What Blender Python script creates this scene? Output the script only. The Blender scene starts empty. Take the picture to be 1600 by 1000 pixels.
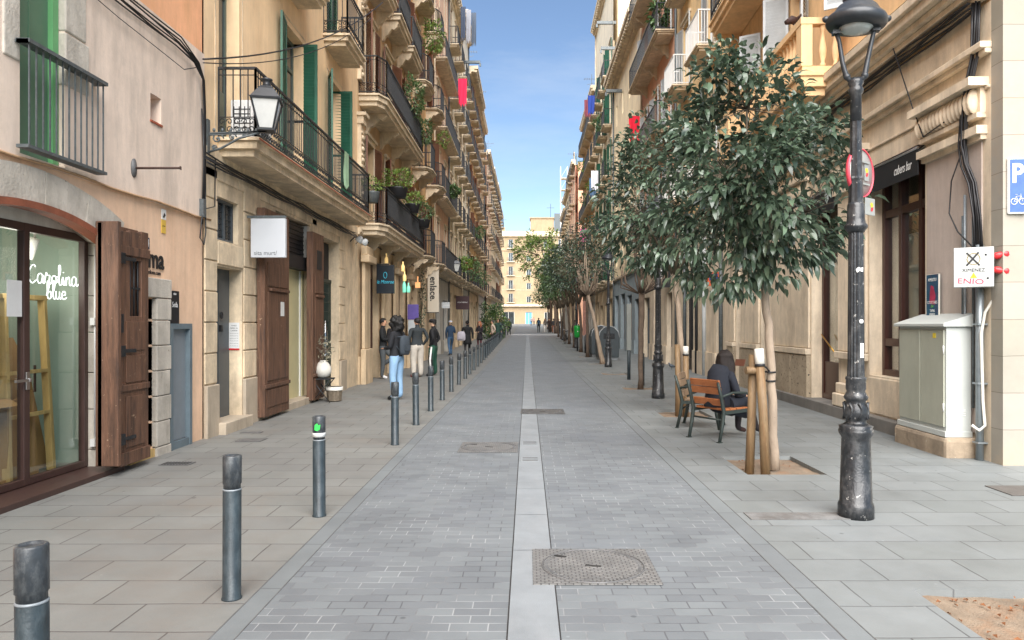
import bpy, math, random
from mathutils import Vector, Matrix, Euler, noise
SC = bpy.context.scene
COL = SC.collection
R = math.radians
# ------------------------------------------------------------ camera, sky, sun, exposure
F, CX, CY, HC = 1150.0, 824.0, 508.0, 1.6       # focal length and vanishing point in photo pixels, eye height in metres
cam = bpy.data.cameras.new('camera'); camo = bpy.data.objects.new('camera', cam); COL.objects.link(camo)
camo.location = (0, 0, HC); camo.rotation_euler = (R(90), 0, 0)
cam.sensor_width = 36; cam.lens = F/1600*36
cam.shift_x = -(CX-800)/1600; cam.shift_y = (CY-500)/1600
cam.clip_start = 0.05; cam.clip_end = 3000
SC.camera = camo
SUN_EL, SUN_AZ = R(46), R(182)                 # azimuth clockwise from +Y (the street axis): behind the camera, to the left
W = bpy.data.worlds.new('World'); SC.world = W; W.use_nodes = True
wn = W.node_tree.nodes; wl = W.node_tree.links
bg = wn['Background']; sky = wn.new('ShaderNodeTexSky'); sky.sky_type = 'NISHITA'
sky.sun_disc = False; sky.sun_elevation = SUN_EL; sky.sun_rotation = SUN_AZ
sky.air_density = 0.95; sky.dust_density = 0.05; sky.ozone_density = 1.8; sky.altitude = 50
# a little thin high cloud over the physical sky
wt = wn.new('ShaderNodeTexCoord'); wm = wn.new('ShaderNodeMapping'); wm.inputs['Scale'].default_value = (1.2, 1.6, 5.5); wl.new(wt.outputs['Generated'], wm.inputs[0])
wz = wn.new('ShaderNodeTexNoise'); wz.inputs['Scale'].default_value = 2.2; wz.inputs['Detail'].default_value = 8; wz.inputs['Roughness'].default_value = .62; wl.new(wm.outputs[0], wz.inputs[0])
wr = wn.new('ShaderNodeMapRange'); wr.inputs[1].default_value = .46; wr.inputs[2].default_value = .8; wr.inputs[4].default_value = .32; wl.new(wz.outputs[0], wr.inputs[0])
wx = wn.new('ShaderNodeMix'); wx.data_type = 'RGBA'; wl.new(wr.outputs[0], wx.inputs[0]); wl.new(sky.outputs[0], wx.inputs[6]); wx.inputs[7].default_value = (5.2,5.6,6.1,1)
wl.new(wx.outputs[2], bg.inputs[0]); bg.inputs[1].default_value = 0.072
sl = bpy.data.lights.new('sun', 'SUN'); sl.energy = 5.0; sl.angle = R(70); sl.color = (1.0, 0.955, 0.90)
so = bpy.data.objects.new('sun', sl); COL.objects.link(so)
D = Vector((math.sin(SUN_AZ)*math.cos(SUN_EL), math.cos(SUN_AZ)*math.cos(SUN_EL), math.sin(SUN_EL)))
so.rotation_euler = D.to_track_quat('Z', 'Y').to_euler(); so.location = (0, -20, 40)
SC.view_settings.view_transform = 'Standard'; SC.view_settings.look = 'None'
SC.view_settings.exposure = 1.33; SC.view_settings.gamma = 1.0
SC.cycles.max_bounces = 8; SC.cycles.diffuse_bounces = 4; SC.cycles.glossy_bounces = 3; SC.cycles.transparent_max_bounces = 8
SC.cycles.transmission_bounces = 4; SC.cycles.caustics_reflective = False; SC.cycles.caustics_refractive = False

# ------------------------------------------------------------ measuring helpers
def gz(y):                                     # the street is level near the camera and climbs gently beyond
    t = max(0.0, y-25); return 0.013*(t-10*(1-math.exp(-t/10)))
XL = -4.55
def LY(px, X=XL): return X*F/(px-CX)
def LW(px, py, X=XL):
    y = LY(px, X); return y, HC+(CY-py)*y/F
def RY(px): return 6037.0/(px-847)
def RX(y): return 5.25+.02*min(y, 20)
def HH(py, y): return HC+(CY-py)*y/F
def PX(px, y): return (px-CX)*y/F

def hx(h, k=1.0):
    h = h.lstrip('#'); o = []
    for i in (0, 2, 4):
        c = int(h[i:i+2], 16)/255; o.append((c/12.92 if c <= .04045 else ((c+.055)/1.055)**2.4)*k)
    return tuple(o)

# ------------------------------------------------------------ mesh builder
class MB:
    def __init__(s): s.v = []; s.f = []; s.m = []; s.sm = []; s.cur = 0; s.T = None
    def add(s, vs, fs, smooth=False):
        b = len(s.v)
        if s.T is not None: vs = [s.T @ Vector(v) for v in vs]
        s.v.extend([tuple(v) for v in vs])
        for f in fs: s.f.append(tuple(b+i for i in f)); s.m.append(s.cur); s.sm.append(smooth)
        return s
    def box(s, x0, x1, y0, y1, z0, z1):
        if x0 > x1: x0, x1 = x1, x0
        if y0 > y1: y0, y1 = y1, y0
        if z0 > z1: z0, z1 = z1, z0
        return s.add([(x0,y0,z0),(x1,y0,z0),(x1,y1,z0),(x0,y1,z0),(x0,y0,z1),(x1,y0,z1),(x1,y1,z1),(x0,y1,z1)],
              [(0,3,2,1),(4,5,6,7),(0,1,5,4),(1,2,6,5),(2,3,7,6),(3,0,4,7)])
    def bar(s, p0, p1, w, h=None, up=(0,0,1)):
        p0, p1 = Vector(p0), Vector(p1); h = h or w; d = (p1-p0).normalized(); u = Vector(up)
        if abs(d.dot(u)) > .98: u = Vector((1,0,0)) if abs(d.x) < .9 else Vector((0,1,0))
        a = d.cross(u).normalized()*w/2; b = a.cross(d).normalized()*h/2
        return s.add([p0-a-b, p0+a-b, p0+a+b, p0-a+b, p1-a-b, p1+a-b, p1+a+b, p1-a+b],
              [(0,1,2,3),(7,6,5,4),(0,4,5,1),(1,5,6,2),(2,6,7,3),(3,7,4,0)])
    def tube(s, pts, r, n=8, closed=False, caps=True, smooth=True):
        pts = [Vector(p) for p in pts]; k = len(pts); rs = r if isinstance(r, (list, tuple)) else [r]*k
        vs = []; pa = None
        for i, p in enumerate(pts):
            if closed: d = pts[(i+1) % k]-pts[i-1]
            else: d = pts[min(i+1, k-1)]-pts[max(i-1, 0)]
            if d.length < 1e-9: d = Vector((0,0,1))
            d.normalize()
            if pa is None:
                u = Vector((0,0,1)) if abs(d.z) < .9 else Vector((1,0,0)); a = d.cross(u).normalized()
            else:
                a = pa-d*pa.dot(d)
                a = a.normalized() if a.length > 1e-6 else d.cross(Vector((0,1,0))).normalized()
            pa = a; b = d.cross(a)
            for j in range(n):
                t = 2*math.pi*j/n; vs.append(p+a*math.cos(t)*rs[i]+b*math.sin(t)*rs[i])
        fs = []
        for i in range(k if closed else k-1):
            for j in range(n):
                A = i*n+j; B = i*n+(j+1) % n; C2 = ((i+1) % k)*n+(j+1) % n; D2 = ((i+1) % k)*n+j
                fs.append((A, B, C2, D2))
        s.add(vs, fs, smooth)
        if caps and not closed:
            b = len(s.v)-len(vs)
            s.f.append(tuple(b+j for j in reversed(range(n)))); s.m.append(s.cur); s.sm.append(False)
            s.f.append(tuple(b+(k-1)*n+j for j in range(n))); s.m.append(s.cur); s.sm.append(False)
        return s
    def lathe(s, prof, c=(0,0,0), n=24, smooth=True, flute=0, arc=None, caps=True):
        vs = []; m = n if arc is None else n+1
        for r, z in prof:
            for j in range(m):
                t = (2*math.pi*j/n) if arc is None else (arc[0]+(arc[1]-arc[0])*j/n)
                rr = r*(1-(flute if (j % 2) else 0)) if flute else r
                vs.append((c[0]+rr*math.cos(t), c[1]+rr*math.sin(t), c[2]+z))
        fs = []
        for i in range(len(prof)-1):
            for j in range(n):
                j2 = (j+1) % m
                fs.append((i*m+j, i*m+j2, (i+1)*m+j2, (i+1)*m+j))
        s.add(vs, fs, smooth)
        if arc is None and caps:
            b = len(s.v)-len(vs)
            if prof[0][0] > 1e-4: s.f.append(tuple(b+j for j in reversed(range(n)))); s.m.append(s.cur); s.sm.append(False)
            if prof[-1][0] > 1e-4: s.f.append(tuple(b+(len(prof)-1)*n+j for j in range(n))); s.m.append(s.cur); s.sm.append(False)
        return s
    def prism(s, poly, axis, a, b):            # extrude a polygon (list of 2-D points) along an axis from a to b
        def P(u, v, w): return {'x': (w,u,v), 'y': (u,w,v), 'z': (u,v,w)}[axis]
        n = len(poly); vs = [P(u,v,a) for u,v in poly]+[P(u,v,b) for u,v in poly]
        fs = [tuple(range(n)), tuple(reversed(range(n,2*n)))]+[(i,i+n,(i+1)%n+n,(i+1)%n) for i in range(n)]
        return s.add(vs, fs)
    def ball(s, c, r, n=10, k=7):
        r = r if isinstance(r, (list,tuple)) else (r,r,r); vs = []; fs = []
        for i in range(k+1):
            ph = math.pi*i/k
            for j in range(n):
                t = 2*math.pi*j/n
                vs.append((c[0]+r[0]*math.sin(ph)*math.cos(t), c[1]+r[1]*math.sin(ph)*math.sin(t), c[2]+r[2]*math.cos(ph)))
        for i in range(k):
            for j in range(n): fs.append((i*n+j, (i+1)*n+j, (i+1)*n+(j+1)%n, i*n+(j+1)%n))
        return s.add(vs, fs, True)
    def mesh(s, name, mats):
        me = bpy.data.meshes.new(name); me.from_pydata(s.v, [], s.f)
        if not isinstance(mats, (list,tuple)): mats = [mats]
        for m in mats: me.materials.append(m)
        me.polygons.foreach_set('material_index', s.m); me.polygons.foreach_set('use_smooth', s.sm)
        me.update(); return me
    def build(s, name, mats, parent=None, loc=(0,0,0), rot=None, bevel=0):
        o = bpy.data.objects.new(name, s.mesh(name, mats)); COL.objects.link(o); o.location = loc
        if rot: o.rotation_euler = rot
        if parent: o.parent = parent
        if bevel:
            b = o.modifiers.new('bevel','BEVEL'); b.width = bevel; b.segments = 2; b.limit_method = 'ANGLE'; b.angle_limit = R(40)
        return o

def tag(o, label=None, cat=None, group=None, kind=None):
    if label: o['label'] = label
    if cat: o['category'] = cat
    if group: o['group'] = group
    if kind: o['kind'] = kind
    return o
def empty(name, loc=(0,0,0), rz=0, label=None, cat=None, group=None):
    o = bpy.data.objects.new(name, None); COL.objects.link(o); o.location = loc; o.rotation_euler = (0,0,rz)
    o.empty_display_size = .2
    return tag(o, label, cat, group)
def clone(o, parent=None, loc=None, rz=None, label=None):
    c = o.copy(); COL.objects.link(c)
    if parent is not None: c.parent = parent
    if loc is not None: c.location = loc
    if rz is not None: c.rotation_euler = (0,0,rz)
    if label: c['label'] = label
    for ch in list(o.children): clone(ch, c)
    return c
def text(body, size, mat, parent=None, loc=(0,0,0), rot=(0,0,0), extrude=.002, name='lettering', align='CENTER', sx=1.0, shear=0, bold=0.0):
    c = bpy.data.curves.new(name, 'FONT'); c.body = body; c.size = size; c.align_x = align; c.align_y = 'CENTER'
    c.extrude = extrude; c.resolution_u = 3; c.shear = shear; c.offset = bold; c.materials.append(mat)
    t_ = bpy.data.objects.new('t', c); COL.objects.link(t_); me = bpy.data.meshes.new_from_object(t_.evaluated_get(bpy.context.evaluated_depsgraph_get())); bpy.data.objects.remove(t_)
    if not me.materials: me.materials.append(mat)
    o = bpy.data.objects.new(name, me); COL.objects.link(o); o.location = loc; o.rotation_euler = rot; o.scale = (sx,1,1)
    if parent: o.parent = parent
    return o

# ------------------------------------------------------------ materials
def nodes(m): return m.node_tree.nodes, m.node_tree.links
def PM(name, base, rough=.6, metal=0.0, var=.15, scale=2.0, bump=.15, bscale=60.0, stain=None, stain_amt=.4, stain_scale=(1.2,1.2,.25),
       spot=None, spot_thr=.62, spot_scale=14.0, spec=.5, coat=0.0, stretch=(1,1,1), warp=0, grime=0):
    m = bpy.data.materials.new(name); m.use_nodes = True; n, l = nodes(m); p = n['Principled BSDF']
    p.inputs['Roughness'].default_value = rough; p.inputs['Metallic'].default_value = metal
    p.inputs['Specular IOR Level'].default_value = spec
    if coat: p.inputs['Coat Weight'].default_value = coat; p.inputs['Coat Roughness'].default_value = .1
    tc = n.new('ShaderNodeTexCoord'); mp = n.new('ShaderNodeMapping'); mp.inputs['Scale'].default_value = stretch
    l.new(tc.outputs['Object'], mp.inputs[0])
    n1 = n.new('ShaderNodeTexNoise'); n1.inputs['Scale'].default_value = scale; n1.inputs['Detail'].default_value = 6; n1.inputs['Roughness'].default_value = .65
    n1.inputs['Distortion'].default_value = warp
    l.new(mp.outputs[0], n1.inputs[0])
    cr = n.new('ShaderNodeValToRGB'); e = cr.color_ramp.elements
    e[0].position = .3; e[1].position = .7
    e[0].color = (*[min(1,c*(1-var)) for c in base], 1); e[1].color = (*[min(1,c*(1+var)) for c in base], 1)
    l.new(n1.outputs[0], cr.inputs[0]); col = cr.outputs[0]
    if stain:
        m2 = n.new('ShaderNodeMapping'); m2.inputs['Scale'].default_value = stain_scale; m2.inputs['Location'].default_value = (3.1,7.7,1.3)
        l.new(tc.outputs['Object'], m2.inputs[0])
        n2 = n.new('ShaderNodeTexNoise'); n2.inputs['Scale'].default_value = 1.6; n2.inputs['Detail'].default_value = 8; n2.inputs['Roughness'].default_value = .7
        l.new(m2.outputs[0], n2.inputs[0])
        r2 = n.new('ShaderNodeMapRange'); r2.inputs[1].default_value = .48; r2.inputs[2].default_value = .72; r2.inputs[4].default_value = stain_amt
        l.new(n2.outputs[0], r2.inputs[0])
        mx = n.new('ShaderNodeMix'); mx.data_type = 'RGBA'; l.new(r2.outputs[0], mx.inputs[0]); l.new(col, mx.inputs[6]); mx.inputs[7].default_value = (*stain,1)
        col = mx.outputs[2]
    if spot:
        n3 = n.new('ShaderNodeTexNoise'); n3.inputs['Scale'].default_value = spot_scale; n3.inputs['Detail'].default_value = 5; n3.inputs['Roughness'].default_value = .7
        l.new(tc.outputs['Object'], n3.inputs[0])
        r3 = n.new('ShaderNodeMapRange'); r3.inputs[1].default_value = spot_thr; r3.inputs[2].default_value = spot_thr+.03
        l.new(n3.outputs[0], r3.inputs[0])
        mx = n.new('ShaderNodeMix'); mx.data_type = 'RGBA'; l.new(r3.outputs[0], mx.inputs[0]); l.new(col, mx.inputs[6]); mx.inputs[7].default_value = (*spot,1)
        col = mx.outputs[2]
    if grime:
        m5 = n.new('ShaderNodeMapping'); m5.inputs['Scale'].default_value = (3.2,3.2,.4); l.new(tc.outputs['Object'], m5.inputs[0])
        n5 = n.new('ShaderNodeTexNoise'); n5.inputs['Scale'].default_value = 1.3; n5.inputs['Detail'].default_value = 7; n5.inputs['Roughness'].default_value = .75; l.new(m5.outputs[0], n5.inputs[0])
        n6 = n.new('ShaderNodeTexNoise'); n6.inputs['Scale'].default_value = .8; n6.inputs['Detail'].default_value = 9; n6.inputs['Roughness'].default_value = .8; l.new(tc.outputs['Object'], n6.inputs[0])
        mu = n.new('ShaderNodeMath'); mu.operation = 'MULTIPLY'; l.new(n5.outputs[0], mu.inputs[0]); l.new(n6.outputs[0], mu.inputs[1])
        r5 = n.new('ShaderNodeMapRange'); r5.inputs[1].default_value = .16; r5.inputs[2].default_value = .36; r5.inputs[3].default_value = 1-grime; r5.inputs[4].default_value = 1+grime*.35; l.new(mu.outputs[0], r5.inputs[0])
        sc5 = n.new('ShaderNodeVectorMath'); sc5.operation = 'SCALE'; l.new(col, sc5.inputs[0]); l.new(r5.outputs[0], sc5.inputs['Scale']); col = sc5.outputs[0]
    l.new(col, p.inputs['Base Color'])
    if bump:
        n4 = n.new('ShaderNodeTexNoise'); n4.inputs['Scale'].default_value = bscale; n4.inputs['Detail'].default_value = 4
        l.new(mp.outputs[0], n4.inputs[0])
        b = n.new('ShaderNodeBump'); b.inputs['Strength'].default_value = bump; b.inputs['Distance'].default_value = .01
        l.new(n4.outputs[0], b.inputs['Height']); l.new(b.outputs[0], p.inputs['Normal'])
    return m

def BRK(name, c1, c2, mortar, bw, bh, ms=.006, offset=.5, axes='xy', rough=.75, var=.2, nscale=1.2, mortar2=None, bump=.5, stain=None, stain_amt=.3, off=(0,0), gum=False):
    m = bpy.data.materials.new(name); m.use_nodes = True; n, l = nodes(m); p = n['Principled BSDF']; p.inputs['Roughness'].default_value = rough
    tc = n.new('ShaderNodeTexCoord'); sp = n.new('ShaderNodeSeparateXYZ'); l.new(tc.outputs['Object'], sp.inputs[0])
    cb = n.new('ShaderNodeCombineXYZ'); A = dict(x=0,y=1,z=2)
    for i, a in enumerate(axes):
        ad = n.new('ShaderNodeMath'); ad.operation = 'ADD'; ad.inputs[1].default_value = off[i]+100*(bw if i == 0 else bh)
        l.new(sp.outputs[A[a]], ad.inputs[0]); l.new(ad.outputs[0], cb.inputs[i])
    # slight wobble so that the joints are not ruler-straight
    br = n.new('ShaderNodeTexBrick'); br.offset = offset; br.offset_frequency = 2; br.squash = 1
    br.inputs['Scale'].default_value = 1; br.inputs['Mortar Size'].default_value = ms; br.inputs['Mortar Smooth'].default_value = .3
    br.inputs['Brick Width'].default_value = bw; br.inputs['Row Height'].default_value = bh; br.inputs['Bias'].default_value = 0
    br.inputs['Color1'].default_value = (*c1,1); br.inputs['Color2'].default_value = (*c2,1); br.inputs['Mortar'].default_value = (*mortar,1)
    nw = n.new('ShaderNodeTexNoise'); nw.inputs['Scale'].default_value = 3.0/bh*.3; l.new(tc.outputs['Object'], nw.inputs[0])
    vs = n.new('ShaderNodeVectorMath'); vs.operation = 'SCALE'; vs.inputs['Scale'].default_value = bh*.06; l.new(nw.outputs['Color'], vs.inputs[0])
    va = n.new('ShaderNodeVectorMath'); va.operation = 'ADD'; l.new(cb.outputs[0], va.inputs[0]); l.new(vs.outputs[0], va.inputs[1])
    l.new(va.outputs[0], br.inputs[0])
    if mortar2:
        nm = n.new('ShaderNodeTexNoise'); nm.inputs['Scale'].default_value = 1.7; nm.inputs['Detail'].default_value = 6; l.new(tc.outputs['Object'], nm.inputs[0])
        rm = n.new('ShaderNodeMapRange'); rm.inputs[1].default_value = .42; rm.inputs[2].default_value = .6; l.new(nm.outputs[0], rm.inputs[0])
        mm = n.new('ShaderNodeMix'); mm.data_type = 'RGBA'; l.new(rm.outputs[0], mm.inputs[0]); mm.inputs[6].default_value = (*mortar,1); mm.inputs[7].default_value = (*mortar2,1)
        l.new(mm.outputs[2], br.inputs['Mortar'])
    nn = n.new('ShaderNodeTexNoise'); nn.inputs['Scale'].default_value = nscale; nn.inputs['Detail'].default_value = 9; nn.inputs['Roughness'].default_value = .7
    l.new(tc.outputs['Object'], nn.inputs[0])
    mr = n.new('ShaderNodeMapRange'); mr.inputs[1].default_value = .3; mr.inputs[2].default_value = .7; mr.inputs[3].default_value = 1-var; mr.inputs[4].default_value = 1+var
    l.new(nn.outputs[0], mr.inputs[0])
    ml = n.new('ShaderNodeVectorMath'); ml.operation = 'SCALE'; l.new(br.outputs[0], ml.inputs[0]); l.new(mr.outputs[0], ml.inputs['Scale']); col = ml.outputs[0]
    if stain:
        n2 = n.new('ShaderNodeTexNoise'); n2.inputs['Scale'].default_value = .55; n2.inputs['Detail'].default_value = 9; n2.inputs['Roughness'].default_value = .72
        l.new(tc.outputs['Object'], n2.inputs[0])
        r2 = n.new('ShaderNodeMapRange'); r2.inputs[1].default_value = .5; r2.inputs[2].default_value = .68; r2.inputs[4].default_value = stain_amt
        l.new(n2.outputs[0], r2.inputs[0])
        mx = n.new('ShaderNodeMix'); mx.data_type = 'RGBA'; l.new(r2.outputs[0], mx.inputs[0]); l.new(col, mx.inputs[6]); mx.inputs[7].default_value = (*stain,1); col = mx.outputs[2]
    if gum:
        for sc_, th, gc in ((2.3,.045,.62),(4.1,.05,1.28),(1.1,.03,.5)):
            vo = n.new('ShaderNodeTexVoronoi'); vo.inputs['Scale'].default_value = sc_; l.new(tc.outputs['Object'], vo.inputs[0])
            rg = n.new('ShaderNodeMapRange'); rg.inputs[1].default_value = th*.6; rg.inputs[2].default_value = th; rg.inputs[3].default_value = gc; rg.inputs[4].default_value = 1; l.new(vo.outputs['Distance'], rg.inputs[0])
            sg_ = n.new('ShaderNodeVectorMath'); sg_.operation = 'SCALE'; l.new(col, sg_.inputs[0]); l.new(rg.outputs[0], sg_.inputs['Scale']); col = sg_.outputs[0]
    l.new(col, p.inputs['Base Color'])
    nf = n.new('ShaderNodeTexNoise'); nf.inputs['Scale'].default_value = 90; nf.inputs['Detail'].default_value = 3; l.new(tc.outputs['Object'], nf.inputs[0])
    sb = n.new('ShaderNodeMath'); sb.operation = 'MULTIPLY_ADD'; sb.inputs[1].default_value = -1.0
    ns = n.new('ShaderNodeMath'); ns.operation = 'MULTIPLY'; ns.inputs[1].default_value = .35; l.new(nf.outputs[0], ns.inputs[0])
    l.new(br.outputs['Fac'], sb.inputs[0]); l.new(ns.outputs[0], sb.inputs[2])
    b = n.new('ShaderNodeBump'); b.inputs['Strength'].default_value = bump; b.inputs['Distance'].default_value = .006
    l.new(sb.outputs[0], b.inputs['Height']); l.new(b.outputs[0], p.inputs['Normal'])
    rr = n.new('ShaderNodeMapRange'); rr.inputs[3].default_value = rough-.15; rr.inputs[4].default_value = rough+.12; l.new(nn.outputs[0], rr.inputs[0]); l.new(rr.outputs[0], p.inputs['Roughness'])
    return m
def EM(name, col, s):
    m = bpy.data.materials.new(name); m.use_nodes = True; n, l = nodes(m); p = n['Principled BSDF']
    p.inputs['Base Color'].default_value = (*col,1); p.inputs['Emission Color'].default_value = (*col,1); p.inputs['Emission Strength'].default_value = s
    return m
def GLASS(name, tint=(.95,.98,.97), refl=.0, rough=.02):
    m = bpy.data.materials.new(name); m.use_nodes = True; n, l = nodes(m); n.remove(n['Principled BSDF'])
    t = n.new('ShaderNodeBsdfTransparent'); t.inputs[0].default_value = (*tint,1); g = n.new('ShaderNodeBsdfGlossy'); g.inputs['Roughness'].default_value = rough
    lw = n.new('ShaderNodeLayerWeight'); lw.inputs[0].default_value = .5; pw = n.new('ShaderNodeMath'); pw.operation = 'POWER'; pw.inputs[1].default_value = 4.0; l.new(lw.outputs['Facing'], pw.inputs[0])
    ad = n.new('ShaderNodeMath'); ad.operation = 'ADD'; ad.inputs[1].default_value = refl+.03; l.new(pw.outputs[0], ad.inputs[0])
    mx = n.new('ShaderNodeMixShader'); l.new(ad.outputs[0], mx.inputs[0]); l.new(t.outputs[0], mx.inputs[1]); l.new(g.outputs[0], mx.inputs[2])
    l.new(mx.outputs[0], n['Material Output'].inputs[0]); return m
M = {}
M['iron'] = PM('wrought_iron', (.025,.027,.03), .5, .3, .3, 20, .1, 90)
M['iron_grey'] = PM('grey_iron', (.10,.115,.12), .5, .2, .3, 18, .1, 90)
M['lamp'] = PM('lamp_black_paint', (.018,.02,.023), .32, .0, .35, 25, .25, 60, spot=(.34,.33,.31), spot_thr=.635, spot_scale=21, stain=(.10,.10,.10), stain_amt=.8, stain_scale=(7,7,4))
M['lamp_clean'] = PM('lamp_grey_paint', (.026,.030,.035), .38, .0, .25, 12, .1, 60)
M['bollard'] = PM('bollard_paint', (.024,.036,.043), .42, .0, .35, 9, .15, 70, stain=(.075,.095,.105), stain_amt=.6, stain_scale=(14,14,5))
M['bollard_cap'] = PM('bollard_cap', (.03,.036,.042), .4, .0, .3, 20, .1, 70, stain=(.16,.17,.17), stain_amt=.7, stain_scale=(12,12,6))
M['chrome'] = PM('steel', (.5,.5,.5), .3, 1, .1, 20, 0)
M['white'] = PM('white_paint', (.72,.72,.70), .5, 0, .05, 5, .05)
M['offwhite'] = PM('offwhite_paint', (.66,.64,.58), .55, 0, .08, 5, .08)
M['black'] = PM('black_paint', (.012,.012,.014), .5, 0, .3, 9, .05)
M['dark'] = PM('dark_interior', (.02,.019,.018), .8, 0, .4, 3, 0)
M['pane'] = PM('window_pane', (.035,.042,.045), .06, 0, .5, .9, 0, spec=.9)
M['pane_light'] = PM('window_pane_curtain', (.28,.27,.25), .12, 0, .25, 1.4, 0, spec=.7)
M['red'] = PM('red_plastic', (.62,.025,.03), .35, 0, .1, 9, .02)
M['soil'] = PM('sandy_soil', hx('7d6e5d'), .95, 0, .3, 5, 1.0, 90, stain=hx('8a6344'), stain_amt=.6, stain_scale=(3,3,3), spot=hx('6e4a30'), spot_thr=.66, spot_scale=55)
M['granite'] = PM('granite_strip', hx('808588'), .7, 0, .14, 2.2, .3, 160, stain=hx('8d9092'), stain_amt=.5, stain_scale=(2,.6,1))
M['wood_old'] = PM('old_brown_wood', hx('684a38'), .6, 0, .45, 2.6, .6, 22, stain=hx('2e221c'), stain_amt=.9, stain_scale=(7,7,.9), spot=hx('a78c72'), spot_thr=.665, spot_scale=15, stretch=(9,9,.7))
M['wood_dark'] = PM('dark_brown_wood', hx('43271d'), .4, 0, .3, 4, .2, 30, stretch=(6,6,.7))
M['wood_raw'] = PM('raw_pine', hx('c9a86c'), .6, 0, .2, 4, .2, 40, stretch=(5,5,.8))
M['cardboard'] = PM('cardboard', hx('a98352'), .85, 0, .08, 2, .1, 20, stain=hx('7d5c36'), stain_amt=.35)
M['stake'] = PM('round_timber_stake', hx('7c6548'), .6, 0, .35, 5, .3, 30, stain=hx('6b4420'), stain_amt=.6, stain_scale=(14,14,1.6), stretch=(8,8,.8), warp=1.2)
M['shutter_green'] = PM('green_shutter_paint', hx('285c48'), .45, 0, .2, 3, .1)
M['shutter_brown'] = PM('brown_shutter_paint', hx('6b4634'), .6, 0, .25, 3, .1)
M['shutter_grey'] = PM('grey_shutter_paint', hx('b9bec0'), .6, 0, .12, 3, .1)
M['terracotta'] = PM('terracotta', hx('a2573c'), .8, 0, .25, 8, .2)
M['cable'] = PM('black_cable', (.012,.012,.014), .45, 0, .2, 9, 0)
M['leaf'] = None
def LEAF(name, c, rough=.3, var=.5):
    m = bpy.data.materials.new(name); m.use_nodes = True; n, l = nodes(m); p = n['Principled BSDF']
    p.inputs['Roughness'].default_value = rough; p.inputs['Specular IOR Level'].default_value = .6
    at = n.new('ShaderNodeAttribute'); at.attribute_name = 'tone'
    cr = n.new('ShaderNodeValToRGB'); e = cr.color_ramp.elements
    e[0].color = (*[x*(1-var) for x in c],1); e[1].color = (c[0]*(1+var*1.3), c[1]*(1+var), c[2]*(1+var*.9),1)
    l.new(at.outputs['Fac'], cr.inputs[0]); l.new(cr.outputs[0], p.inputs['Base Color'])
    t = n.new('ShaderNodeBsdfTranslucent'); l.new(cr.outputs[0], t.inputs[0])
    mx = n.new('ShaderNodeMixShader'); mx.inputs[0].default_value = .18
    l.new(p.outputs[0], mx.inputs[1]); l.new(t.outputs[0], mx.inputs[2]); l.new(mx.outputs[0], n['Material Output'].inputs[0])
    return m
M['leaf'] = LEAF('camellia_leaf', (.078,.128,.086), .27, .66)
M['leaf_bright'] = LEAF('bright_leaf', (.15,.25,.05), .45, .4)
M['leaf_mid'] = LEAF('mid_green_leaf', (.085,.16,.06), .4, .45)
M['leaf_dry'] = LEAF('dry_twig_leaf', (.12,.13,.08), .6, .4)
M['bark'] = PM('pale_bark', hx('9d8c7a'), .85, 0, .25, 6, .5, 40, spot=hx('4b4036'), spot_thr=.68, spot_scale=30, stretch=(1,1,.4))
M['bark_dark'] = PM('dark_bark', hx('5f5145'), .9, 0, .3, 6, .5, 40)
M['shopglass'] = GLASS('shop_glass', refl=.05)
M['barglass'] = GLASS('bar_glass', refl=.16)
# ------------------------------------------------------------ ground
M['road'] = BRK('road_pavers', hx('717678'), hx('676b6e'), hx('55575a'), .205, .104, .0045, rough=.62, var=.10, gum=True, mortar2=hx('8f9293'), stain=hx('74797f'), stain_amt=.45)
M['slabR'] = BRK('pavement_slabs_right', hx('767a7a'), hx('6e7271'), hx('4f5050'), .62, .42, .006, gum=True, rough=.6, var=.14, stain=hx('7f8486'), stain_amt=.5, off=(.2,0))
M['slabL'] = BRK('pavement_slabs_left', hx('787975'), hx('71716e'), hx('4e4b49'), .62, .385, .006, gum=True, rough=.68, var=.14, stain=hx('756e66'), stain_amt=.6)
M['kerb'] = BRK('kerb_slabs', hx('717677'), hx('696d6f'), hx('54585a'), 5, .9, .006, rough=.65, var=.14)
M['gravel_dark'] = PM('joint_dirt', hx('5c5c5b'), .9, 0, .3, 6, 0)
M['gravel'] = PM('ground_concrete', hx('85817a'), .9, 0, .2, .5, .2)
def sheet(name, x0, x1, y0, y1, dz, mat, holes=(), depth=.08, thick=0):
    ys = {y0, y1}
    y = y0
    while y < y1: ys.add(y); y += 6 if y < 120 else 20
    xs = {x0, x1}
    for h in holes: xs.update((h[0],h[1])); ys.update((h[2],h[3]))
    xs = sorted(xs); ys = sorted(ys); mb = MB()
    for i in range(len(ys)-1):
        for j in range(len(xs)-1):
            a, b, c, d = xs[j], xs[j+1], ys[i], ys[i+1]; cx, cy = (a+b)/2, (c+d)/2
            if any(h[0] < cx < h[1] and h[2] < cy < h[3] for h in holes): continue
            mb.add([(a,c,gz(c)+dz),(b,c,gz(c)+dz),(b,d,gz(d)+dz),(a,d,gz(d)+dz)], [(0,1,2,3)])
    for a, b, c, d in holes:
        P = [(a,c),(b,c),(b,d),(a,d)]
        for k in range(4):
            (p, q), (r, s) = P[k], P[(k+1)%4]
            mb.add([(p,q,gz(q)+dz),(r,s,gz(s)+dz),(r,s,gz(s)+dz-depth),(p,q,gz(q)+dz-depth)], [(0,1,2,3)])
    if thick:
        for xx in (x0, x1): mb.add([(xx,y0,gz(y0)+dz),(xx,y1,gz(y1)+dz),(xx,y1,gz(y1)+dz-thick),(xx,y0,gz(y0)+dz-thick)], [(0,1,2,3)])
    return tag(mb.build(name, mat), kind='structure')
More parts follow.
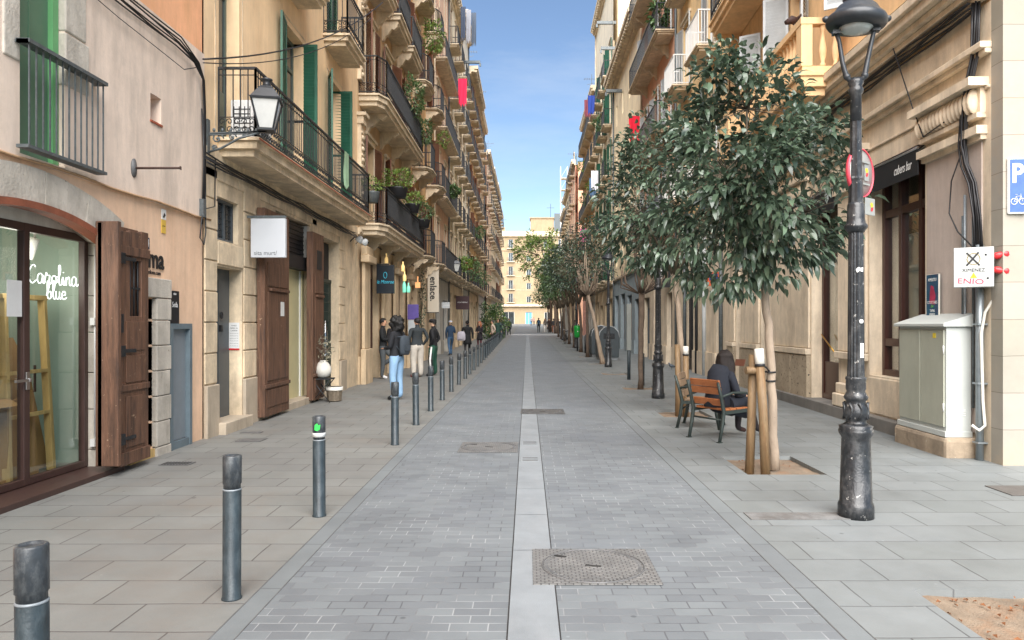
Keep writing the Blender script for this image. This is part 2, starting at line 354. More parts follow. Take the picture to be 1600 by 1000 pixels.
g = MB(); ys = [-40]+[i*8 for i in range(0, 32)]+[300, 600, 1500]
for a, b in zip(ys, ys[1:]): g.add([(-400,a,gz(min(a,260))-.16),(400,a,gz(min(a,260))-.16),(400,b,gz(min(b,260))-.16),(-400,b,gz(min(b,260))-.16)], [(0,1,2,3)])
tag(g.build('ground', M['gravel']), kind='structure')
sheet('road', -1.49, 1.62, -14, 235, 0, M['road'])
sheet('kerb', -1.62, -1.493, -14, 235, .001, M['kerb'])
sheet('kerb', 1.623, 1.77, -14, 235, .001, M['kerb'])
PITS = [(2.33,3.2,3.35,4.45),(2.36,3.21,7.88,8.98),(2.38,3.24,12.8,13.9),(2.42,3.28,18.25,19.35),(2.45,3.3,23.8,24.9)]+[(2.5,3.35,y-.55,y+.55) for y in (30.4,36,41.2,47,53,59,65,71)]
sheet('pavement', 1.773, 5.95, -14, 235, 0, M['slabR'], holes=PITS)
sheet('pavement', -4.9, -1.623, -14, 235, .0, M['slabL'])
tag(MB().add([(5.95,-14,0),(40,-14,0),(40,8.8,0),(5.95,8.8,0)], [(0,1,2,3)]).build('plaza', M['slabR']), kind='structure')
# light granite drainage strip along the middle of the road, with joints and slotted grates
st = MB(); y = -14.0; random.seed(3)
while y < 76:
    L = random.choice((.98,1.2,1.5)) if y < 60 else 3
    st.add([(-.10,y+.004,gz(y)+.004),(.166,y+.004,gz(y)+.004),(.166,y+L-.004,gz(y+L)+.004),(-.10,y+L-.004,gz(y+L)+.004)], [(0,1,2,3)]); y += L
tag(st.build('drain_strip', M['granite']), kind='structure')
for a, b in ((-14,76),):
    tag(MB().box(-.108,-.1,a,b-1,-.03,.003).box(.166,.174,a,b-1,-.03,.003).build('strip_joint', M['dark']), kind='structure')
    tag(MB().box(-1.494,-1.488,a,40,-.03,.003).box(-1.626,-1.618,a,40,-.03,.003).box(1.616,1.624,a,40,-.03,.003).box(1.768,1.775,a,40,-.03,.003).build('kerb_joint', M['gravel_dark']), kind='structure')
M['grate'] = PM('cast_iron_grate', (.13,.13,.13), .55, .2, .3, 12, .2)
M['manhole'] = BRK('cast_iron_cover', hx('7e7d7a'), hx('747371'), hx('4d4c4a'), .05, .028, .004, rough=.55, var=.3, nscale=5, bump=1)
M['manhole_dark'] = BRK('dark_cast_iron_cover', hx('65625c'), hx('5b5853'), hx('3c3b39'), .05, .03, .005, rough=.55, var=.3, nscale=5, bump=1)
def grate(x, y, w, d, label, n=5):
    o = empty('drain_grate', (x,y,gz(y)+.006), 0, label, 'grate', 'slotted drain grates in the road strip')
    MB().box(-w/2,w/2,-d/2,d/2,-.002,.001).build('grate_plate', M['granite'], o)
    s = MB()
    for i in range(n): yy = -d/2+d*(i+.7)/(n+.4); s.box(-w/2+.02,w/2-.02,yy-.014,yy+.006,.001,.0025)
    s.build('slots', M['dark'], o)
grate(.033,8.75,.22,.32,'near slotted grate in the pale road strip, closer of the two', 3); grate(.033,9.95,.22,.32,'farther slotted grate in the pale road strip', 3)
def manhole(x, y, w, d, label, mat, rz=0, circ=True):
    o = empty('manhole_cover', (x,y,gz(y)+.006), R(rz), label, 'manhole cover', 'square manhole covers in the road')
    MB().box(-w/2,w/2,-d/2,d/2,-.002,.002).build('frame', mat, o)
    if circ:
        rim = MB(); r = min(w,d)/2-.03; sc = d/w
        pts = [(r*1.02*math.cos(t*math.pi/24), r*1.02*math.sin(t*math.pi/24), .003) for t in range(48)]
        rim.tube(pts, .006, 4, closed=True)
        for t in range(72):
            a = t*math.pi/36; rim.bar((r*.9*math.cos(a), r*.9*math.sin(a), .003),(r*.97*math.cos(a), r*.97*math.sin(a), .003), .008, .006)
        rim.build('rim', M['grate'], o)
        MB().bar((-.05,.0,.003),(.05,-.03,.003),.02,.006).build('lifting_slot', M['dark'], o); MB().bar((-.25,.2,.003),(-.17,.17,.003),.03,.006).build('lifting_slot', M['dark'], o)
    return o
manhole(.435, 4.88, .80, .72, 'largest manhole cover with round lid, right of the pale strip nearest the camera', M['manhole'])
manhole(-.50, 9.63, .76, .80, 'round lidded manhole cover left of the pale strip', M['manhole'])
manhole(.28, 13.6, .80, .78, 'square manhole cover across the pale strip farther up the street', M['manhole_dark'])
def plate(x, y, w, d, label, mat, name='access_cover', cat='cover', grp='small covers set in the pavement'):
    o = MB().box(-w/2,w/2,-d/2,d/2,-.002,.004).build(name, mat, None, (x,y,gz(y)+.004)); tag(o, label, cat, grp); return o
gx, gy = PX(277,8.48), 8.48
o = empty('pavement_grille', (gx,gy,.004), 0, 'small slotted grille in the left pavement near the old door leaf', 'grille')
MB().box(-.17,.17,-.1,.1,0,.004).build('grille_frame', M['grate'], o); s = MB()
for i in range(9): s.box(-.15+i*.034,-.133+i*.034,-.085,.085,.004,.006)
s.build('slots', M['dark'], o)
plate(PX(393,10.22),10.22,.34,.3,'darker square cover in the left pavement opposite the doorstep', M['grate']); plate(PX(393,10.95),10.95,.3,.14,'narrow cover just beyond the darker square cover on the left', M['grate'])
plate(PX(1248,6.15),6.15,.86,.22,'pale stone cover in the pavement left of the near lamp post', PM('worn_cover', hx('70706f'), .8, 0, .25, 6, .5, 60, stain=hx('4d4640'), stain_amt=.8))
plate(PX(1600,7.1),7.1,.5,.42,'dark metal cover at the right edge of the pavement', PM('dark_cover', hx('5c5854'), .6, .1, .2, 6, .3, 60))
# soil in the tree pits
for i, (a, b, c, d) in enumerate(PITS):
    mb = MB(); nx, ny = 10, 12; z = gz((c+d)/2)
    for iy in range(ny+1):
        for ix in range(nx+1):
            x = a+(b-a)*ix/nx; y = c+(d-c)*iy/ny
            mb.v.append((x, y, z-.045+.025*noise.noise(Vector((x*4,y*4,i*3.1)))))
    for iy in range(ny):
        for ix in range(nx):
            k = iy*(nx+1)+ix; mb.f.append((k,k+1,k+nx+2,k+nx+1)); mb.m.append(0); mb.sm.append(True)
    tag(mb.build('soil', M['soil']), kind='structure')
# zebra line at the far crossing
tag(MB().box(-1.9,3.4,77.6,78.4,gz(78)+.0,gz(78)+.03).build('road_marking', M['white']), kind='structure')
# dry leaves and litter in the near pits
random.seed(5); lf = MB()
for k in range(60):
    p = PITS[0] if k < 45 else PITS[1]; x = random.uniform(p[0]+.05,p[1]-.05); y = random.uniform(p[2]+.3,p[3]-.05) ; a = random.random()*6; r = .012+.012*random.random()
    z = -.03; lf.add([(x+r*math.cos(a),y+r*math.sin(a),z),(x-r*.5*math.sin(a),y+r*.5*math.cos(a),z+.012),(x-r*math.cos(a),y-r*math.sin(a),z),(x+r*.5*math.sin(a),y-r*.5*math.cos(a),z+.005)],[(0,1,2,3)])
tag(lf.build('leaf_litter', PM('dry_leaf', hx('7a4e2e'), .9, 0, .4, 30, 0)), 'scattered dry leaf litter in the tree pits', 'litter', kind='stuff')
# ------------------------------------------------------------ building kit
def plaster(name, h, k=.85, var=.07, stain='8a7763', amt=.35, bump=.2):
    k *= 1.13; _a = hx(h); _l = sum(_a)/3; return PM(name, tuple((c*.92+_l*.08)*k for c in _a), .85, 0, var, 1.1, bump, 45, stain=hx(stain, k), stain_amt=amt, stain_scale=(1.2,1.2,.3), grime=.17)
class Bld:
    def __init__(s, name, label, cat, side, y0, X, rz=0, group='buildings lining the street'):
        s.s = side; s.o = empty(name, (X, y0, gz(y0)), rz, label, cat, group); s.cache = {}
    def box(s, mb, u0, u1, d0, d1, z0, z1): mb.box(s.s*d0, s.s*d1, u0, u1, z0, z1); return mb
    def P(s, d, u, z): return (s.s*d, u, z)
    def wall(s, mb, u0, u1, z0, z1, ops=(), d=0, depth=.25):
        us = {u0,u1}; zs = {z0,z1}
        ops = [(max(a,u0),min(b,u1),max(c,z0),min(e,z1)) for a,b,c,e in ops if a < u1 and b > u0 and c < z1 and e > z0]
        for a,b,c,e in ops: us.update((a,b)); zs.update((c,e))
        us = sorted(us); zs = sorted(zs)
        for i in range(len(us)-1):
            for j in range(len(zs)-1):
                cu, cz = (us[i]+us[i+1])/2, (zs[j]+zs[j+1])/2
                if any(a < cu < b and c < cz < e for a,b,c,e in ops): continue
                mb.add([s.P(d,us[i],zs[j]),s.P(d,us[i+1],zs[j]),s.P(d,us[i+1],zs[j+1]),s.P(d,us[i],zs[j+1])],[(0,1,2,3) if s.s > 0 else (3,2,1,0)])
        for a,b,c,e in ops:
            Q = [(a,c),(b,c),(b,e),(a,e)]
            for k in range(4):
                p, q = Q[k], Q[(k+1)%4]
                if (p[1] == z0 and q[1] == z0) or (p[1] == z1 and q[1] == z1): continue
                mb.add([s.P(d,p[0],p[1]),s.P(d,q[0],q[1]),s.P(d-depth,q[0],q[1]),s.P(d-depth,p[0],p[1])],[(0,1,2,3)])
        return mb
    def part(s, name, mb, mat, bevel=0, parent=None): return mb.build(name, mat, parent or s.o, bevel=bevel)
    def body(s, u0, u1, H, mat, back=9, roofmat=None, d=-.262, z0=-1):
        mb = MB(); s.box(mb, u0+.02, u1-.02, d, -back, z0, H-.03); s.part('house_body', mb, mat)
    def louvre(s, mb, w, h, n, axis_u=True):
        # leaf in its own plane: u 0..w, d 0..0.04, z 0..h
        f = .055
        s.box(mb,0,f,0,.04,0,h); s.box(mb,w-f,w,0,.04,0,h); s.box(mb,f,w-f,0,.04,0,f*1.4); s.box(mb,f,w-f,0,.04,h-f,h)
        if h > 1.6: s.box(mb,f,w-f,0,.04,h*.45,h*.45+f)
        for i in range(n):
            z = f*1.4+(h-f*2.4)*(i+.5)/n
            e_ = (h-f*2.4)/n; mb.add([s.P(.004,f,z+.55*e_),s.P(.004,w-f,z+.55*e_),s.P(.036,w-f,z-.60*e_),s.P(.036,f,z-.60*e_),s.P(.010,f,z+.6*e_),s.P(.010,w-f,z+.6*e_),s.P(.040,w-f,z-.5*e_),s.P(.040,f,z-.5*e_)],[(0,1,2,3),(7,6,5,4),(0,4,5,1),(2,6,7,3)])
    def window(s, u, z, w, h, fm, kind='fr', shut=None, sm=None, near=False, sur=None, pane=None, ang=(165,165), depth=.2):
        key = (round(w,2), round(h,2), fm.name, kind, shut, near, sur.name if sur else 0, ang, (pane or M['pane']).name)
        if key in s.cache: return clone(s.cache[key], s.o, (0,u,z))
        mb = MB(); d0, d1 = -depth-.05, -depth; f = .06
        s.box(mb,0,f,d0,d1,0,h); s.box(mb,w-f,w,d0,d1,0,h); s.box(mb,f,w-f,d0,d1,h-f,h); s.box(mb,f,w-f,d0,d1,0,f)
        if w > .7: s.box(mb,w/2-.04,w/2+.04,d0,d1+.012,f,h-f)
        if h > 2.3: s.box(mb,f,w-f,d0,d1+.006,h*.78,h*.78+.06)
        if kind == 'fr' and h > 1.9: s.box(mb,f,w-f,d0,d1-.01,f,h*.28)
        o = mb.build('window', fm, s.o, (0,u,z)); s.cache[key] = o
        pm = MB(); s.box(pm,f*.7,w-f*.7,d0+.01,d1-.022,f*.7,h-f*.7); pm.build('pane', pane or M['pane'], o)
        if sur:
            q = MB(); t = .13
            s.box(q,-t,0,.002,.035,-.0,h+t); s.box(q,w,w+t,.002,.035,0,h+t); s.box(q,0,w,.002,.035,h,h+t); s.box(q,-t-.06,w+t+.06,.002,.09,h+t,h+t+.09)
            q.build('surround', sur, o)
        if shut and sm:
            n = max(6, int(h/(.075 if near else .2)))
            if shut == 'roll':
                q = MB(); hh = h*(.45+.5*((u*7.3) % 1)); s.box(q,.02,w-.02,-.1,-.07,h-hh,h)
                for i in range(int(hh/.09)): s.box(q,.02,w-.02,-.07,-.062,h-hh+i*.09+.01,h-hh+i*.09+.07)
                q.build('roller_blind', sm, o)
            elif shut == 'closed':
                for k in (0,1):
                    q = MB(); q.T = Matrix.Translation((s.s*-.06, k*w/2, 0)); s.louvre(q, w/2-.01, h, n); q.build('shutter', sm, o)
            else:
                for k in (0,1):
                    a = R(ang[k])
                    if shut == 'one' and k == 1: a = R(12)
                    q = MB()
                    if k == 0: q.T = Matrix.Translation((s.s*.03, 0, 0)) @ Matrix.Rotation(a*s.s*-1, 4, 'Z')
                    else: q.T = Matrix.Translation((s.s*(.03 if ang[1] > 100 else -.27), w, 0)) @ Matrix.Rotation(a*s.s*1, 4, 'Z') @ Matrix.Translation((0, -w/2, 0))
                    s.louvre(q, w/2, h, n); q.build('shutter', sm, o)
        return o
    def balcony(s, u0, u1, z, proj, slabmat, ironmat, sp=.11, h=1.02, t=.16, scroll=False, corbel=0, bowed=0, solid=None):
        key = ('b', round(u1-u0,2), proj, slabmat.name, ironmat.name, sp, scroll, corbel, bowed)
        if key in s.cache: return clone(s.cache[key], s.o, (0,u0,z))
        w = u1-u0; mb = MB()
        def outline(p, e):
            if bowed: c = min(.45, w*.22); return [(0,-e),(p*.75,-e),(p,c),(p,w-c),(p*.75,w+e),(0,w+e)]
            return [(0,-e),(p,-e),(p,w+e),(0,w+e)]
        def plate(p, e, za, zb):
            poly = [(s.s*a,b) for a,b in outline(p,e)]
            if s.s < 0: poly.reverse()
            mb.prism(poly, 'z', za, zb)
        plate(proj+.02,.02,-.045,0); plate(proj-.03,-.03,-t*.6,-.045); plate(proj-.1,-.1,-t,-t*.6)
        for k in range(corbel):
            c = w*(k+.5)/corbel if corbel > 1 else w/2
            if corbel == 2: c = .18 if k == 0 else w-.18
            poly = [(0,-t),(s.s*proj*.8,-t),(s.s*proj*.8,-t-.07),(s.s*proj*.62,-t-.17),(s.s*proj*.5,-t-.14),(s.s*proj*.3,-t-.33),(s.s*.12,-t-.36),(s.s*.06,-t-.5),(0,-t-.52)]
            vs = [(p[0],c-.08,p[1]) for p in poly]+[(p[0],c+.08,p[1]) for p in poly]; n = len(poly)
            mb.add(vs, [tuple(range(n)),tuple(reversed(range(n,2*n)))]+[(i,(i+1)%n,(i+1)%n+n,i+n) for i in range(n)])
        o = mb.build('balcony', slabmat, s.o, (0,u0,z)); s.cache[key] = o
        r = MB(); pts = [(a-.05 if a > 0 else a, min(max(b,.03),w-.03)) for a,b in outline(proj,0)]
        for i in range(len(pts)-1):
            (a,b),(c,e) = pts[i], pts[i+1]; L = math.hypot(c-a,e-b)
            for zz, hh in ((h,.035),(.06,.025)): r.bar(s.P(a,b,zz), s.P(c,e,zz), .035, hh)
            if scroll: r.bar(s.P(a,b,.30), s.P(c,e,.30), .02, .012); r.bar(s.P(a,b,h-.1), s.P(c,e,h-.1), .02, .01)
            n = max(1, int(L/sp))
            for k in range(n+1):
                t2 = k/n; x, y = a+(c-a)*t2, b+(e-b)*t2; r.bar(s.P(x,y,.02 if k in (0,n) or not scroll else .3), s.P(x,y,h), .014 if k not in (0,n) else .03)
                if scroll and k < n:
                    x2, y2 = a+(c-a)*(k+.5)/n, b+(e-b)*(k+.5)/n; ux, uy = (c-a)/L, (e-b)/L
                    for rr, zz in ((.048,.12),(.048,.235)):
                        sgn = 1 if (k % 2) ^ (zz > .2) else -1
                        ring = [s.P(x2+ux*rr*q*math.cos(t3)*sgn, y2+uy*rr*q*math.cos(t3)*sgn, zz+rr*1.1*q*math.sin(t3)) for q, t3 in [(1-.09*j, j*.85) for j in range(9)]]
                        r.tube(ring, .008, 4, caps=False, smooth=False)
            if solid:
                pass
        r.build('railing', ironmat, o)
        return o
    def cornice(s, u0, u1, z, mat, p=.45, h=.5, dentil=False):
        mb = MB(); s.box(mb,u0,u1,0.001,p*.3,z-h,z-h*.75); s.box(mb,u0,u1,0.001,p*.6,z-h*.75,z-h*.4); s.box(mb,u0,u1,0.001,p,z-h*.4,z)
        if dentil:
            k = u0+.1
            while k < u1-.2: s.box(mb,k,k+.18,p*.6,p*.9,z-h*.75,z-h*.42); k += .42
        s.part('cornice', mb, mat)
def band(b, u0, u1, z, h, p, mat, name='string_course'):
    mb = MB(); b.box(mb,u0,u1,.001,p,z,z+h); b.box(mb,u0,u1,.001,p*.6,z-h*.5,z-.001); b.part(name, mb, mat)

# ---- L1: plaster corner building with the arched shop
m_peach = plaster('peach_plaster','e8c2a0',.95,.05,'b98f6d',.45); m_grey = plaster('grey_plaster','e0cbb8',.98,.06,'8f867c',.5); m_orange = plaster('orange_plaster','f5b483',.92,.04,'d09a62',.3)
m_stone = PM('pale_limestone', hx('c8c0b3'), .85, 0, .14, 2.4, .5, 35, stain=hx('7f776a'), stain_amt=.55, stain_scale=(2,2,1.2), spot=hx('8a8070'), spot_thr=.66, spot_scale=16, grime=.2)
A = Bld('plaster_house', 'low grey plaster and peach house with an arched glass shopfront, nearest on the left', 'house', 1, 0, XL)
SD = (8.42,8.95,-1,1.93); MD = (9.36,9.90,.10,1.58); arch = (5.25,8.27,-1,3.08)
mb = MB(); A.wall(mb,-8,10.34,-1,3.10,[arch,SD,MD,(2.2,4.2,-1,2.6)],-.015,.3)
cy_, cz_, ri, ro = 6.75, -.975, 3.71, 4.02
n = 24
for i in range(n):                                 # spandrel above the arch stones
    a, b_ = 5.25+3.02*i/n, 5.25+3.02*(i+1)/n
    za, zb = [cz_+math.sqrt(max(0,ro**2-(t-cy_)**2)) for t in (a,b_)]
    mb.add([A.P(-.015,a,za-.02),A.P(-.015,b_,zb-.02),A.P(-.015,b_,3.08),A.P(-.015,a,3.08)],[(0,1,2,3)])
A.part('lower_wall', mb, m_peach)
UW = (6.58,7.22,3.14,6.2); NI = (8.86,9.12,4.07,4.40)
mb = MB(); A.wall(mb,-8,10.34,3.10,5.40,[UW,NI],.012,.30); A.box(mb,-8,10.34,-.015,.012,3.095,3.11); A.part('upper_wall', mb, m_grey)
mb = MB(); A.wall(mb,-8,10.34,5.40,13,[UW,(8.6,9.5,8.2,10.4)],-.02,.27); A.part('orange_wall', mb, m_orange)
A.window(8.6, 8.2, .9, 2.2, M['shutter_brown'], sur=None)
mb = MB(); A.box(mb,-8,10.3,-.32,-8,3.12,12.9); A.box(mb,-8,5.2,-.32,-8,-1,3.1); A.box(mb,8.4,10.3,-.34,-8,-1,3.1); A.box(mb,5.22,8.4,-4.1,-8,-1,3.1); A.part('house_body', mb, m_orange)
# dusty strip between plaster and peach: a clay-coloured ledge
mb = MB(); mb.tube([A.P(.03,-8+i*.5,3.10+.012*math.sin(i*1.7)) for i in range(38)], .014, 6); A.part('ledge', mb, PM('clay_ledge', hx('b3916f'), .9, 0, .25, 6, .4))
# arch stones
for i in range(9):
    t0, t1 = [math.radians(-22.3+44.6*(i+e)/9) for e in (0.01,.99)]; mb = MB(); k = 4
    vs = []
    for j in range(k+1):
        t = t0+(t1-t0)*j/k
        for rr in (ri, ro+.004*math.sin(i*5)):
            for d in (.02+.004*(i%2), -.33): vs.append(A.P(d, cy_+rr*math.sin(t), cz_+rr*math.cos(t)))
    fs = []
    for j in range(k):
        q = j*4; fs += [(q,q+2,q+6,q+4),(q+1,q+5,q+7,q+3),(q,q+4,q+5,q+1),(q+2,q+3,q+7,q+6)]
    fs += [(0,1,3,2),(k*4,k*4+2,k*4+3,k*4+1)]
    mb.add(vs, fs); A.part('arch_stone', mb, m_stone)
mb = MB(); z = -1
for k in range(9):
    h = .44 if k % 2 else .40; h = min(h, 2.50-z)
    A.box(mb,8.05,8.27+(.05 if k%2 else 0),-.33,.0+.006*(k%3),z+.004,z+h-.004); z += h
    if z > 2.45: break
A.part('stone_jamb', mb, m_stone, bevel=.008); mb = MB(); A.box(mb,5.2,5.45,-.33,.004,-1,2.5); A.part('stone_jamb', mb, m_stone, bevel=.008)
mb = MB()
for i in range(24):
    t0, t1 = [math.radians(-20.6+41.2*(i+e)/24) for e in (0,1)]
    vs = [A.P(d, cy_+rr*math.sin(t), cz_+rr*math.cos(t)) for t in (t0,t1) for rr in (3.64,3.705) for d in (.05,-.1)]
    mb.add(vs, [(0,2,6,4),(1,5,7,3),(0,4,5,1),(2,3,7,6),(0,1,3,2),(4,6,7,5)])
A.part('arch_rim', mb, PM('rusty_arch_rim', hx('8a4f38'), .7, 0, .2, 6, .3, 40, stain=hx('5b3526'), stain_amt=.5))
# tympanum and shop front
m_tym = plaster('white_tympanum','cfccc4',.9); m_frame = PM('brown_shop_frame', hx('43302b'), .45, 0, .15, 5, .1)
mb = MB()
for i in range(16):
    a, b_ = 5.45+2.6*i/16, 5.45+2.6*(i+1)/16
    mb.add([A.P(-.26,a,2.58),A.P(-.26,b_,2.58),A.P(-.26,b_,cz_+math.sqrt(ri**2-(b_-cy_)**2)),A.P(-.26,a,cz_+math.sqrt(ri**2-(a-cy_)**2))],[(0,1,2,3)])
A.box(mb,5.45,8.05,-.7,-.27,2.60,2.63)
A.part('tympanum', mb, m_tym)
sf = MB()
for a, b_ in ((5.45,5.52),(7.02,7.105),(7.98,8.05),(6.1,6.16)): A.box(sf,a,b_,-.32,-.25,.06,2.58)
A.box(sf,5.52,7.98,-.318,-.252,2.50,2.58); A.box(sf,5.52,7.98,-.318,-.252,.06,.13); A.box(sf,5.45,8.12,-.33,.10,-.05,.055)
sfo = A.part('shopfront', sf, m_frame, bevel=.006)
mb = MB(); A.box(mb,5.5,8.0,-.290,-.284,.1,2.52); mb.build('shop_glass', M['shopglass'], sfo)
mb = MB(); A.box(mb,7.035,7.085,-.25,-.235,.98,1.15); A.box(mb,6.86,7.06,-.235,-.215,1.06,1.085); A.box(mb,7.045,7.075,-.235,-.21,1.055,1.09); mb.build('door_handle', M['chrome'], sfo, bevel=.003)
mb = MB(); A.box(mb,6.78,6.98,-.247,-.243,1.68,2.02); mb.build('paper_notice', M['white'], sfo)
mi = PM('pale_shop_wall', hx('a3b5a8'), .8, 0, .05, 1, .05); mf = PM('shop_floor', hx('8b8a84'), .5, 0, .1, 3, .05)
mb = MB(); A.box(mb,4.9,8.36,-1.75,-1.6,.03,3.0); A.box(mb,8.3,8.38,-1.6,-.35,.03,3.0); A.box(mb,4.9,8.38,-1.6,-.34,2.86,2.95)
A.part('shop_room', mb, mi)
mb = MB(); A.box(mb,5.0,8.3,-1.6,-.33,.0,.05); A.part('shop_floor', mb, mf)
# conduit beside the shop
mb = MB(); mb.tube([A.P(-.29+.12,8.035,z) for z in (.35,2.45)], .012, 8); A.box(mb,7.99,8.045,-.2,-.15,1.60,1.68); A.box(mb,7.99,8.045,-.2,-.15,.28,.36); A.part('conduit', mb, M['white'])
# neon-style script lettering made of tubes
def script(word, x0, z0, sc, mat, parent, fn):
    L = {'C':[[(.62,.95),(.5,1.08),(.25,.98),(.05,.6),(.1,.15),(.35,-.02),(.6,.12),(.78,.2)]],
     'a':[[(.55,.45),(.4,.6),(.15,.5),(.08,.2),(.22,0),(.45,.1),(.58,.5),(.56,.15),(.66,0),(.8,.15)]],
     'r':[[(0,.15),(.15,.6),(.2,.68),(.28,.52),(.5,.52),(.46,.2),(.55,0),(.72,.15)]],
     'o':[[(.35,.55),(.12,.45),(.08,.15),(.28,0),(.5,.12),(.5,.42),(.35,.55),(.5,.48),(.75,.5)]],
     'l':[[(0,.15),(.3,.8),(.28,1.2),(.15,1.15),(.15,.5),(.2,.05),(.35,0),(.5,.15)]],
     'i':[[(0,.15),(.15,.5),(.14,.15),(.25,0),(.42,.15)],[(.17,.78),(.19,.82)]],
     'n':[[(0,.15),(.1,.5),(.1,0),(.14,.35),(.35,.55),(.45,.4),(.45,.1),(.55,0),(.68,.15)]],
     'b':[[(0,.2),(.25,.8),(.22,1.15),(.1,1.1),(.1,.4),(.14,.05),(.35,0),(.5,.2),(.42,.5),(.2,.42)]],
     'u':[[(0,.45),(.05,.5),(.06,.12),(.2,0),(.4,.15),(.42,.5),(.42,.15),(.52,0),(.66,.15)]],
     'e':[[(.1,.28),(.45,.32),(.4,.55),(.18,.52),(.08,.2),(.25,0),(.5,.08),(.6,.15)]]}
    Wd = {'C':.72,'a':.72,'r':.62,'o':.62,'l':.42,'i':.36,'n':.6,'b':.55,'u':.6,'e':.55}
    mb = MB(); x = x0
    for ch in word:
        for st_ in L[ch]:
            pts = st_; sm = []
            for i in range(len(pts)-1):
                p0 = pts[max(0,i-1)]; p1 = pts[i]; p2 = pts[i+1]; p3 = pts[min(len(pts)-1,i+2)]
                for q in range(4):
                    t = q/4; sm.append(tuple(.5*((2*p1[k])+(-p0[k]+p2[k])*t+(2*p0[k]-5*p1[k]+4*p2[k]-p3[k])*t*t+(-p0[k]+3*p1[k]-3*p2[k]+p3[k])*t**3) for k in (0,1)))
            sm.append(pts[-1]); mb.tube([fn(x+p[0]*sc, z0+p[1]*sc) for p in sm], .0048, 6)
        x += Wd[ch]*sc
    return mb.build('neon_lettering', mat, parent)
m_neon = EM('white_neon', (.95,.97,.95), 1.0)
script('Carolina', 7.20, 2.02, .165, m_neon, sfo, lambda u,z: A.P(-.33,u,z))
script('blue', 7.47, 1.87, .15, m_neon, sfo, lambda u,z: A.P(-.33,u,z))
# goods behind the glass: own things
def leaning(name, label, cat, mat, u0, u1, z1, d0, d1, t=.015, z0=.06, poly=None, bev=0):
    o = empty(name, (XL+d0, (u0+u1)/2, z0), 0, label, cat)
    return o
tf = empty('timber_frame', (XL-.52,7.6,.06), 0, 'raw pine picture stretcher frame leaning behind the shop glass', 'wooden frame')
mb = MB(); T0 = Matrix.Rotation(R(-6),4,'Y'); mb.T = T0
for (ua,za,ub,zb) in ((-.42,0,-.22,1.86),(.24,0,.38,1.86)): mb.bar((0,ua,za),(0,ub,zb),.05,.075,(1,0,0))
mb.bar((0.003,-.27,1.84),(0.003,.42,1.84),.05,.07,(1,0,0)); mb.bar((0.003,-.40,.62),(0.003,.28,.62),.04,.07,(1,0,0)); mb.bar((.003,-.35,1.06),(.003,.31,1.06),.04,.07,(1,0,0))
mb.build('frame_bars', M['wood_raw'], tf, bevel=.004)
mb = MB(); mb.T = Matrix.Translation((XL-.68,7.55,.06)) @ Matrix.Rotation(R(-7),4,'Y'); mb.prism([(-.42,0),(.5,0),(.36,1.1),(.18,1.42),(-.36,1.42)], 'x', -.03, 0)
tag(mb.build('cardboard_sheet', M['cardboard']), 'tall cardboard sheet with cut corner leaning behind the pine frame', 'cardboard')
mb = MB(); mb.box(-.006,.004,-.015,.015,0,.28); tag(mb.build('black_strap', M['black'], None, (XL-.615,7.72,.9)), 'short black strap hanging on the cardboard sheet', 'strap')
mb = MB(); mb.T = Matrix.Translation((XL-.6,7.3,.06)) @ Matrix.Rotation(R(-8),4,'Y') @ Matrix.Rotation(R(-5),4,'X'); mb.prism([(-.25,0),(.42,0),(.42,.9),(-.05,.72),(-.25,.9)], 'x', 0, .025)
tag(mb.build('cardboard_box', M['cardboard']), 'lower flattened cardboard box leaning beside the shop door', 'cardboard')
mb = MB(); mb.box(-.2,.2,-.35,.3,0,.03).box(-.2,.2,.27,.3,0,.82).box(-.2,.2,-.35,-.32,0,.82); mb.box(-.2,-.17,-.35,.3,0,.82); mb.add([(-.2,-.35,.82),(.2,-.35,.82),(.33,-.3,.76),(.33,.28,.76),(.2,.3,.82),(-.2,.3,.82)],[(0,1,4,5),(1,2,3,4)])
tag(mb.build('cardboard_box', M['cardboard'], None, (XL-.72,6.9,.06)), 'open-sided cardboard box behind the glass shop door', 'box')
pl_ = bpy.data.lights.new('spot_bulb','POINT'); pl_.energy = 11; pl_.shadow_soft_size = .25; pl_.color = (1,.93,.82)
lam = empty('spot_lamp', (XL-.55,7.62,2.5), 0, 'white cylindrical spotlight hanging inside the arched shop', 'spotlight')
mb = MB(); mb.T = Matrix.Rotation(R(20),4,'Y'); mb.lathe([(.0,-.22),(.05,-.22),(.05,-.02),(.045,0),(0,0)], n=16); mb.build('lamp_body', M['white'], lam)
mb = MB(); mb.tube([(0,0,0),(0,0,.12),(0,0,.34)], .012, 6); mb.build('rod', M['white'], lam)
plo = bpy.data.objects.new('spot_bulb', pl_); COL.objects.link(plo); plo.parent = lam; plo.location = (-.1,-.2,-.35)
tag(MB().box(-.06,.06,-.04,.04,-.1,.1).build('red_box', M['red'], None, (XL-1.54,7.75,2.62), bevel=.01), 'small red alarm box high on the shop back wall', 'alarm box')

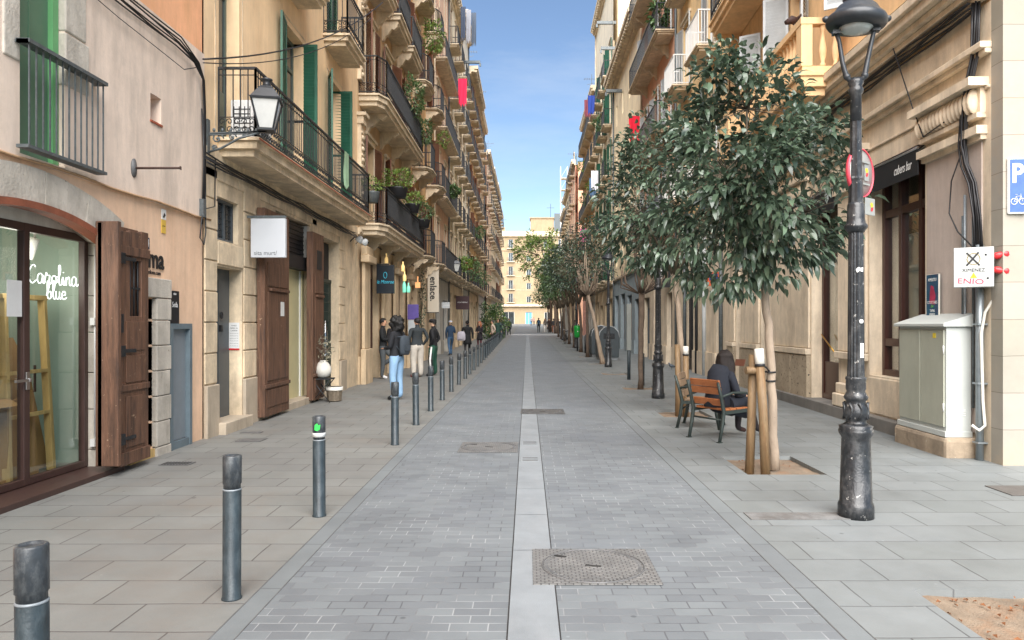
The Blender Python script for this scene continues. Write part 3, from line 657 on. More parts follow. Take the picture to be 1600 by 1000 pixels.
# old door leaf folded open
dl = empty('old_door_leaf', (XL+.03, 8.12, .02), 0, 'battered brown wooden door leaf with barred hatch, folded open beside the arched shop', 'door leaf')
mb = MB()
mb.box(.10,.15,-.26,.37,.18,.90); mb.box(.10,.15,-.26,-.02,.9,2.6); mb.box(.10,.15,.22,.37,.9,2.64); mb.box(.10,.15,-.02,.22,.9,1.68); mb.box(.10,.15,-.02,.22,2.3,2.62)
for za, zb in ((.24,.80),(.95,1.25),(1.3,1.62)): mb.box(.15,.162,-.12,.27,za,zb)
mb.box(.15,.175,-.26,.37,.06,.2); mb.box(.15,.17,-.26,.37,.86,.93); mb.box(.15,.172,-.26,.37,2.34,2.44)
mb.build('outer_leaf', M['wood_old'], dl, bevel=.006)
mb = MB(); mb.box(.02,.07,-.42,.30,.1,2.66); mb.box(.0,.24,-.42,-.36,.1,2.67); mb.build('inner_leaf', M['wood_old'], dl, bevel=.006)
mb = MB()
for k in range(3): mb.tube([(.125,.02+k*.08,1.68),(.125,.02+k*.08,2.3)], .009, 6)
mb.box(.118,.132,-.02,.22,1.98,2.0); mb.build('hatch_bars', M['iron'], dl)
mb = MB()
for z in (.35,1.3,2.3): mb.box(.155,.19,-.30,-.18,z-.06,z+.06); mb.box(.172,.182,-.26,.05,z-.02,z+.02)
mb.box(.15,.18,-.25,-.2,1.5,1.7); mb.build('hinge', M['iron'], dl, bevel=.004)
# stone door surround, inner door, lettering, small signs
m_ls = m_stone
mb = MB(); z = -.2
for k in range(7):
    h = .31; A.box(mb,8.95,9.31-(.03 if k%2 else 0),-.3,.05,z+.004,min(z+h,1.93)-.004); z += h
    if z >= 1.92: break
A.box(mb,8.40,9.31,-.3,.055,1.935,2.17); A.part('stone_doorway', mb, m_ls, bevel=.01)
mb = MB(); A.box(mb,8.4,8.95,-.3,-.25,.1,1.92); A.box(mb,8.70,8.74,-.25,-.235,.1,1.92); A.box(mb,8.4,8.95,-.3,.02,-.05,.10); A.part('inner_door', mb, M['wood_raw'])
mb = MB(); A.box(mb,8.72,8.86,-.245,-.14,1.38,1.56); A.part('letterbox', mb, M['black'], bevel=.01)
rl = (R(90),0,R(90))
text('luma', .34, M['black'], A.o, (.0,8.91,2.40), rl, .004, 'shop_lettering', sx=.95, bold=.006); text('lumabarcelona.com', .07, M['black'], A.o, (-.005,8.87,2.24), rl, .003, 'small_lettering')
t = empty('house_number_tile', (XL-.01,8.79,2.58), 0, 'dark blue tile with white number 34 above the small doorway', 'number sign'); MB().box(0,.015,-.065,.065,-.07,.07).build('tile', PM('blue_tile', hx('1f2c44'), .3, 0, .1, 9, 0), t); text('34', .13, M['white'], t, (.017,0,0), rl, .001, sx=.8)
t = empty('wall_sign', (XL-.01,9.46,1.83), 0, 'narrow black wall sign with small white letters above the grey metal door', 'sign'); MB().box(0,.03,-.12,.12,-.21,.21).build('board', M['black'], t, bevel=.004); text('Seda', .1, M['white'], t, (.031,0,.03), rl, .001, sx=.8); text('taller', .04, M['white'], t, (.031,0,.17), rl, .001)
t = empty('security_sign', (XL-.01,9.22,2.90), 0, 'small yellow security notice on the peach wall', 'sign'); MB().box(0,.006,-.055,.055,-.15,.02).build('yellow_plate', PM('yellow_sign', hx('d9b34c'), .5, 0, .05, 4, 0), t); MB().box(0,.008,-.055,.055,.022,.15).build('white_plate', M['white'], t); MB().prism([(-.03,.05),(.01,.11),(.04,.08),(.0,.04)], 'x', .008, .010).build('pictogram', M['black'], t); text('ALARMA', .02, M['black'], t, (.007,0,-.06), rl, .0005)
m_gm = PM('grey_metal_door', hx('7f878d'), .5, .1, .1, 3, .1, 40); m_gf = PM('grey_blue_frame', hx('68767d'), .5, .1, .15, 4, .1)
mb = MB(); A.box(mb,9.33,9.40,-.1,.03,-.05,1.62); A.box(mb,9.86,9.93,-.1,.03,-.05,1.62); A.box(mb,9.40,9.86,-.1,.03,1.55,1.62); A.box(mb,9.40,9.86,-.1,.02,-.05,.1); fo = A.part('meter_door', mb, m_gf)
mb = MB(); A.box(mb,9.40,9.86,-.06,-.03,.1,1.55); mb.build('door_panel', m_gm, fo)
# upper window: green leaf, stone reveal, grille
mb = MB(); A.box(mb,6.59,7.12,-.14,-.09,3.16,6.2); A.box(mb,6.84,6.86,-.09,-.08,3.16,6.2)
A.part('green_shutter', mb, PM('green_door_paint', hx('55735c'), .5, 0, .12, 2, .1))
mb = MB(); A.box(mb,7.12,7.205,-.14,-.04,3.16,6.2); A.part('green_frame', mb, PM('light_green_frame', hx('5f9a66'), .5, 0, .1, 3, .1))

mb = MB(); z = 3.95
for k in range(5):
    A.box(mb,7.21,7.60-(.05 if k%2 else 0),-.28,.03,z+.004,z+.52); z += .53
A.part('stone_reveal', mb, m_stone, bevel=.015); mb = MB(); A.box(mb,6.36,6.57,-.28,.028,3.95,6.6); A.part('stone_reveal', mb, m_stone, bevel=.015)
g_ = empty('window_grille', (XL+.0,7.05,3.2), 0, 'grey iron window guard of plain upright bars below the tall green shutter', 'window guard')
mb = MB(); mb.box(.04,.16,-.56,.66,.90,.935); mb.box(.04,.15,-.56,.66,-.03,-.0)
for k in range(13): mb.bar((.13,-.52+k*.095,0),(.13,-.52+k*.095,.9), .012)
mb.box(-.1,.15,-.56,-.53,.9,.93); mb.box(-.1,.15,.63,.66,.9,.93)
mb.build('bars', M['iron_grey'], g_)
mb = MB(); A.box(mb,8.85,9.13,-.28,.03,4.05,4.075); A.part('niche_sill', mb, M['terracotta'])
mb = MB(); A.wall(mb,8.86,9.12,4.07,4.4,[],-.27); A.part('niche_back', mb, m_grey)
br = empty('sign_bracket', (XL+.012,8.48,3.41), 0, 'bare rusty iron bracket rod sticking out of the grey plaster wall', 'bracket')
mb = MB(); mb.tube([(0,0,0),(.54,0,0)], .014, 8); mb.box(.54,.545,-.02,.02,-.02,.02); mb.build('rod', PM('rusty_iron', hx('4c3a33'), .8, .2, .3, 20, .3), br); mb = MB(); mb.T = Matrix.Rotation(R(90),4,'Y'); mb.lathe([(0,0),(.10,0),(.10,.012),(.02,.03)], n=14); q = mb.build('wall_plate', M['grate'], br); q.scale = (1,.6,1.1)

# ---- L2: sandstone ground floor with long balcony
m_sand = PM('sandstone_blocks', hx('e3cfb0'), .85, 0, .13, 1.6, .4, 40, stain=hx('93806a'), stain_amt=.5, stain_scale=(1.5,1.5,.7), grime=.28); m_cream = plaster('cream_stucco','f0cfa2',.92,.05,'c39a6c',.3); m_gray_stone = PM('plinth_stone', hx('b5a793'), .85, 0, .15, 2, .5, 40, stain=hx('6f6456'), stain_amt=.6)
B = Bld('sandstone_house', 'cream house with sandstone block ground floor, green shutters and long iron balcony on the left', 'house', 1, 10.34, XL)
U = lambda y: y-10.34
DO = (U(10.77),U(11.73),-1,2.47); WO = (U(10.77),U(11.58),2.86,3.50); OA = (U(13.3),U(15.45),-1,3.68); OB = (U(16.4),U(17.75),-1,3.57)
mb = MB(); B.wall(mb,0,9.4,-1,4.22,[DO,WO,OA,OB],0,.25); B.part('ground_wall', mb, m_sand)
ups = [(U(10.85),U(11.62),4.40,7.35),(U(13.85),U(14.95),4.40,7.3),(U(16.85),U(17.95),4.40,7.3)]
ups2 = [(U(10.9),U(11.9),8.15,10.9),(U(13.4),U(14.4),8.15,10.9),(U(16.7),U(17.7),8.15,10.9)]; ups3 = [(a,b,c+3.5,d+3.3) for a,b,c,d in ups2]; ups4 = [(a,b,c+3.4,d+3.1) for a,b,c,d in ups3]
mb = MB(); B.wall(mb,0,9.4,4.22,20.5,ups+ups2+ups3+ups4,0,.25); B.part('upper_wall', mb, m_cream)
B.body(0,9.4,20.5,m_cream); B.cornice(0,9.4,20.7,m_sand,.5,.6)
def blocks(b, mb, cols, z0, z1, h, gap=.018, d=.022, skip=()):
    z = z0; r = 0
    while z < z1-.1:
        zz = min(z+h, z1)
        for (a, c) in cols:
            if not any(a < s_[1]-.01 and c > s_[0]+.01 and z < s_[3]-.01 and zz > s_[2]+.01 for s_ in skip):
                b.box(mb, a+gap/2, c-gap/2, .001, d+.003*((r*7+int(a*3))%3), z+gap/2, zz-gap/2)
        z = zz; r += 1
mb = MB(); blocks(B, mb, [(0,.42),(1.42,2.15),(5.16,5.9),(7.42,7.95)], .75, 3.9, .445)
blocks(B, mb, [(.43,1.41)], 2.49, 2.84, .36); blocks(B, mb, [(0,1.2),(1.2,2.6),(2.6,4.1),(4.1,5.5),(5.5,6.7),(6.7,7.95)], 3.72, 4.15, .44)
B.part('stone_blocks', mb, m_sand, bevel=.01)
for a, c in ((0,.41),(1.40,2.9),(5.14,6.02),(7.43,8.0)): mb = MB(); B.box(mb,a,c,.001,.06,-.6,.74); B.part('plinth', mb, m_gray_stone, bevel=.012)
mb = MB(); B.box(mb,.38,1.45,-.25,.16,-.5,.17); B.box(mb,2.95,5.15,-.3,.10,-.5,.13); B.box(mb,6.03,7.42,-.3,.10,-.5,.10); B.part('doorstep', mb, m_gray_stone, bevel=.012)
m_dg = PM('dark_grey_door', hx('4b5257'), .45, .1, .1, 4, .05)
mb = MB(); B.box(mb,.43,1.39,-.25,-.20,.17,2.47); B.box(mb,.47,.9,-.2,-.19,.3,2.3); B.box(mb,.95,1.35,-.2,-.19,.3,2.3); dn = B.part('house_door', mb, m_dg); mb = MB(); mb.tube([B.P(-.16,1.0+.03*math.cos(t),1.75+.05*math.sin(t)) for t in [i*.52 for i in range(12)]], .012, 5, closed=True); B.box(mb,.97,1.03,-.19,-.15,1.5,1.6); mb.build('door_knocker', M['black'], dn)
mb = MB(); B.box(mb,.43,.47,-.14,-.08,2.86,3.5); B.box(mb,1.20,1.24,-.14,-.08,2.86,3.5); B.box(mb,.47,1.2,-.14,-.08,2.86,2.91); B.box(mb,.47,1.2,-.14,-.08,3.45,3.5); B.box(mb,.88,.92,-.14,-.08,2.9,3.46); wv = B.part('vent_window', mb, m_dg); mb = MB(); B.box(mb,.46,1.22,-.12,-.11,2.88,3.48); mb.build('pane', M['pane'], wv)
mb = MB()
for k in range(9): B.box(mb,.47+k*.085,.478+k*.085,-.105,-.095,2.9,3.46)
for k in range(6): B.box(mb,.47,1.2,-.107,-.099,2.95+k*.09,2.957+k*.09)
mb.build('wire_mesh', M['iron'], wv)
t = empty('paper_notice', (XL-.12, 11.72, 1.42), 0, 'white paper notice with a red lower edge on the reveal of the dark door', 'notice'); MB().box(-.085,.085,-.004,0,-.19,.22).build('paper', M['white'], t); MB().box(-.085,.085,-.0045,0.0,-.215,-.19).build('red_edge', M['red'], t)
tr = (R(90),0,0)
for k in range(9): text(('AVISO','OBRES AL','CARRER')[k] if k < 3 else 'informacio per als veins', .03 if k < 3 else .014, M['black'], t, (0,-.0045,.17-k*.04), tr, .0004, 'print')
# rolled shutter, cream doors, grille door in the two wide openings
mb = MB(); B.box(mb,2.96,5.11,-.27,-.24,.13,3.66); B.part('shop_backing', mb, M['dark'])
mb = MB(); B.box(mb,4.2,5.1,-.24,-.18,.13,2.75); B.box(mb,4.95,5.1,-.18,-.13,.13,3.6); ob = B.part('cream_door', mb, PM('cream_door', hx('cfc69a'), .5, 0, .06, 3, .05)); mb = MB(); B.box(mb,4.90,4.95,-.18,-.15,.13,2.8); mb.build('white_trim', M['white'], ob)
mb = MB(); B.box(mb,2.96,4.9,-.2,.0,2.72,2.98)
for k in range(14): B.box(mb,2.96,4.9,-.2,-.09+.012*(k%2),3.0+k*.045,3.04+k*.045)
B.part('roller_shutter', mb, M['black'])
mb = MB(); B.box(mb,4.93,5.105,-.26,-.02,2.76,3.66); B.part('shop_reveal', mb, m_tym)
mb = MB(); B.box(mb,6.06,7.40,-.27,-.24,.1,3.55); B.part('shop_backing', mb, M['dark'])
m_dgr = PM('dark_green_metal', hx('26352f'), .5, .2, .2, 8, .1); mb = MB()
for k in range(13): B.box(mb,6.08+k*.107,6.10+k*.107,-.2,-.18,.1,2.6)
for k in range(12): B.box(mb,6.07,7.39,-.205,-.185,.15+k*.22,.165+k*.22)
B.box(mb,6.07,7.39,-.22,-.17,2.6,2.68); B.part('grille_door', mb, m_dgr)
# wooden leaves of the two shops
def leaf2(y0, y1, z1, label, n=3, d=.10):
    o = empty('tall_door_leaf', (XL+.03,(y0+y1)/2,.06), 0, label, 'door leaf'); w = (y1-y0)/2
    mb = MB(); mb.box(d,d+.05,-w,w,0,z1); mb.box(.02,d,-w,-w+.10,0,z1); mb.box(.02,d-.02,w-.14,w-.02,0.05,z1-.1)
    for za, zb in ((.15,.45),(.6,2.1),(2.2,2.6)): mb.box(d+.05,d+.065,-w+.12,w-.1,za,zb)
    mb.box(d+.05,d+.08,-w,w,.48,.54); mb.box(d+.05,d+.10,-w+.2,w-.1,2.12,2.17)
    mb.build('leaf', M['wood_old'], o, bevel=.006); mb = MB(); mb.box(d+.05,d+.056,-w*.3,w*.6,z1-.75,z1-.35); mb.build('hatch', M['black'], o)
    return o
lo = leaf2(12.25,13.5,3.5,'tall brown panelled door leaf standing open behind the square white shop sign')
MB().box(.166,.170,.12,.3,1.7,1.95).build('paper', M['white'], lo)
leaf2(15.0,15.8,3.45,'narrower brown wooden door leaf open between the cream door and the grille door')
# upper windows with green shutters
fg = PM('grey_green_frame', hx('59665f'), .5, 0, .1, 4, .05)
B.window(ups[0][0],4.40,.77,2.95,fg,near=True)
B.window(ups[1][0],4.40,1.10,2.9,fg,shut='open',sm=M['shutter_green'],near=True,ang=(170,90)); B.window(ups[2][0],4.40,1.10,2.9,fg,shut='open',sm=M['shutter_green'],near=True,ang=(158,88))
for L_ in (ups2,ups3,ups4):
    for a,b_,c,e in L_: B.window(a,c,1.0,e-c,fg,shut='closed' if (a > 5) else 'open',sm=M['shutter_green'],near=L_ is ups2)
B.balcony(U(10.8),U(18.55),4.36,.60,m_sand,M['iron'],sp=.105,scroll=True,t=.26)
mb = MB(); B.box(mb,U(10.79),U(18.56),.60,.63,4.325,4.345); B.part('tile_edge', mb, M['terracotta'])
for z in (8.1,11.6,15.0):
    for a, b_ in ((2.2,4.35),(6.05,7.7)): B.balcony(a,b_,z,.58,m_sand,M['iron'],sp=.1,scroll=(z < 9),t=.24)
mb = MB()
for a,b_,c,e in ups: 
    for q,w_ in ((a-.14,a-.11),(b_+.11,b_+.14)): B.box(mb,q,w_,.001,.008,4.4,e+.14)
    B.box(mb,a-.14,b_+.14,.001,.008,e+.11,e+.14)
B.part('stucco_line', mb, m_sand)
# carved pilaster between the two houses
# ------------------------------------------------------------ generic street house
m_trim = PM('stone_trim', hx('dfcdb1'), .85, 0, .12, 2, .3, 40, stain=hx('86755f'), stain_amt=.4, grime=.28)
m_roll = BRK('metal_roller_shutter', hx('8d9194'), hx('868a8d'), hx('55585a'), 9, .1, .012, axes='yz', rough=.45, var=.12)
m_sf = PM('shop_front_dark', hx('2a2523'), .45, 0, .2, 5, .1)
def house(name, label, side, y0, Wd, H, X, wall, ground, zs, ncol, sh=None, shm=None, bal='each', iron=None, trim=None, balmat=None, ww=1.05, wh=2.45, proj=.6, seed=1, corbel=0, bowed=0, sp=.14, fm=None, gh=4.1, corn=.45, near=False, balskip=(), dentil=True, glist=None, extras=True, sur=True, colo=0.0):
    rnd = random.Random(seed); trim = trim or m_trim; iron = iron or M['iron']; fm = fm or fg
    b = Bld(name, label, 'house', side, y0, X); ops = []; cols = [Wd*(i+.5)/ncol+colo for i in range(ncol)]
    gops = []
    if glist is None:
        nb = max(2, round(Wd/2.7)); 
        for i in range(nb):
            c = Wd*(i+.5)/nb; w = rnd.choice((1.1,1.7,1.9)); w = min(w, Wd/nb-.5); gops.append((c-w/2,c+w/2,-1,rnd.choice((2.9,3.2,3.4)), rnd.choice(('shop','shop','door','roll'))))
    else: gops = glist
    for z in zs:
        for c in cols: ops.append((c-ww/2,c+ww/2,z,z+wh))
    mb = MB(); b.wall(mb,0,Wd,-1,gh,[g[:4] for g in gops],0,.3); b.part('ground_wall', mb, ground)
    mb = MB(); b.wall(mb,0,Wd,gh,H,ops,0,.25); b.part('upper_wall', mb, wall)
    b.body(0,Wd,H,wall,d=-.31); b.cornice(0,Wd,H+.25,trim,corn,.6,dentil)
    band(b,0,Wd,gh,.12,.09,trim)
    prev = 0
    for g in sorted(gops)+[(Wd,Wd,0,0,'')]:
        if g[0]-prev > .15: mb = MB(); b.box(mb,prev+.01,g[0]-.01,.001,.05,-1,.75); b.part('plinth', mb, ground)
        prev = g[1]
    for u0,u1,z0,z1,k in gops:
        if k == 'void': continue
        mb = MB()
        if k == 'roll': b.box(mb,u0,u1,-.3,-.2,-.5,z1); b.part('roller_shutter', mb, m_roll); continue
        if k == 'door':
            b.box(mb,u0,u1,-.3,-.22,-.5,z1)
            for q in (0,1): 
                w = (u1-u0)/2; b.box(mb,u0+q*w+.1,u0+(q+1)*w-.08,-.22,-.20,.3,1.1); b.box(mb,u0+q*w+.1,u0+(q+1)*w-.08,-.22,-.20,1.3,z1-.7)
            b.box(mb,u0,u1,-.22,-.17,z1-.55,z1-.47)
            b.part('street_door', mb, rnd.choice((M['wood_dark'], m_dg, m_dgr, M['wood_old']))); continue
        b.box(mb,u0,u0+.08,-.3,-.18,0,z1); b.box(mb,u1-.08,u1,-.3,-.18,0,z1); b.box(mb,u0+.08,u1-.08,-.3,-.18,z1-.5,z1); b.box(mb,u0+.08,u1-.08,-.3,-.2,-.4,.4)
        if u1-u0 > 1.3: b.box(mb,(u0+u1)/2-.04,(u0+u1)/2+.04,-.3,-.19,.4,z1-.5)
        s_ = b.part('shop_window', mb, rnd.choice((m_sf, M['wood_dark'], m_dg)))
        mb = MB(); b.box(mb,u0+.05,u1-.05,-.27,-.25,.38,z1-.48); mb.build('pane', M['pane'], s_)
    for zi, z in enumerate(zs):
        for ci, c in enumerate(cols):
            b.window(c-ww/2, z, ww, wh, fm, shut=sh if rnd.random() < .85 else 'one' if sh == 'open' else sh, sm=shm, near=near, sur=trim if sur else None, pane=M['pane'] if rnd.random() < .7 else M['pane_light'], ang=rnd.choice(((165,165),(172,150),(150,172))))
            if bal == 'each' and (zi,ci) not in balskip: b.balcony(c-ww/2-.35, c+ww/2+.35, z, proj-.06*(zi>1), balmat or trim, iron, sp=sp, corbel=corbel, bowed=bowed)
        if bal == 'long' and zi not in balskip: b.balcony(.35, Wd-.35, z, proj, balmat or trim, iron, sp=sp, corbel=corbel)
    if extras:
        mb = MB()                                   # down pipe and a cable run
        mb.tube([b.P(.06,Wd-.12,z) for z in (.3, gh, H-.3)], .045, 8); b.part('down_pipe', mb, M['iron_grey'] if seed % 2 else m_trim)
        mb = MB(); mb.tube([b.P(.05+.02*math.sin(i*2.1+seed), Wd*i/8, gh-.12-.05*abs(math.sin(i*1.3))) for i in range(9)], .02, 5); b.part('cable', mb, M['cable'])
        mb = MB(); b.box(mb,Wd*.3,Wd*.3+1.1,-3,-2.2,H-.1,H+1.1); b.box(mb,Wd*.7,Wd*.7+.7,-4,-3,H-.1,H+.8); b.part('chimney', mb, m_trim)
    return b
c_ = lambda n,h,**k: plaster(n,h,1.0,**k)
HL = []
m_tan = c_('tan_stone_wall','bfa078',amt=.5); m_ochre = c_('ochre_wall','cfa36c'); m_pinkish = c_('pinkish_wall','cfa78a'); m_pale = c_('pale_wall','d2c3a6',amt=.45); m_yel = c_('yellow_wall','e0bd84'); m_whit = c_('whitish_wall','d8cfbd'); m_green = c_('lime_tinted_wall','b9ab82')
m_gst = PM('brown_ground_stone', hx('d6bf9e'), .85, 0, .14, 2, .4, 30, stain=hx('806c55'), stain_amt=.5, grime=.18)
m_gst2 = PM('grey_ground_stone', hx('b8b3a9'), .85, 0, .14, 2, .4, 30, stain=hx('696660'), stain_amt=.5)
ZS = (4.36, 7.85, 11.3, 14.7, 17.9)
g3 = [(1.15,2.75,-1,3.5,'shop'),(3.2,4.7,-1,3.5,'door'),(5.6,7.5,-1,3.6,'shop')]
b3 = house('ornate_house','ornate tan stone house with heavy carved balconies over the bar, left side',1,19.74,8.4,21.2,XL,m_tan,m_gst,ZS,3,'open',M['shutter_brown'],bal=None,seed=11,glist=g3,near=True,colo=.1)
# its upper storeys: wide bowed balconies with dense ironwork on scrolled corbels
b3.balcony(.15,8.2,4.36,.72,m_trim,M['iron'],sp=.09,scroll=True,corbel=4,bowed=1,t=.3)
b3.balcony(.1,7.9,7.85,.72,m_trim,M['iron'],sp=.09,scroll=True,corbel=4,bowed=1,t=.3)
for z in ZS[2:]:
    b3.balcony(.5,2.6,z,.62,m_trim,M['iron'],sp=.09,scroll=True,corbel=2,t=.3); b3.balcony(3.15,5.3,z,.62,m_trim,M['iron'],sp=.09,scroll=True,corbel=2,t=.3); b3.balcony(5.8,8.0,z,.62,m_trim,M['iron'],sp=.09,scroll=True,corbel=2,t=.3)
def capital(b, u, z0, z1, w, mat):
    mb = MB(); b.box(mb,u-w,u+w,.001,.10,z0,z1-.3)
    b.box(mb,u-w-.07,u+w+.07,.001,.24,z1-.09,z1); b.box(mb,u-w-.03,u+w+.03,.001,.17,z1-.3,z1-.09)
    k = z0+.15
    while k < z1-.5: mb.ball((b.s*.11,u,k),(.05,.1,.07),8,6); b.box(mb,u-w*.75,u+w*.75,.10,.125,k+.11,k+.17); k += .3
    b.part('carved_pilaster', mb, mat)
for u in (.12, 8.2):
    for z in (4.7,8.2): capital(b3,u,z,z+2.6,.16,m_trim)
for u, w in ((.55,.45),(3.0,.17),(5.15,.38),(7.95,.34)):
    mb = MB(); b3.box(mb,u-w,u+w,.052,.20,-.6,.95); b3.box(mb,u-w*.8,u+w*.8,.06,.15,.95,3.3); b3.box(mb,u-w-.04,u+w+.04,.06,.3,3.3,3.5); b3.box(mb,u-w,u+w,.06,.22,3.5,3.75); b3.part('stone_pier', mb, m_gst, bevel=.02)
house('bay_house','tan house with curved balconies full of climbing green plants, left side',1,28.14,7.6,21.0,XL,m_ochre,m_gst,ZS,2,'open',M['shutter_brown'],'each',seed=12,corbel=2,bowed=1,sp=.11,ww=1.3,proj=.75)
mb = MB(); b4 = [o for o in bpy.data.objects if o.name == 'bay_house'][0]
house('balcony_house','pinkish house with wide plain balconies and white striped blinds, left side',1,35.74,6.6,20.6,XL,m_pinkish,m_gst2,ZS,2,'roll',M['offwhite'],'long',seed=13,sp=.13,balskip=(4,))
house('pale_house','pale whitish house with drying clothes on its top balcony, left side',1,42.34,8.6,21.4,XL,m_pale,m_gst,ZS,3,'closed',M['shutter_brown'],'each',seed=14,sp=.13)
house('tall_white_house','taller whitish house with bare party wall above its neighbour, left side',1,50.94,5.6,23.0,XL,m_whit,m_gst2,ZS,2,'roll',M['offwhite'],'each',seed=15,sp=.14)
house('cornice_house','ochre house with a deep yellow cornice, left side',1,56.54,10.5,21.0,XL,m_yel,m_gst,ZS,4,'open',M['shutter_brown'],'each',seed=16,corn=.75,sp=.14)
house('tan_corner_house','tan house with narrow balconies beyond the deep yellow cornice, left side',1,67.04,10,21.3,XL,m_tan,m_gst2,ZS,3,'roll',M['offwhite'],'each',seed=17,sp=.15)
house('far_pink_house','pinkish house just past the crossing on the left',1,82.0,11,20.3,XL,m_pinkish,m_gst,ZS,3,'closed',M['shutter_green'],'each',seed=18,sp=.18,extras=False)
house('far_pale_house','pale house farther along on the left before the street ends',1,93.0,12,20.6,XL,m_pale,m_gst2,ZS,4,'roll',M['offwhite'],'each',seed=19,sp=.18,extras=False)
house('far_white_house','whitish house last of the left row',1,105.0,13,20.8,XL,m_whit,m_gst,ZS,4,'open',M['shutter_brown'],'each',seed=20,sp=.2,extras=False)
house('last_ochre_house','ochre house at the far left end of the street',1,118.0,16,20,XL-.2,m_ochre,m_gst,ZS,4,'closed',M['shutter_brown'],'each',seed=21,sp=.22,extras=False)
# ---- right row
XR = 5.65
m_rstone = PM('beige_ashlar', hx('e2d1b8'), .85, 0, .1, 1.5, .35, 40, stain=hx('8d7b67'), stain_amt=.45, stain_scale=(1.2,1.2,.4), grime=.25); m_ror = c_('amber_stucco','e4bd8a'); m_rye = c_('butter_stucco','ecc890'); m_rpk = c_('salmon_stucco','dfa989'); m_rcr = c_('cream_stucco_right','eed9b2'); m_rcr2 = c_('light_cream_stucco','ecdcbf')
ZR = (5.95, 9.55, 13.0, 16.4)
m_corner = BRK('corner_limestone', hx('9d978d'), hx('959083'), hx('756d61'), .9, .42, .004, axes='xz', rough=.8, var=.1, stain=hx('b59a78'), stain_amt=.55, bump=.3)
RA = Bld('bar_house','beige stone corner house with dark bar front and stone balustrade, nearest on the right','house',-1,8.6,5.42,-.02)
V = lambda y: y-8.6
LEN = 12.0
W1 = (V(10.08),V(11.80),.80,4.12); D1 = (V(13.02),V(14.34),-1,4.12); D2 = (V(16.9),V(17.65),-1,3.9); D3 = (V(19.3),V(19.9),-1,3.9)
mb = MB(); RA.wall(mb,0,LEN,-1,5.4,[W1,D1,D2,D3],0,.45)
RA.part('ground_wall', mb, m_rstone)
m_panel = plaster('mauve_grey_panel','c0b1a6',.88,.03,'a08e80',.4)
mb = MB(); RA.box(mb,.16,1.40,.001,.02,.3,3.86); RA.part('smooth_panel', mb, m_panel)
uo = [(5.95,7.0,5.95,8.6),(8.0,9.0,5.95,8.6),(2.4,3.5,6.9,8.8)]; u2 = [(a,b_,9.6,12.1) for a,b_,c,d in uo]; u3 = [(a,b_,13.1,15.4) for a,b_,c,d in uo]
mb = MB(); RA.wall(mb,0,LEN,5.4,20.5,uo+u2+u3,-.02,.25); RA.part('upper_wall', mb, m_ror)
mb = MB(); RA.box(mb,.02,LEN-.02,-.47,-9,-1,20.4); RA.part('house_body', mb, m_ror)
mb = MB(); RA.box(mb,-.22,0,.0,-9,-1,20.4); RA.part('corner_wall', mb, m_corner)
mb = MB()
def seg(u0,u1,z0,z1,d): RA.box(mb,u0,u1,.0015,d,z0,z1)
seg(-.02,LEN,4.84,4.92,.14); seg(-.02,LEN,4.78,4.84,.08)
seg(-.02,LEN,5.44,5.50,.10); seg(-.02,LEN,5.50,5.58,.18); seg(-.02,LEN,5.58,5.66,.26); seg(-.02,LEN,5.66,5.78,.36); seg(-.02,LEN,5.78,5.90,.42); seg(0,LEN,4.38,4.42,.03)
RA.part('entablature', mb, m_rstone, bevel=.012)
mb = MB(); mb.add([RA.P(-.02,0,5.9),RA.P(.42,0,5.905),RA.P(.42,LEN,5.905),RA.P(-.02,LEN,6.0)],[(0,1,2,3)]); RA.part('cornice_top', mb, m_rstone)
# capitals with egg-and-dart over the piers
def eggcap(u0,u1):
    mb = MB(); seg_ = lambda z0,z1,d,e=.0: RA.box(mb,u0-e,u1+e,.0015,d,z0,z1)
    seg_(3.86,3.96,.13,.03); seg_(3.80,3.86,.07,.01); seg_(4.42,4.52,.24,.06); seg_(4.10,4.42,.07); seg_(4.06,4.12,.11)
    k = u0+.05
    while k < u1-.02: mb.ball((-.10-.0,k+.03,4.27),(.085,.036,.15),8,6); k += .088
    RA.part('egg_capital', mb, m_rstone)
eggcap(.10,1.44); eggcap(V(11.84),V(12.95)); eggcap(V(14.4),V(16.85)); eggcap(V(17.7),V(19.25))
# piers, plinths and step
for a,b_ in ((V(11.84),V(12.95)),(V(14.38),V(16.86)),(V(17.7),V(19.25)),(V(19.95),LEN)):
    mb = MB(); RA.box(mb,a,b_,.0015,.05,1.15,3.86); RA.box(mb,a-.02,b_+.02,.0015,.11,1.02,1.14); RA.part('pier', mb, m_rstone, bevel=.012)
m_pit = PM('pitted_plinth', hx('a59680'), .9, 0, .2, 3, .9, 22, spot=hx('2b2825'), spot_thr=.60, spot_scale=17)
for a,b_ in ((V(14.36),V(15.3)),(V(15.32),V(16.88)),(V(17.68),V(19.27)),(V(19.93),LEN)): mb = MB(); RA.box(mb,a,b_,.0015,.09,-.5,1.01); RA.part('mottled_plinth', mb, m_pit, bevel=.01)
mb = MB(); RA.box(mb,V(11.86),V(12.93),.0015,.16,.2,.42); RA.box(mb,V(11.9),V(12.9),.0015,.11,.42,.6); RA.box(mb,V(10.05),V(11.83),-.2,.015,.2,.78); RA.part('pier_base', mb, m_rstone, bevel=.02)
mb = MB(); RA.box(mb,V(9.0),V(16.3),-.45,.17,-.5,.19); RA.part('stone_step', mb, PM('dark_step_stone', hx('77746f'), .75, 0, .15, 3, .3, 40, stain=hx('4e4c49'), stain_amt=.6), bevel=.012)
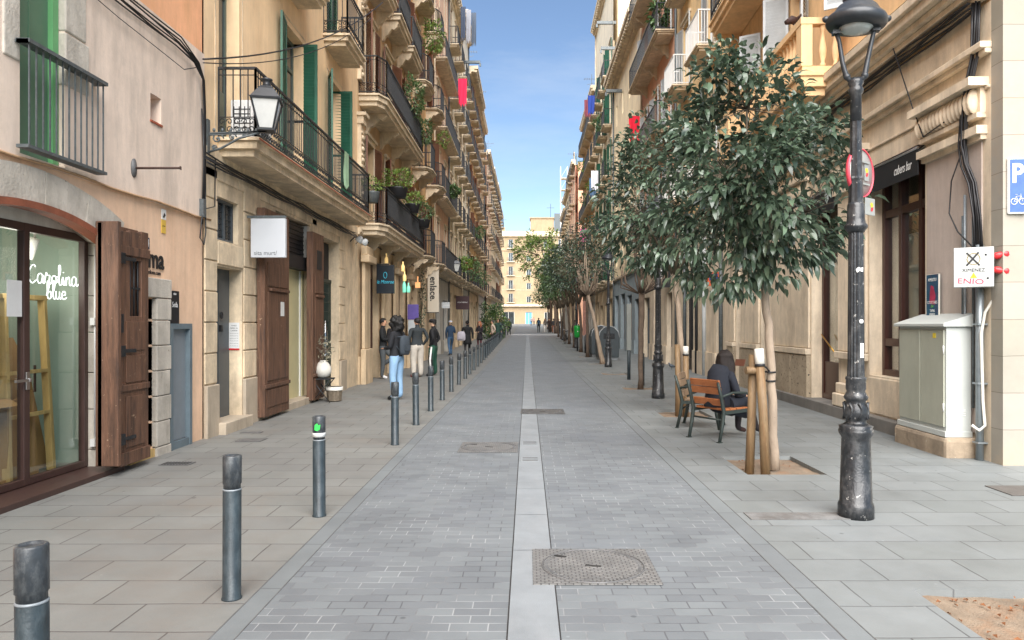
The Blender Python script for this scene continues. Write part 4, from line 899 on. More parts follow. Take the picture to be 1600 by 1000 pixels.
# bar window and door joinery
m_bw = PM('bar_mahogany', hx('3c211a'), .35, 0, .2, 4, .1, 30, stretch=(5,5,.7))
def joinery(u0,u1,z0,z1,mull,trans,door=False):
    mb = MB(); d0,d1 = -.32,-.20
    RA.box(mb,u0,u0+.09,d0,d1,z0,z1); RA.box(mb,u1-.09,u1,d0,d1,z0,z1); RA.box(mb,u0+.09,u1-.09,d0,d1,z0,z0+.1); RA.box(mb,u0+.09,u1-.09,d0,d1,z1-.08,z1)
    for m in mull: RA.box(mb,m-.045,m+.045,d0,d1-.004,z0+.1,z1-.08)
    for t in trans: RA.box(mb,u0+.09,u1-.09,d0,d1-.008,t-.06,t+.06)
    if door: RA.box(mb,u0+.09,u1-.09,d0,d1-.02,z0,.9)
    o = RA.part('bar_window' if not door else 'bar_door', mb, m_bw, bevel=.006)
    mb = MB(); RA.box(mb,u0+.05,u1-.05,-.27,-.262,z0+.05,z1-.05); mb.build('pane', M['barglass'], o)
    return o
jo = joinery(W1[0],W1[1],.80,4.12,[V(10.62),V(11.22)],[1.33,3.35])
jd = joinery(D1[0],D1[1],.19,4.12,[V(13.42)],[2.95],True)
mb = MB(); mb.tube([RA.P(-.17,V(13.55),1.05),RA.P(-.14,V(14.2),1.42)], .013, 8); mb.build('brass_handle', PM('brass', hx('c79a4a'), .3, .9, .1, 9, 0), jd)
m_in = PM('bar_interior', hx('94836c'), .8, 0, .3, 1.5, .1); mb = MB(); RA.box(mb,V(10.0),V(14.5),-.452,-.46,.2,4.1); RA.part('bar_interior', mb, m_in)
mb = MB(); RA.box(mb,W1[0]+.1,W1[0]+.75,-.44,-.36,.9,2.3); RA.box(mb,W1[0]+1.0,W1[0]+1.6,-.44,-.40,.9,3.0); RA.part('curtain', mb, PM('pale_bar_curtain', hx('b9c0ba'), .9, 0, .15, 3, .2))
for a,b_ in ((D2[0],D2[1]),(D3[0],D3[1])):
    mb = MB(); RA.box(mb,a,b_,-.44,-.3,-.5,3.9); RA.box(mb,a+.1,b_-.1,-.3,-.28,.3,1.2); RA.part('side_door', mb, m_bw)
# awnings
def awning(u0,u1,label):
    o = empty('awning', RA.o.matrix_basis @ Vector((-.02,u0,0)), -.02, label, 'awning', 'black awnings of the bar'); w = u1-u0
    mb = MB(); vs = [(.26,0,4.30),(-.08,0,4.02),(-.08,w,4.02),(.26,w,4.30),(.26,0,4.27),(-.08,0,3.99),(-.08,w,3.99),(.26,w,4.27)]
    mb.add(vs,[(0,3,2,1),(4,5,6,7),(0,1,5,4),(3,7,6,2),(1,2,6,5),(0,4,7,3)]); mb.box(-.095,-.08,0,w,3.66,4.01); mb.build('canopy', PM('black_awning_cloth', hx('17191b'), .7, 0, .2, 6, .1), o)
    mb = MB(); mb.tube([(-.09,0,4.03),(-.09,w,4.03)], .018, 8); mb.build('front_bar', M['chrome'], o)
    return o
aw = awning(W1[0]-.02,W1[1]+.02,'black awning with white lettering over the bar window beside the smooth grey panel')
text('cubers bar', .19, M['white'], aw, (-.098,.42,3.83), (R(90),0,R(-90)), .001, sx=.62, shear=.3)
awning(D1[0]-.05,V(16.2),'plain black awning over the bar door, partly behind the tree')
# stone balustrade balcony
BZ = 5.96
o = RA.box(MB(),V(12.63),V(17.9),.0,.80,BZ-.26,BZ-.08); RA.box(o,V(12.60),V(17.93),.0,.84,BZ-.08,BZ); RA.box(o,V(12.7),V(17.8),.36,.7,BZ-.40,BZ-.26)
bo = RA.part('balcony', o, m_ror, bevel=.012)
mb = MB()
RA.box(mb,V(12.63),V(17.9),.60,.80,BZ+.82,BZ+.93); RA.box(mb,V(12.63),V(12.80),.0,.60,BZ+.82,BZ+.93); RA.box(mb,V(12.65),V(17.88),.64,.77,BZ+.0,BZ+.1); RA.box(mb,V(12.65),V(12.78),.0,.64,BZ,BZ+.1)
for u in (V(12.64),V(15.2),V(17.6)): RA.box(mb,u,u+.25,.60,.79,BZ+.1,BZ+.82)
bp = [(.05,.0),(.05,.05),(.03,.08),(.062,.2),(.068,.3),(.045,.45),(.028,.58),(.04,.62),(.05,.68),(.05,.72)]
for k in range(12): mb.lathe(bp,(-.70,V(12.64)+.38+.19*k,BZ+.1),10)
for k in range(12): mb.lathe(bp,(-.70,V(15.2)+.38+.175*k,BZ+.1),10)
for k in range(2): mb.lathe(bp,(-.18-.22*k,V(12.71),BZ+.1),10)
mb.build('balustrade', m_ror, bo)
RA.balcony(V(14.6),V(19.7),9.62,.78,m_ror,M['iron'],sp=.1,scroll=True,t=.34,corbel=2)
for L_ in (uo,u2,u3):
    for a,b_,c,e in L_: RA.window(a,c,b_-a,e-c,M['offwhite'],shut='open',sm=M['shutter_grey'],near=True,ang=(150,120),sur=None)
RA.cornice(0,LEN,20.7,m_rstone,.5,.6)
dp = empty('painted_pipes', (5.6,21,0), 0, 'grey painted down pipes between the beige piers behind the trees', 'pipes')
for y_, r_, c_n in ((.3,.06,'iron_grey'),(2.3,.07,'shutter_grey'),(3.4,.05,'iron'),(5.2,.06,'iron_grey')): m = MB(); m.tube([(0,y_,-.1),(0,y_,4.8)], r_, 10); m.build('pipe', M[c_n], dp)
# ---- the rest of the right row
gr = [(1.0,1.35,-1,3.6,'door'),(2.6,2.95,-1,3.6,'door'),(4.4,5.9,-1,3.4,'shop')]
house('butter_house','butter yellow house with ornate white ironwork balcony above the near trees, right side',-1,20.66,7.2,21,XR,m_rye,m_rstone,(5.95,9.85,13.3,16.8),2,'open',M['shutter_grey'],'each',iron=M['white'],seed=31,near=True,proj=.68,sp=.09,gh=5.2,glist=gr)
house('salmon_house','salmon pink house with dark balconies and a red towel hanging, right side',-1,27.86,8.4,20,XR,m_rpk,m_rstone,(5.6,9.2,12.95,16.2),3,'open',M['shutter_grey'],'long',seed=32,proj=.72,sp=.12,gh=4.6,corbel=3)
house('plain_cream_house','plain cream house with small windows and heavy cornice, lowest of the right row',-1,36.26,11.7,17.0,XR,m_rcr,PM('grey_blue_ground_stone', hx('8b979c'), .8, 0, .12, 2, .3, 30, stain=hx('5f686c'), stain_amt=.5),(5.2,8.2,11.2,14.1),4,None,None,None,seed=33,ww=.6,wh=1.3,gh=4.4,sur=False,corn=.7)
house('laundry_house','tall cream house with rows of small balconies full of laundry, right side',-1,47.96,12,25.2,XR-.05,m_rcr2,m_gst,ZS,4,'open',M['shutter_green'],'each',seed=34,sp=.15,proj=.65)
house('ochre_balcony_house','ochre house with long deep balconies beyond the laundry house, right side',-1,59.96,13,20.6,XR-.05,m_rye,m_gst2,ZS,4,'roll',M['offwhite'],'long',seed=35,sp=.16,corbel=4)
house('far_peach_house','peach house past the crossing on the right',-1,82,12,19.2,XR-.3,m_rpk,m_gst,ZS,3,'closed',M['shutter_green'],'each',seed=36,sp=.2,extras=False)
house('far_cream_house','cream house farther along on the right',-1,94,13,18.5,XR-.2,m_rcr,m_gst2,ZS[:4],4,'roll',M['offwhite'],'each',seed=37,sp=.2,extras=False)
house('far_butter_house','last butter coloured house of the right row beside the scaffold',-1,107,12,17.5,XR,m_rye,m_gst,ZS[:4],4,'closed',M['shutter_brown'],'each',seed=38,sp=.22,extras=False)
# scaffolded tower far behind the right row
sc = empty('scaffold_tower', (7.2,128,gz(128)), 0, 'tall pale scaffold tower rising beyond the right row', 'scaffold'); mb = MB()
for x in (-1.4,-.2,1,2.2):
    for y in (0,1.4): mb.bar((x,y,-1),(x,y,28),.09)
for k in range(14):
    z = k*2; mb.bar((-1.4,0,z),(2.2,0,z),.07); mb.bar((-1.4,1.4,z),(2.2,1.4,z),.07)
    for i in range(3): mb.bar((-1.4+1.2*i,0,z),(-.2+1.2*i,0,z+2),.05)
mb.build('poles', M['shutter_grey'], sc); mb = MB()
for k in range(1,14): mb.box(-1.35,2.15,.05,1.35,k*2-.12,k*2-.05)
mb.box(-1.3,2.1,.9,.95,0,20); mb.build('decks', m_pale, sc)
# ---- the house that closes the street
EH = empty('end_house', (0,182,gz(182)), 0, 'pale yellow five storey house closing the far end of the street', 'house')
m_end = plaster('end_house_plaster','d4b78e',.52,.03,'d8bb8c',.3)
ex0, ex1 = -9.0, 15.0; cols = [-4.1, .35, 4.6, 8.2, 11.5]; zz = [5.3, 8.6, 12.0, 15.4, 18.7]
mb = MB(); ops = [(c-.55,c+.55,z,z+(2.2 if i%2==0 or i>2 else 1.5)) for z in zz for i,c in enumerate(cols)]+[(-6.2,-3.2,-1,3.0),(-.5,1.2,-1,2.9),(4.2,5.6,-1,2.9),(8,11,-1,3)]
us = sorted({ex0,ex1,*[o[0] for o in ops],*[o[1] for o in ops]}); zs_ = sorted({-1,22.0,*[o[2] for o in ops],*[o[3] for o in ops]})
for i in range(len(us)-1):
    for j in range(len(zs_)-1):
        cu, cz = (us[i]+us[i+1])/2, (zs_[j]+zs_[j+1])/2
        if not any(o[0]<cu<o[1] and o[2]<cz<o[3] for o in ops): mb.add([(us[i],0,zs_[j]),(us[i+1],0,zs_[j]),(us[i+1],0,zs_[j+1]),(us[i],0,zs_[j+1])],[(0,1,2,3)])
for a,b_,c,e in ops: mb.add([(a,0,c),(b_,0,c),(b_,0,e),(a,0,e),(a,.25,c),(b_,.25,c),(b_,.25,e),(a,.25,e)],[(0,1,5,4),(1,2,6,5),(2,3,7,6),(3,0,4,7)])
mb.box(ex0,ex1,.4,12,-1,21.95); mb.build('wall', m_end, EH)
for i,(a,b_,c,e) in enumerate(ops):
    blue = i == 26
    mb = MB(); mb.box(a,b_,.2,.3,c,e); w = mb.build('window' if i < 25 else 'shop_door', PM('blue_door_paint', hx('5f9fc4'), .5, 0, .1, 3, 0) if blue else M['pane'], EH)
    mb = MB(); mb.box(a,a+.1,.12,.19,c,e).box(b_-.1,b_,.12,.19,c,e).box((a+b_)/2-.04,(a+b_)/2+.04,.12,.19,c,e).box(a+.1,b_-.1,.12,.19,e-.1,e); mb.build('frame', M['shutter_grey'] if i < 25 else M['offwhite'], w)
for z in zz[:]:
    for i in (0,2,3):
        c = cols[i]; mb = MB(); mb.box(c-1.0,c+1.0,-.5,0,z-.15,z); q = mb.build('balcony', m_trim, EH); mb = MB(); mb.box(c-1,c+1,-.5,-.46,z+.95,z+1.0)
        for k in range(14): mb.box(c-.98+k*.15,c-.95+k*.15,-.5,-.47,z,z+.95)
        mb.build('railing', M['iron_grey'], q)
mb = MB(); mb.box(ex0,ex1,-.7,0,4.3,4.8).box(ex0,ex1,-.5,0,21.6,22.1).box(ex0,ex1,-.1,.1,22.1,22.9)
for z in zz[1:]: mb.box(ex0,ex1,-.06,-.001,z-.3,z-.22)
mb.build('cornice', m_trim, EH)
mb = MB(); mb.box(.8,6.6,1,6,22,26.2).box(6.6,8.5,1,5,22,24).box(-6.5,-5.6,2,3,22,24.2).box(.6,6.8,.8,6.2,26.2,26.5); mb.build('roof_room', m_end, EH)
mb = MB(); mb.box(6.7,9.4,.6,1,22.8,27.4); mb.build('water_tank', M['iron_grey'], EH)
mb = MB(); mb.tube([(5.8,2,26),(5.8,2,30)], .05, 6); mb.bar((4.9,2,29),(6.7,2,29),.06); mb.tube([(-6,2,24),(-6,2,26.5)], .05, 6); mb.bar((-6.8,2,26),(-5.2,2,26),.06); mb.build('antenna', M['iron'], EH)

def antenna(x, y, z, label):
    m = MB(); m.tube([(0,0,0),(0,0,2.6)], .03, 6); m.bar((-.7,0,2.2),(.7,0,2.2),.03)
    for k in range(7): m.bar((-.6+k*.2,-.3,2.2),(-.6+k*.2,.3,2.2),.018)
    m.bar((-.4,0,1.7),(.4,0,1.9),.025); tag(m.build('roof_antenna', M['iron_grey'], None, (x,y,z)), label, 'antenna', 'aerials on the roofs')
for x,y,z,lb in ((-4.7,59,21.3,'thin roof aerial over the ochre house with deep cornice, left'),(-4.6,70,21.6,'thin roof aerial over the tan house, left'),(-4.6,86,20.6,'roof aerial past the crossing, left'),(5.6,64,20.8,'roof aerial over the long balconied house, right'),(5.4,86,19.4,'roof aerial on the far peach house, right')): antenna(x,y,z,lb)
# ------------------------------------------------------------ bollards
def bollard(x, y, label):
    o = empty('bollard', (x,y,gz(y)), random.random()*6, label, 'bollard', 'bollards along the left pavement edge')
    return o
bm = MB(); r = .052
bm.lathe([(.058,0),(.058,.008),(r,.015),(r,.635),(r-.003,.645)], n=20); body_m = bm.mesh('body', M['bollard'])
bm = MB(); bm.lathe([(r-.004,.645),(r-.004,.672),(r+.001,.676),(r+.001,.832),(r-.003,.839),(r-.012,.84),(r-.014,.833),(0,.832)], n=20); cap_m = bm.mesh('cap', M['bollard_cap'])
bm = MB(); bm.lathe([(r+.0008,.637),(r+.001,.641),(r-.002,.646)], n=20); ring_m = bm.mesh('ring', PM('pale_ring', hx('7f868b'), .5, .2, .2, 9, 0))
bm = MB(); bm.lathe([(r+.0018,.668),(r+.0022,.700),(r+.0018,.702)], n=20); rb_m = bm.mesh('reflective_band', M['white'])
by = [2.56,4.31,6.17,9.84,11.8,13.7,15.7,17.7,19.8,22,23.95,26,28.3,30.6,33]
while by[-1] < 74: by.append(by[-1]+2.05)
by += [86+2.2*i for i in range(16)]
words = ['closest to the camera, cut by the lower left edge of the picture','with scratched dark cap, second from the camera','with white reflective band and green sticker near its top','just in front of the person in pale jeans','to the right of the pale jeans, with a small round sticker','in front of the man in beige trousers','in front of the striped track trousers','black with narrow neck, standing right of the track trousers']
for i, y in enumerate(by):
    x = -1.70-.0072*y; random.seed(i)
    ordn = ('ninth','tenth','eleventh','twelfth','thirteenth','fourteenth','fifteenth','sixteenth','seventeenth','eighteenth')
    lab = 'grey steel bollard '+words[i] if i < 8 else ordn[i-8]+' grey bollard counted from the camera along the left pavement edge' if i < 18 else ('plain grey bollard in the middle stretch of the left pavement edge' if y < 40 else 'far grey bollard in the dense distant row on the left')
    o = bollard(x, y, lab); tilt = random.uniform(-.012,.012); o.rotation_euler[0] = tilt; 
    for nm, me in (('body',body_m),('cap',cap_m),('ring',ring_m)):
        q = bpy.data.objects.new(nm, me); COL.objects.link(q); q.parent = o
    if i == 2:
        q = bpy.data.objects.new('reflective_band', rb_m); COL.objects.link(q); q.parent = o
        o.rotation_euler[2] = 0; q = MB(); q.prism([(-.022,.73),(0,.722),(.022,.735),(.026,.775),(.008,.765),(0,.785),(-.02,.77)], 'y', -.0565,-.053); q.build('sticker', EM('green_sticker', hx('35d052'), .05), o)
# ------------------------------------------------------------ street lamps
def make_lamp(label, x, y, rz=0):
    o = empty('street_lamp', (x,y,gz(y)), rz, label, 'street lamp', 'old style black street lamps along the right pavement')
    b = MB(); b.lathe([(.142,0),(.142,.10),(.133,.125),(.128,.13),(.114,.62),(.112,.66),(.135,.70),(.138,.725),(.128,.74),(.135,.76),(.10,.775)], n=28); q = b.build('base', M['lamp'], o)
    b = MB(); b.lathe([(.10,.775),(.08,.79),(.082,.81),(.10,.84),(.103,.88),(.088,.94),(.075,.965),(.088,.98),(.098,1.0),(.085,1.02),(.072,1.05),(.080,1.07),(.078,1.14),(.084,1.155),(.078,1.17)], n=28)
    for k in range(8):
        a = k*math.pi/4; b.tube([(.098*math.cos(a+.3*math.sin(t)),.098*math.sin(a+.3*math.sin(t)),.82+.045*t) for t in range(4)], .011, 5)
    b.build('ornament_collar', M['lamp'], o)
    b = MB(); b.lathe([(.070,1.17),(.066,1.3),(.060,2.33),(.058,2.38)], n=32, flute=.09, smooth=False)
    b.lathe([(.062,2.37),(.075,2.39),(.092,2.41),(.094,2.43),(.078,2.45),(.070,2.49),(.068,2.6),(.062,2.62)], n=24)
    b.lathe([(.060,2.62),(.056,2.8),(.060,2.82),(.052,2.84),(.046,3.3)], n=16, flute=.1, smooth=False)
    b.lathe([(.046,3.3),(.044,3.52),(.058,3.54),(.06,3.57),(.048,3.59),(.062,3.62),(.05,3.66)], n=20); b.build('pole', M['lamp'], o)
    for s in (-1,1):
        a = MB(); a.tube([(s*.02,0,3.62),(s*.075,0,3.68),(s*.105,0,3.80),(s*.13,0,3.98),(s*.155,0,4.06)] if s < 0 else [(s*.02,0,3.62),(s*.07,0,3.68),(s*.09,0,3.80),(s*.13,-.0,4.0),(s*.16,0,4.12),(s*.155,0,4.20)], [.022,.024,.02,.018,.02] if s < 0 else [.022,.024,.02,.018,.018,.014], 8)
        a.ball((s*.07,0,3.68),(.03,.03,.03),8,6); a.box(s*.155-.03,s*.155+.03,-.035,.035,4.04,4.07); a.build('arm', M['lamp_clean'], o)
    l = MB(); T = Matrix.Translation((0,0,4.08)) @ Matrix.Rotation(R(4),4,'Y') @ Matrix.Scale(.92,4); l.T = T
    l.lathe([(.150,.0),(.245,.015),(.262,.04),(.262,.075),(.248,.10),(.225,.115),(.20,.145),(.17,.19),(.125,.225),(.120,.25),(.132,.262),(.118,.275),(.10,.30),(.075,.36),(.062,.40),(.07,.42),(.04,.45),(.02,.50),(0,.52)], n=32)
    for k in range(2):
        a = k*math.pi; l.ball((.262*math.cos(a),.262*math.sin(a),.085),(.035,.03,.03),8,6)
    q = l.build('lantern', M['lamp_clean'], o)
    g = MB(); g.T = T; g.lathe([(0,-.045),(.06,-.043),(.11,-.03),(.148,-.002)], n=24); g.build('glass_bowl', PM('lamp_glass', hx('b9bfbd'), .08, 0, .12, 9, .1, 50, spec=.8), q)
    return o
lamp0 = make_lamp('black cast iron street lamp nearest the camera, worn base, sign discs on its pole', 2.745, 6.15, R(-12))
for x, y, lb in ((2.86,16.1,'black street lamp beside the bare pruned tree, second along the right pavement'),(3.08,28.0,'black street lamp standing beside the dark waste containers'),(3.05,46,'distant black street lamp just behind the green litter bin'),(3.0,62,'farthest visible black street lamp under the trees')):
    clone(lamp0, None, (x,y,gz(y)), R(-12), lb)
# sign discs clamped on the near lamp (seen from behind)
m_back = PM('galvanised_back', hx('9a9c98'), .45, .3, .12, 8, .1)
def logo(mb_y, mb_r, par, s, z0, yy):
    y_ = MB(); y_.prism([(-.5*s,.35*s),(-.3*s,.7*s),(.1*s,.8*s),(.45*s,.5*s),(.5*s,.1*s),(.1*s,.05*s),(-.2*s,-.1*s),(-.35*s,.1*s),(-.1*s,.3*s),(-.35*s,.25*s)], 'y', yy-.001, yy); y_.build('yellow_mark', PM('yellow_sticker', hx('dcb52b'), .4, 0, .05, 5, 0), par)
    r_ = MB(); r_.prism([(-.3*s,-.2*s),(.05*s,-.05*s),(.45*s,0),(.5*s,-.35*s),(.2*s,-.7*s),(-.2*s,-.65*s),(-.4*s,-.45*s),(.0,-.4*s)], 'y', yy-.001, yy); r_.build('red_mark', PM('red_sticker', hx('c9252b'), .4, 0, .05, 5, 0), par)
sd = empty('round_road_sign', (2.83,6.24,2.89), R(38), 'round road sign seen from behind, red rim and sticker, on the near lamp post', 'road sign')
mb = MB(); mb.T = Matrix.Rotation(R(90),4,'X'); mb.lathe([(0,-.006),(.197,-.006),(.197,0),(0,0)], n=40); mb.build('disc', m_back, sd)
mb = MB(); mb.T = Matrix.Rotation(R(90),4,'X'); mb.lathe([(.198,-.025),(.207,-.025),(.207,.008),(.198,.008),(.198,-.025)], n=40, caps=False); mb.build('rim', PM('red_rim', hx('cf4656'), .45, 0, .1, 5, .05), sd)
mb = MB(); mb.box(-.17,.11,-.02,-.006,.085,.10).box(-.17,.11,-.02,-.006,-.10,-.085); mb.build('rail', m_back, sd)
st = MB(); st.box(.04,.11,-.009,-.0065,-.06,.08); sto = st.build('sticker', m_back, sd); 
lg = empty('sticker_logo', (0,0,0)); lg.parent = sd; lg.location = (.075,0,.01); logo(0,0,lg,.05,0,-.0095)
sd2 = empty('small_road_sign', (2.90,6.24,2.60), R(38), 'small rounded rectangular sign with sticker below the round sign on the near lamp', 'road sign')
mb = MB(); mb.box(-.08,.08,-.008,0,-.07,.075); mb.build('plate', m_back, sd2, bevel=.02); lg = empty('sticker_logo', (.02,0,.0)); lg.parent = sd2; logo(0,0,lg,.05,0,-.0095)
t = MB(); t.prism([(-.03,0),(-.01,.02),(.01,.012),(.03,.02),(.028,-.02),(0,-.01),(-.02,-.025)], 'y', -.0635,-.0615); tag(t.build('sticker', M['white'], None, (2.747,6.15,2.06)), 'small torn white sticker high on the near lamp pole', 'sticker')
t = MB(); t.T = Matrix.Rotation(R(90),4,'X'); t.lathe([(0,.0),(.018,0),(.018,.002),(0,.002)], n=16); tag(t.build('sticker', M['white'], None, (2.76,6.084,1.63)), 'small round white sticker at mid height on the near lamp pole', 'sticker')
t = MB(); t.box(-.014,.014,-.002,0,-.06,.06); tag(t.build('sticker', M['white'], None, (2.765,6.083,1.39)), 'tall narrow white sticker low on the near lamp pole', 'sticker')
# ------------------------------------------------------------ wall lanterns on the left
def lantern(x, y, z, label, X0=XL):
    o = empty('wall_lantern', (X0,y,z), 0, label, 'wall lantern', 'wall lanterns on the left facades'); L = x-X0
    b = MB(); b.box(0,.03,-.04,.04,-.25,.25)
    for k in range(2): b.bar((0,0,.05-.02*k),(L,0,.08),.025)
    b.tube([(0,0,-.22),(.2,0,-.16),(.45,0,-.02),(L-.12,0,.06)], .016, 6)
    for (cx, cz, rr) in ((.15,-.02,.09),(.36,.0,.06),(.54,.02,.045),(.1,-.15,.04)):
        b.tube([(cx+rr*(1-.085*j)*math.cos(j*.8), 0, cz+rr*(1-.085*j)*math.sin(j*.8)) for j in range(11)], .012, 5)
        b.ball((cx,0,cz),(.02,.02,.02),6,5)
    for k in range(6): b.ball((.1+k*.12,0,.10),(.022,.02,.03),6,5)
    b.build('bracket', M['iron_grey'], o)
    c = MB(); c.T = Matrix.Translation((L,0,.10)) @ Matrix.Rotation(R(12),4,'Z')
    def sq(w0,z0,w1,z1): return [(-w0,-w0,z0),(w0,-w0,z0),(w0,w0,z0),(-w0,w0,z0),(-w1,-w1,z1),(w1,-w1,z1),(w1,w1,z1),(-w1,w1,z1)]
    ff = [(0,3,2,1),(4,5,6,7),(0,1,5,4),(1,2,6,5),(2,3,7,6),(3,0,4,7)]
    a0,a1 = .095,.185
    for sx in (-1,1):
        for sy in (-1,1): c.bar((sx*a0,sy*a0,0),(sx*a1,sy*a1,.40),.02)
    c.add(sq(.11,-.02,.115,.01), ff); c.add(sq(.20,.40,.21,.425), ff); c.add(sq(.20,.425,.095,.58), ff); c.add(sq(.10,.58,.075,.61), ff); c.lathe([(.07,.61),(.055,.65),(.055,.69),(.08,.70),(.08,.72),(.03,.74),(0,.75)], n=12)
    lo_ = c.build('lamp_housing', M['lamp_clean'], o)
    g = MB(); g.T = c.T; g.add(sq(.091,.012,.178,.398), ff[1:]); g.build('lamp_glass', PM('frosted_glass', hx('c4c6c3'), .25, 0, .1, 5, .05), lo_)
    return o
lantern(-3.70, 10.45, 4.27, 'large grey wall lantern on a scrolled iron bracket above the pavement, nearest on the left')
lantern(-3.9, 40.5, 4.45, 'small distant wall lantern beyond the white enlace banner')
# ------------------------------------------------------------ chairs
m_cast = PM('cast_dark_green', hx('39423f'), .5, .3, .15, 8, .15); m_sl = PM('varnished_slat', hx('a8683e'), .5, 0, .22, 5, .2, 30, stain=hx('6b3b20'), stain_amt=.5, stain_scale=(8,2,8), stretch=(1,6,6)); m_sl2 = PM('weathered_slat', hx('87715b'), .7, 0, .25, 5, .3, 30, stain=hx('53412f'), stain_amt=.6)
def chair(x, y, rz, label, slat):
    o = empty('street_chair', (x,y,0), rz, label, 'chair', 'single seat street chairs under the trees')   # faces local +Y
    for s in (-1,1):
        f = MB(); X_ = s*.30
        f.tube([(X_,-.30,0),(X_,-.25,.22),(X_,-.22,.42),(X_,-.27,.62),(X_,-.33,.82)], [.022,.026,.028,.024,.02], 8)
        f.tube([(X_,.34,0),(X_,.30,.22),(X_,.27,.42)], [.02,.024,.026], 8); f.bar((X_,-.23,.40),(X_,.28,.42),.035,.045)
        f.tube([(X_,-.27,.62),(X_,-.05,.67),(X_,.2,.66),(X_,.29,.60),(X_,.27,.42)], .018, 8)
        f.box(X_-.03,X_+.03,-.33,-.27,0,.012); f.build('side_frame', m_cast, o)
    for k in range(4): MB().box(-.275,.275,-.19+k*.122,-.08+k*.122,.425,.455).build('seat_slat', slat, o, bevel=.006)
    for (yy, zz) in ((-.318,.80),(-.292,.695),(-.245,.535)):
        m = MB(); m.T = Matrix.Translation((0,yy+.035,zz)) @ Matrix.Rotation(R(14),4,'X'); m.box(-.285,.285,-.015,.015,-.048,.048); m.build('back_slat', slat, o, bevel=.006)
    m = MB(); m.tube([(-.3,-.23,.30),(.3,-.23,.30)], .014, 6); m.build('stretcher', m_cast, o)
    return o
ca = math.atan2(-.56,.32)                       # direction of the back from its left foot to its right foot
chx, chy = 2.72, 10.40
chair(chx, chy, ca, 'street chair with varnished orange slats, the woman in black sits on it', m_sl)
chair(2.72, 11.62, R(-112), 'empty weathered street chair just left of the orange slatted one', m_sl2)
# ------------------------------------------------------------ cabinet, electric box, pipes, cables at the right corner
cb = empty('utility_cabinet', (5.23,9.50,0), R(-1), 'pale grey green two door utility cabinet on a rough stone block by the corner', 'cabinet')
m_cab = PM('cabinet_paint', hx('a9ab9c'), .5, 0, .06, 3, .12, 30, stain=hx('8c8d7f'), stain_amt=.4, spot=hx('c4c4b8'), spot_thr=.68, spot_scale=30); m_cab2 = PM('cabinet_side_paint', hx('b9bdb9'), .5, 0, .04, 3, .05)
mb = MB(); mb.box(-.14,.16,-.58,.58,.25,1.58).box(-.165,.165,-.6,.6,.24,.31); cbo = mb.build('body', m_cab2, cb, bevel=.006)
for k in (-1,1):
    mb = MB(); a = -.55 if k < 0 else .01; mb.box(-.16,-.141,a,a+.54,.36,1.54); mb.build('door', m_cab, cb, bevel=.004)
mb = MB(); 
for z in (.6,1.3): mb.tube([(-.165,-.56,z-.05),(-.165,-.56,z+.05)], .008, 6)
for k in range(4): mb.box(.0,.09,-.586,-.581,.50+k*.022,.508+k*.022)
mb.build('hinge', M['white'], cb)
mb = MB(); mb.add([(-.20,-.63,1.58),(.19,-.63,1.58),(.19,-.63,1.75),(-.20,-.63,1.62),(-.20,.63,1.58),(.19,.63,1.58),(.19,.63,1.75),(-.20,.63,1.62)],[(0,1,2,3),(7,6,5,4),(0,4,5,1),(1,5,6,2),(2,6,7,3),(3,7,4,0)]); mb.build('sloping_lid', m_cab2, cb, bevel=.008)
mb = MB(); mb.box(-.163,-.160,-.38,-.31,1.44,1.50); mb.build('warning_sticker', PM('yellow_label', hx('d8c03a'), .5, 0, .05, 5, 0), cb)
random.seed(4); mb = MB(); nx, ny, nz = 6, 16, 4
mb.box(-.19,.22,-.66,.66,-.1,.24); q = mb.build('stone_block', PM('rough_stone_block', hx('9c8c78'), .95, 0, .25, 4, 1, 14, stain=hx('5c5045'), stain_amt=.6, spot=hx('c3b8a6'), spot_thr=.64, spot_scale=9), cb, bevel=.05)
eb = empty('electric_box', (5.20,8.58,2.27), R(-30), 'white electric junction box with cross logo, warning triangle and red scrawl on the pipes', 'electric box')
mb = MB(); mb.box(-.20,.20,-.08,.08,-.23,.23); mb.build('case', PM('box_white', hx('b4b6b3'), .45, 0, .05, 4, .05), eb, bevel=.008)
mb = MB(); mb.bar((-.07,-.083,0.02),(.05,-.083,.17),.020,.003,(0,1,0)); mb.bar((.06,-.083,.02),(-.07,-.083,.17),.016,.004,(0,1,0)); mb.build('cross_logo', M['black'], eb)
mb = MB(); mb.tube([(.0+.065*math.cos(t),-.0815,.095+.065*math.sin(t)) for t in [i*.39 for i in range(16)]], .004, 4, closed=True); mb.build('logo_ring', PM('gold_line', hx('8d7a3a'), .5, 0, .1, 5, 0), eb)
text('XIMENEZ', .055, M['black'], eb, (-.0,-.082,-.035), (R(90),0,0), .001, sx=1.0)
text('ENIO', .085, PM('red_scrawl', hx('b43a55'), .5, 0, .05, 5, 0), eb, (-.03,-.082,-.165), (R(90),R(4),0), .001, 'scrawl', sx=1.35)
mb = MB(); mb.prism([(-.0,-.06),(-.035,-.125),(.035,-.125)], 'y', -.0832, -.081); mb.build('warning_triangle', PM('warning_yellow', hx('e0c02a'), .5, 0, .05, 5, 0), eb)
mb = MB(); mb.bar((0,-.0838,-.08),(0,-.0838,-.115),.006,.002); mb.ball((.12,-.08,.14),(.012,.01,.012),8,6); mb.ball((.14,-.08,-.13),(.012,.01,.012),8,6); mb.build('lock', M['black'], eb)
for k, (z, dz) in enumerate(((.12,.03),(-.03,-.06))):
    m = MB(); m.T = Matrix.Translation((.20,-.02,z)) @ Matrix.Rotation(R(90-12*(k*2-1)*-1),4,'Y'); m.lathe([(.032,0),(.038,.02),(.04,.06),(.036,.07),(.042,.09),(.042,.13),(.024,.15)], n=14)
    m.T = None; m.build('red_socket', M['red'], eb)
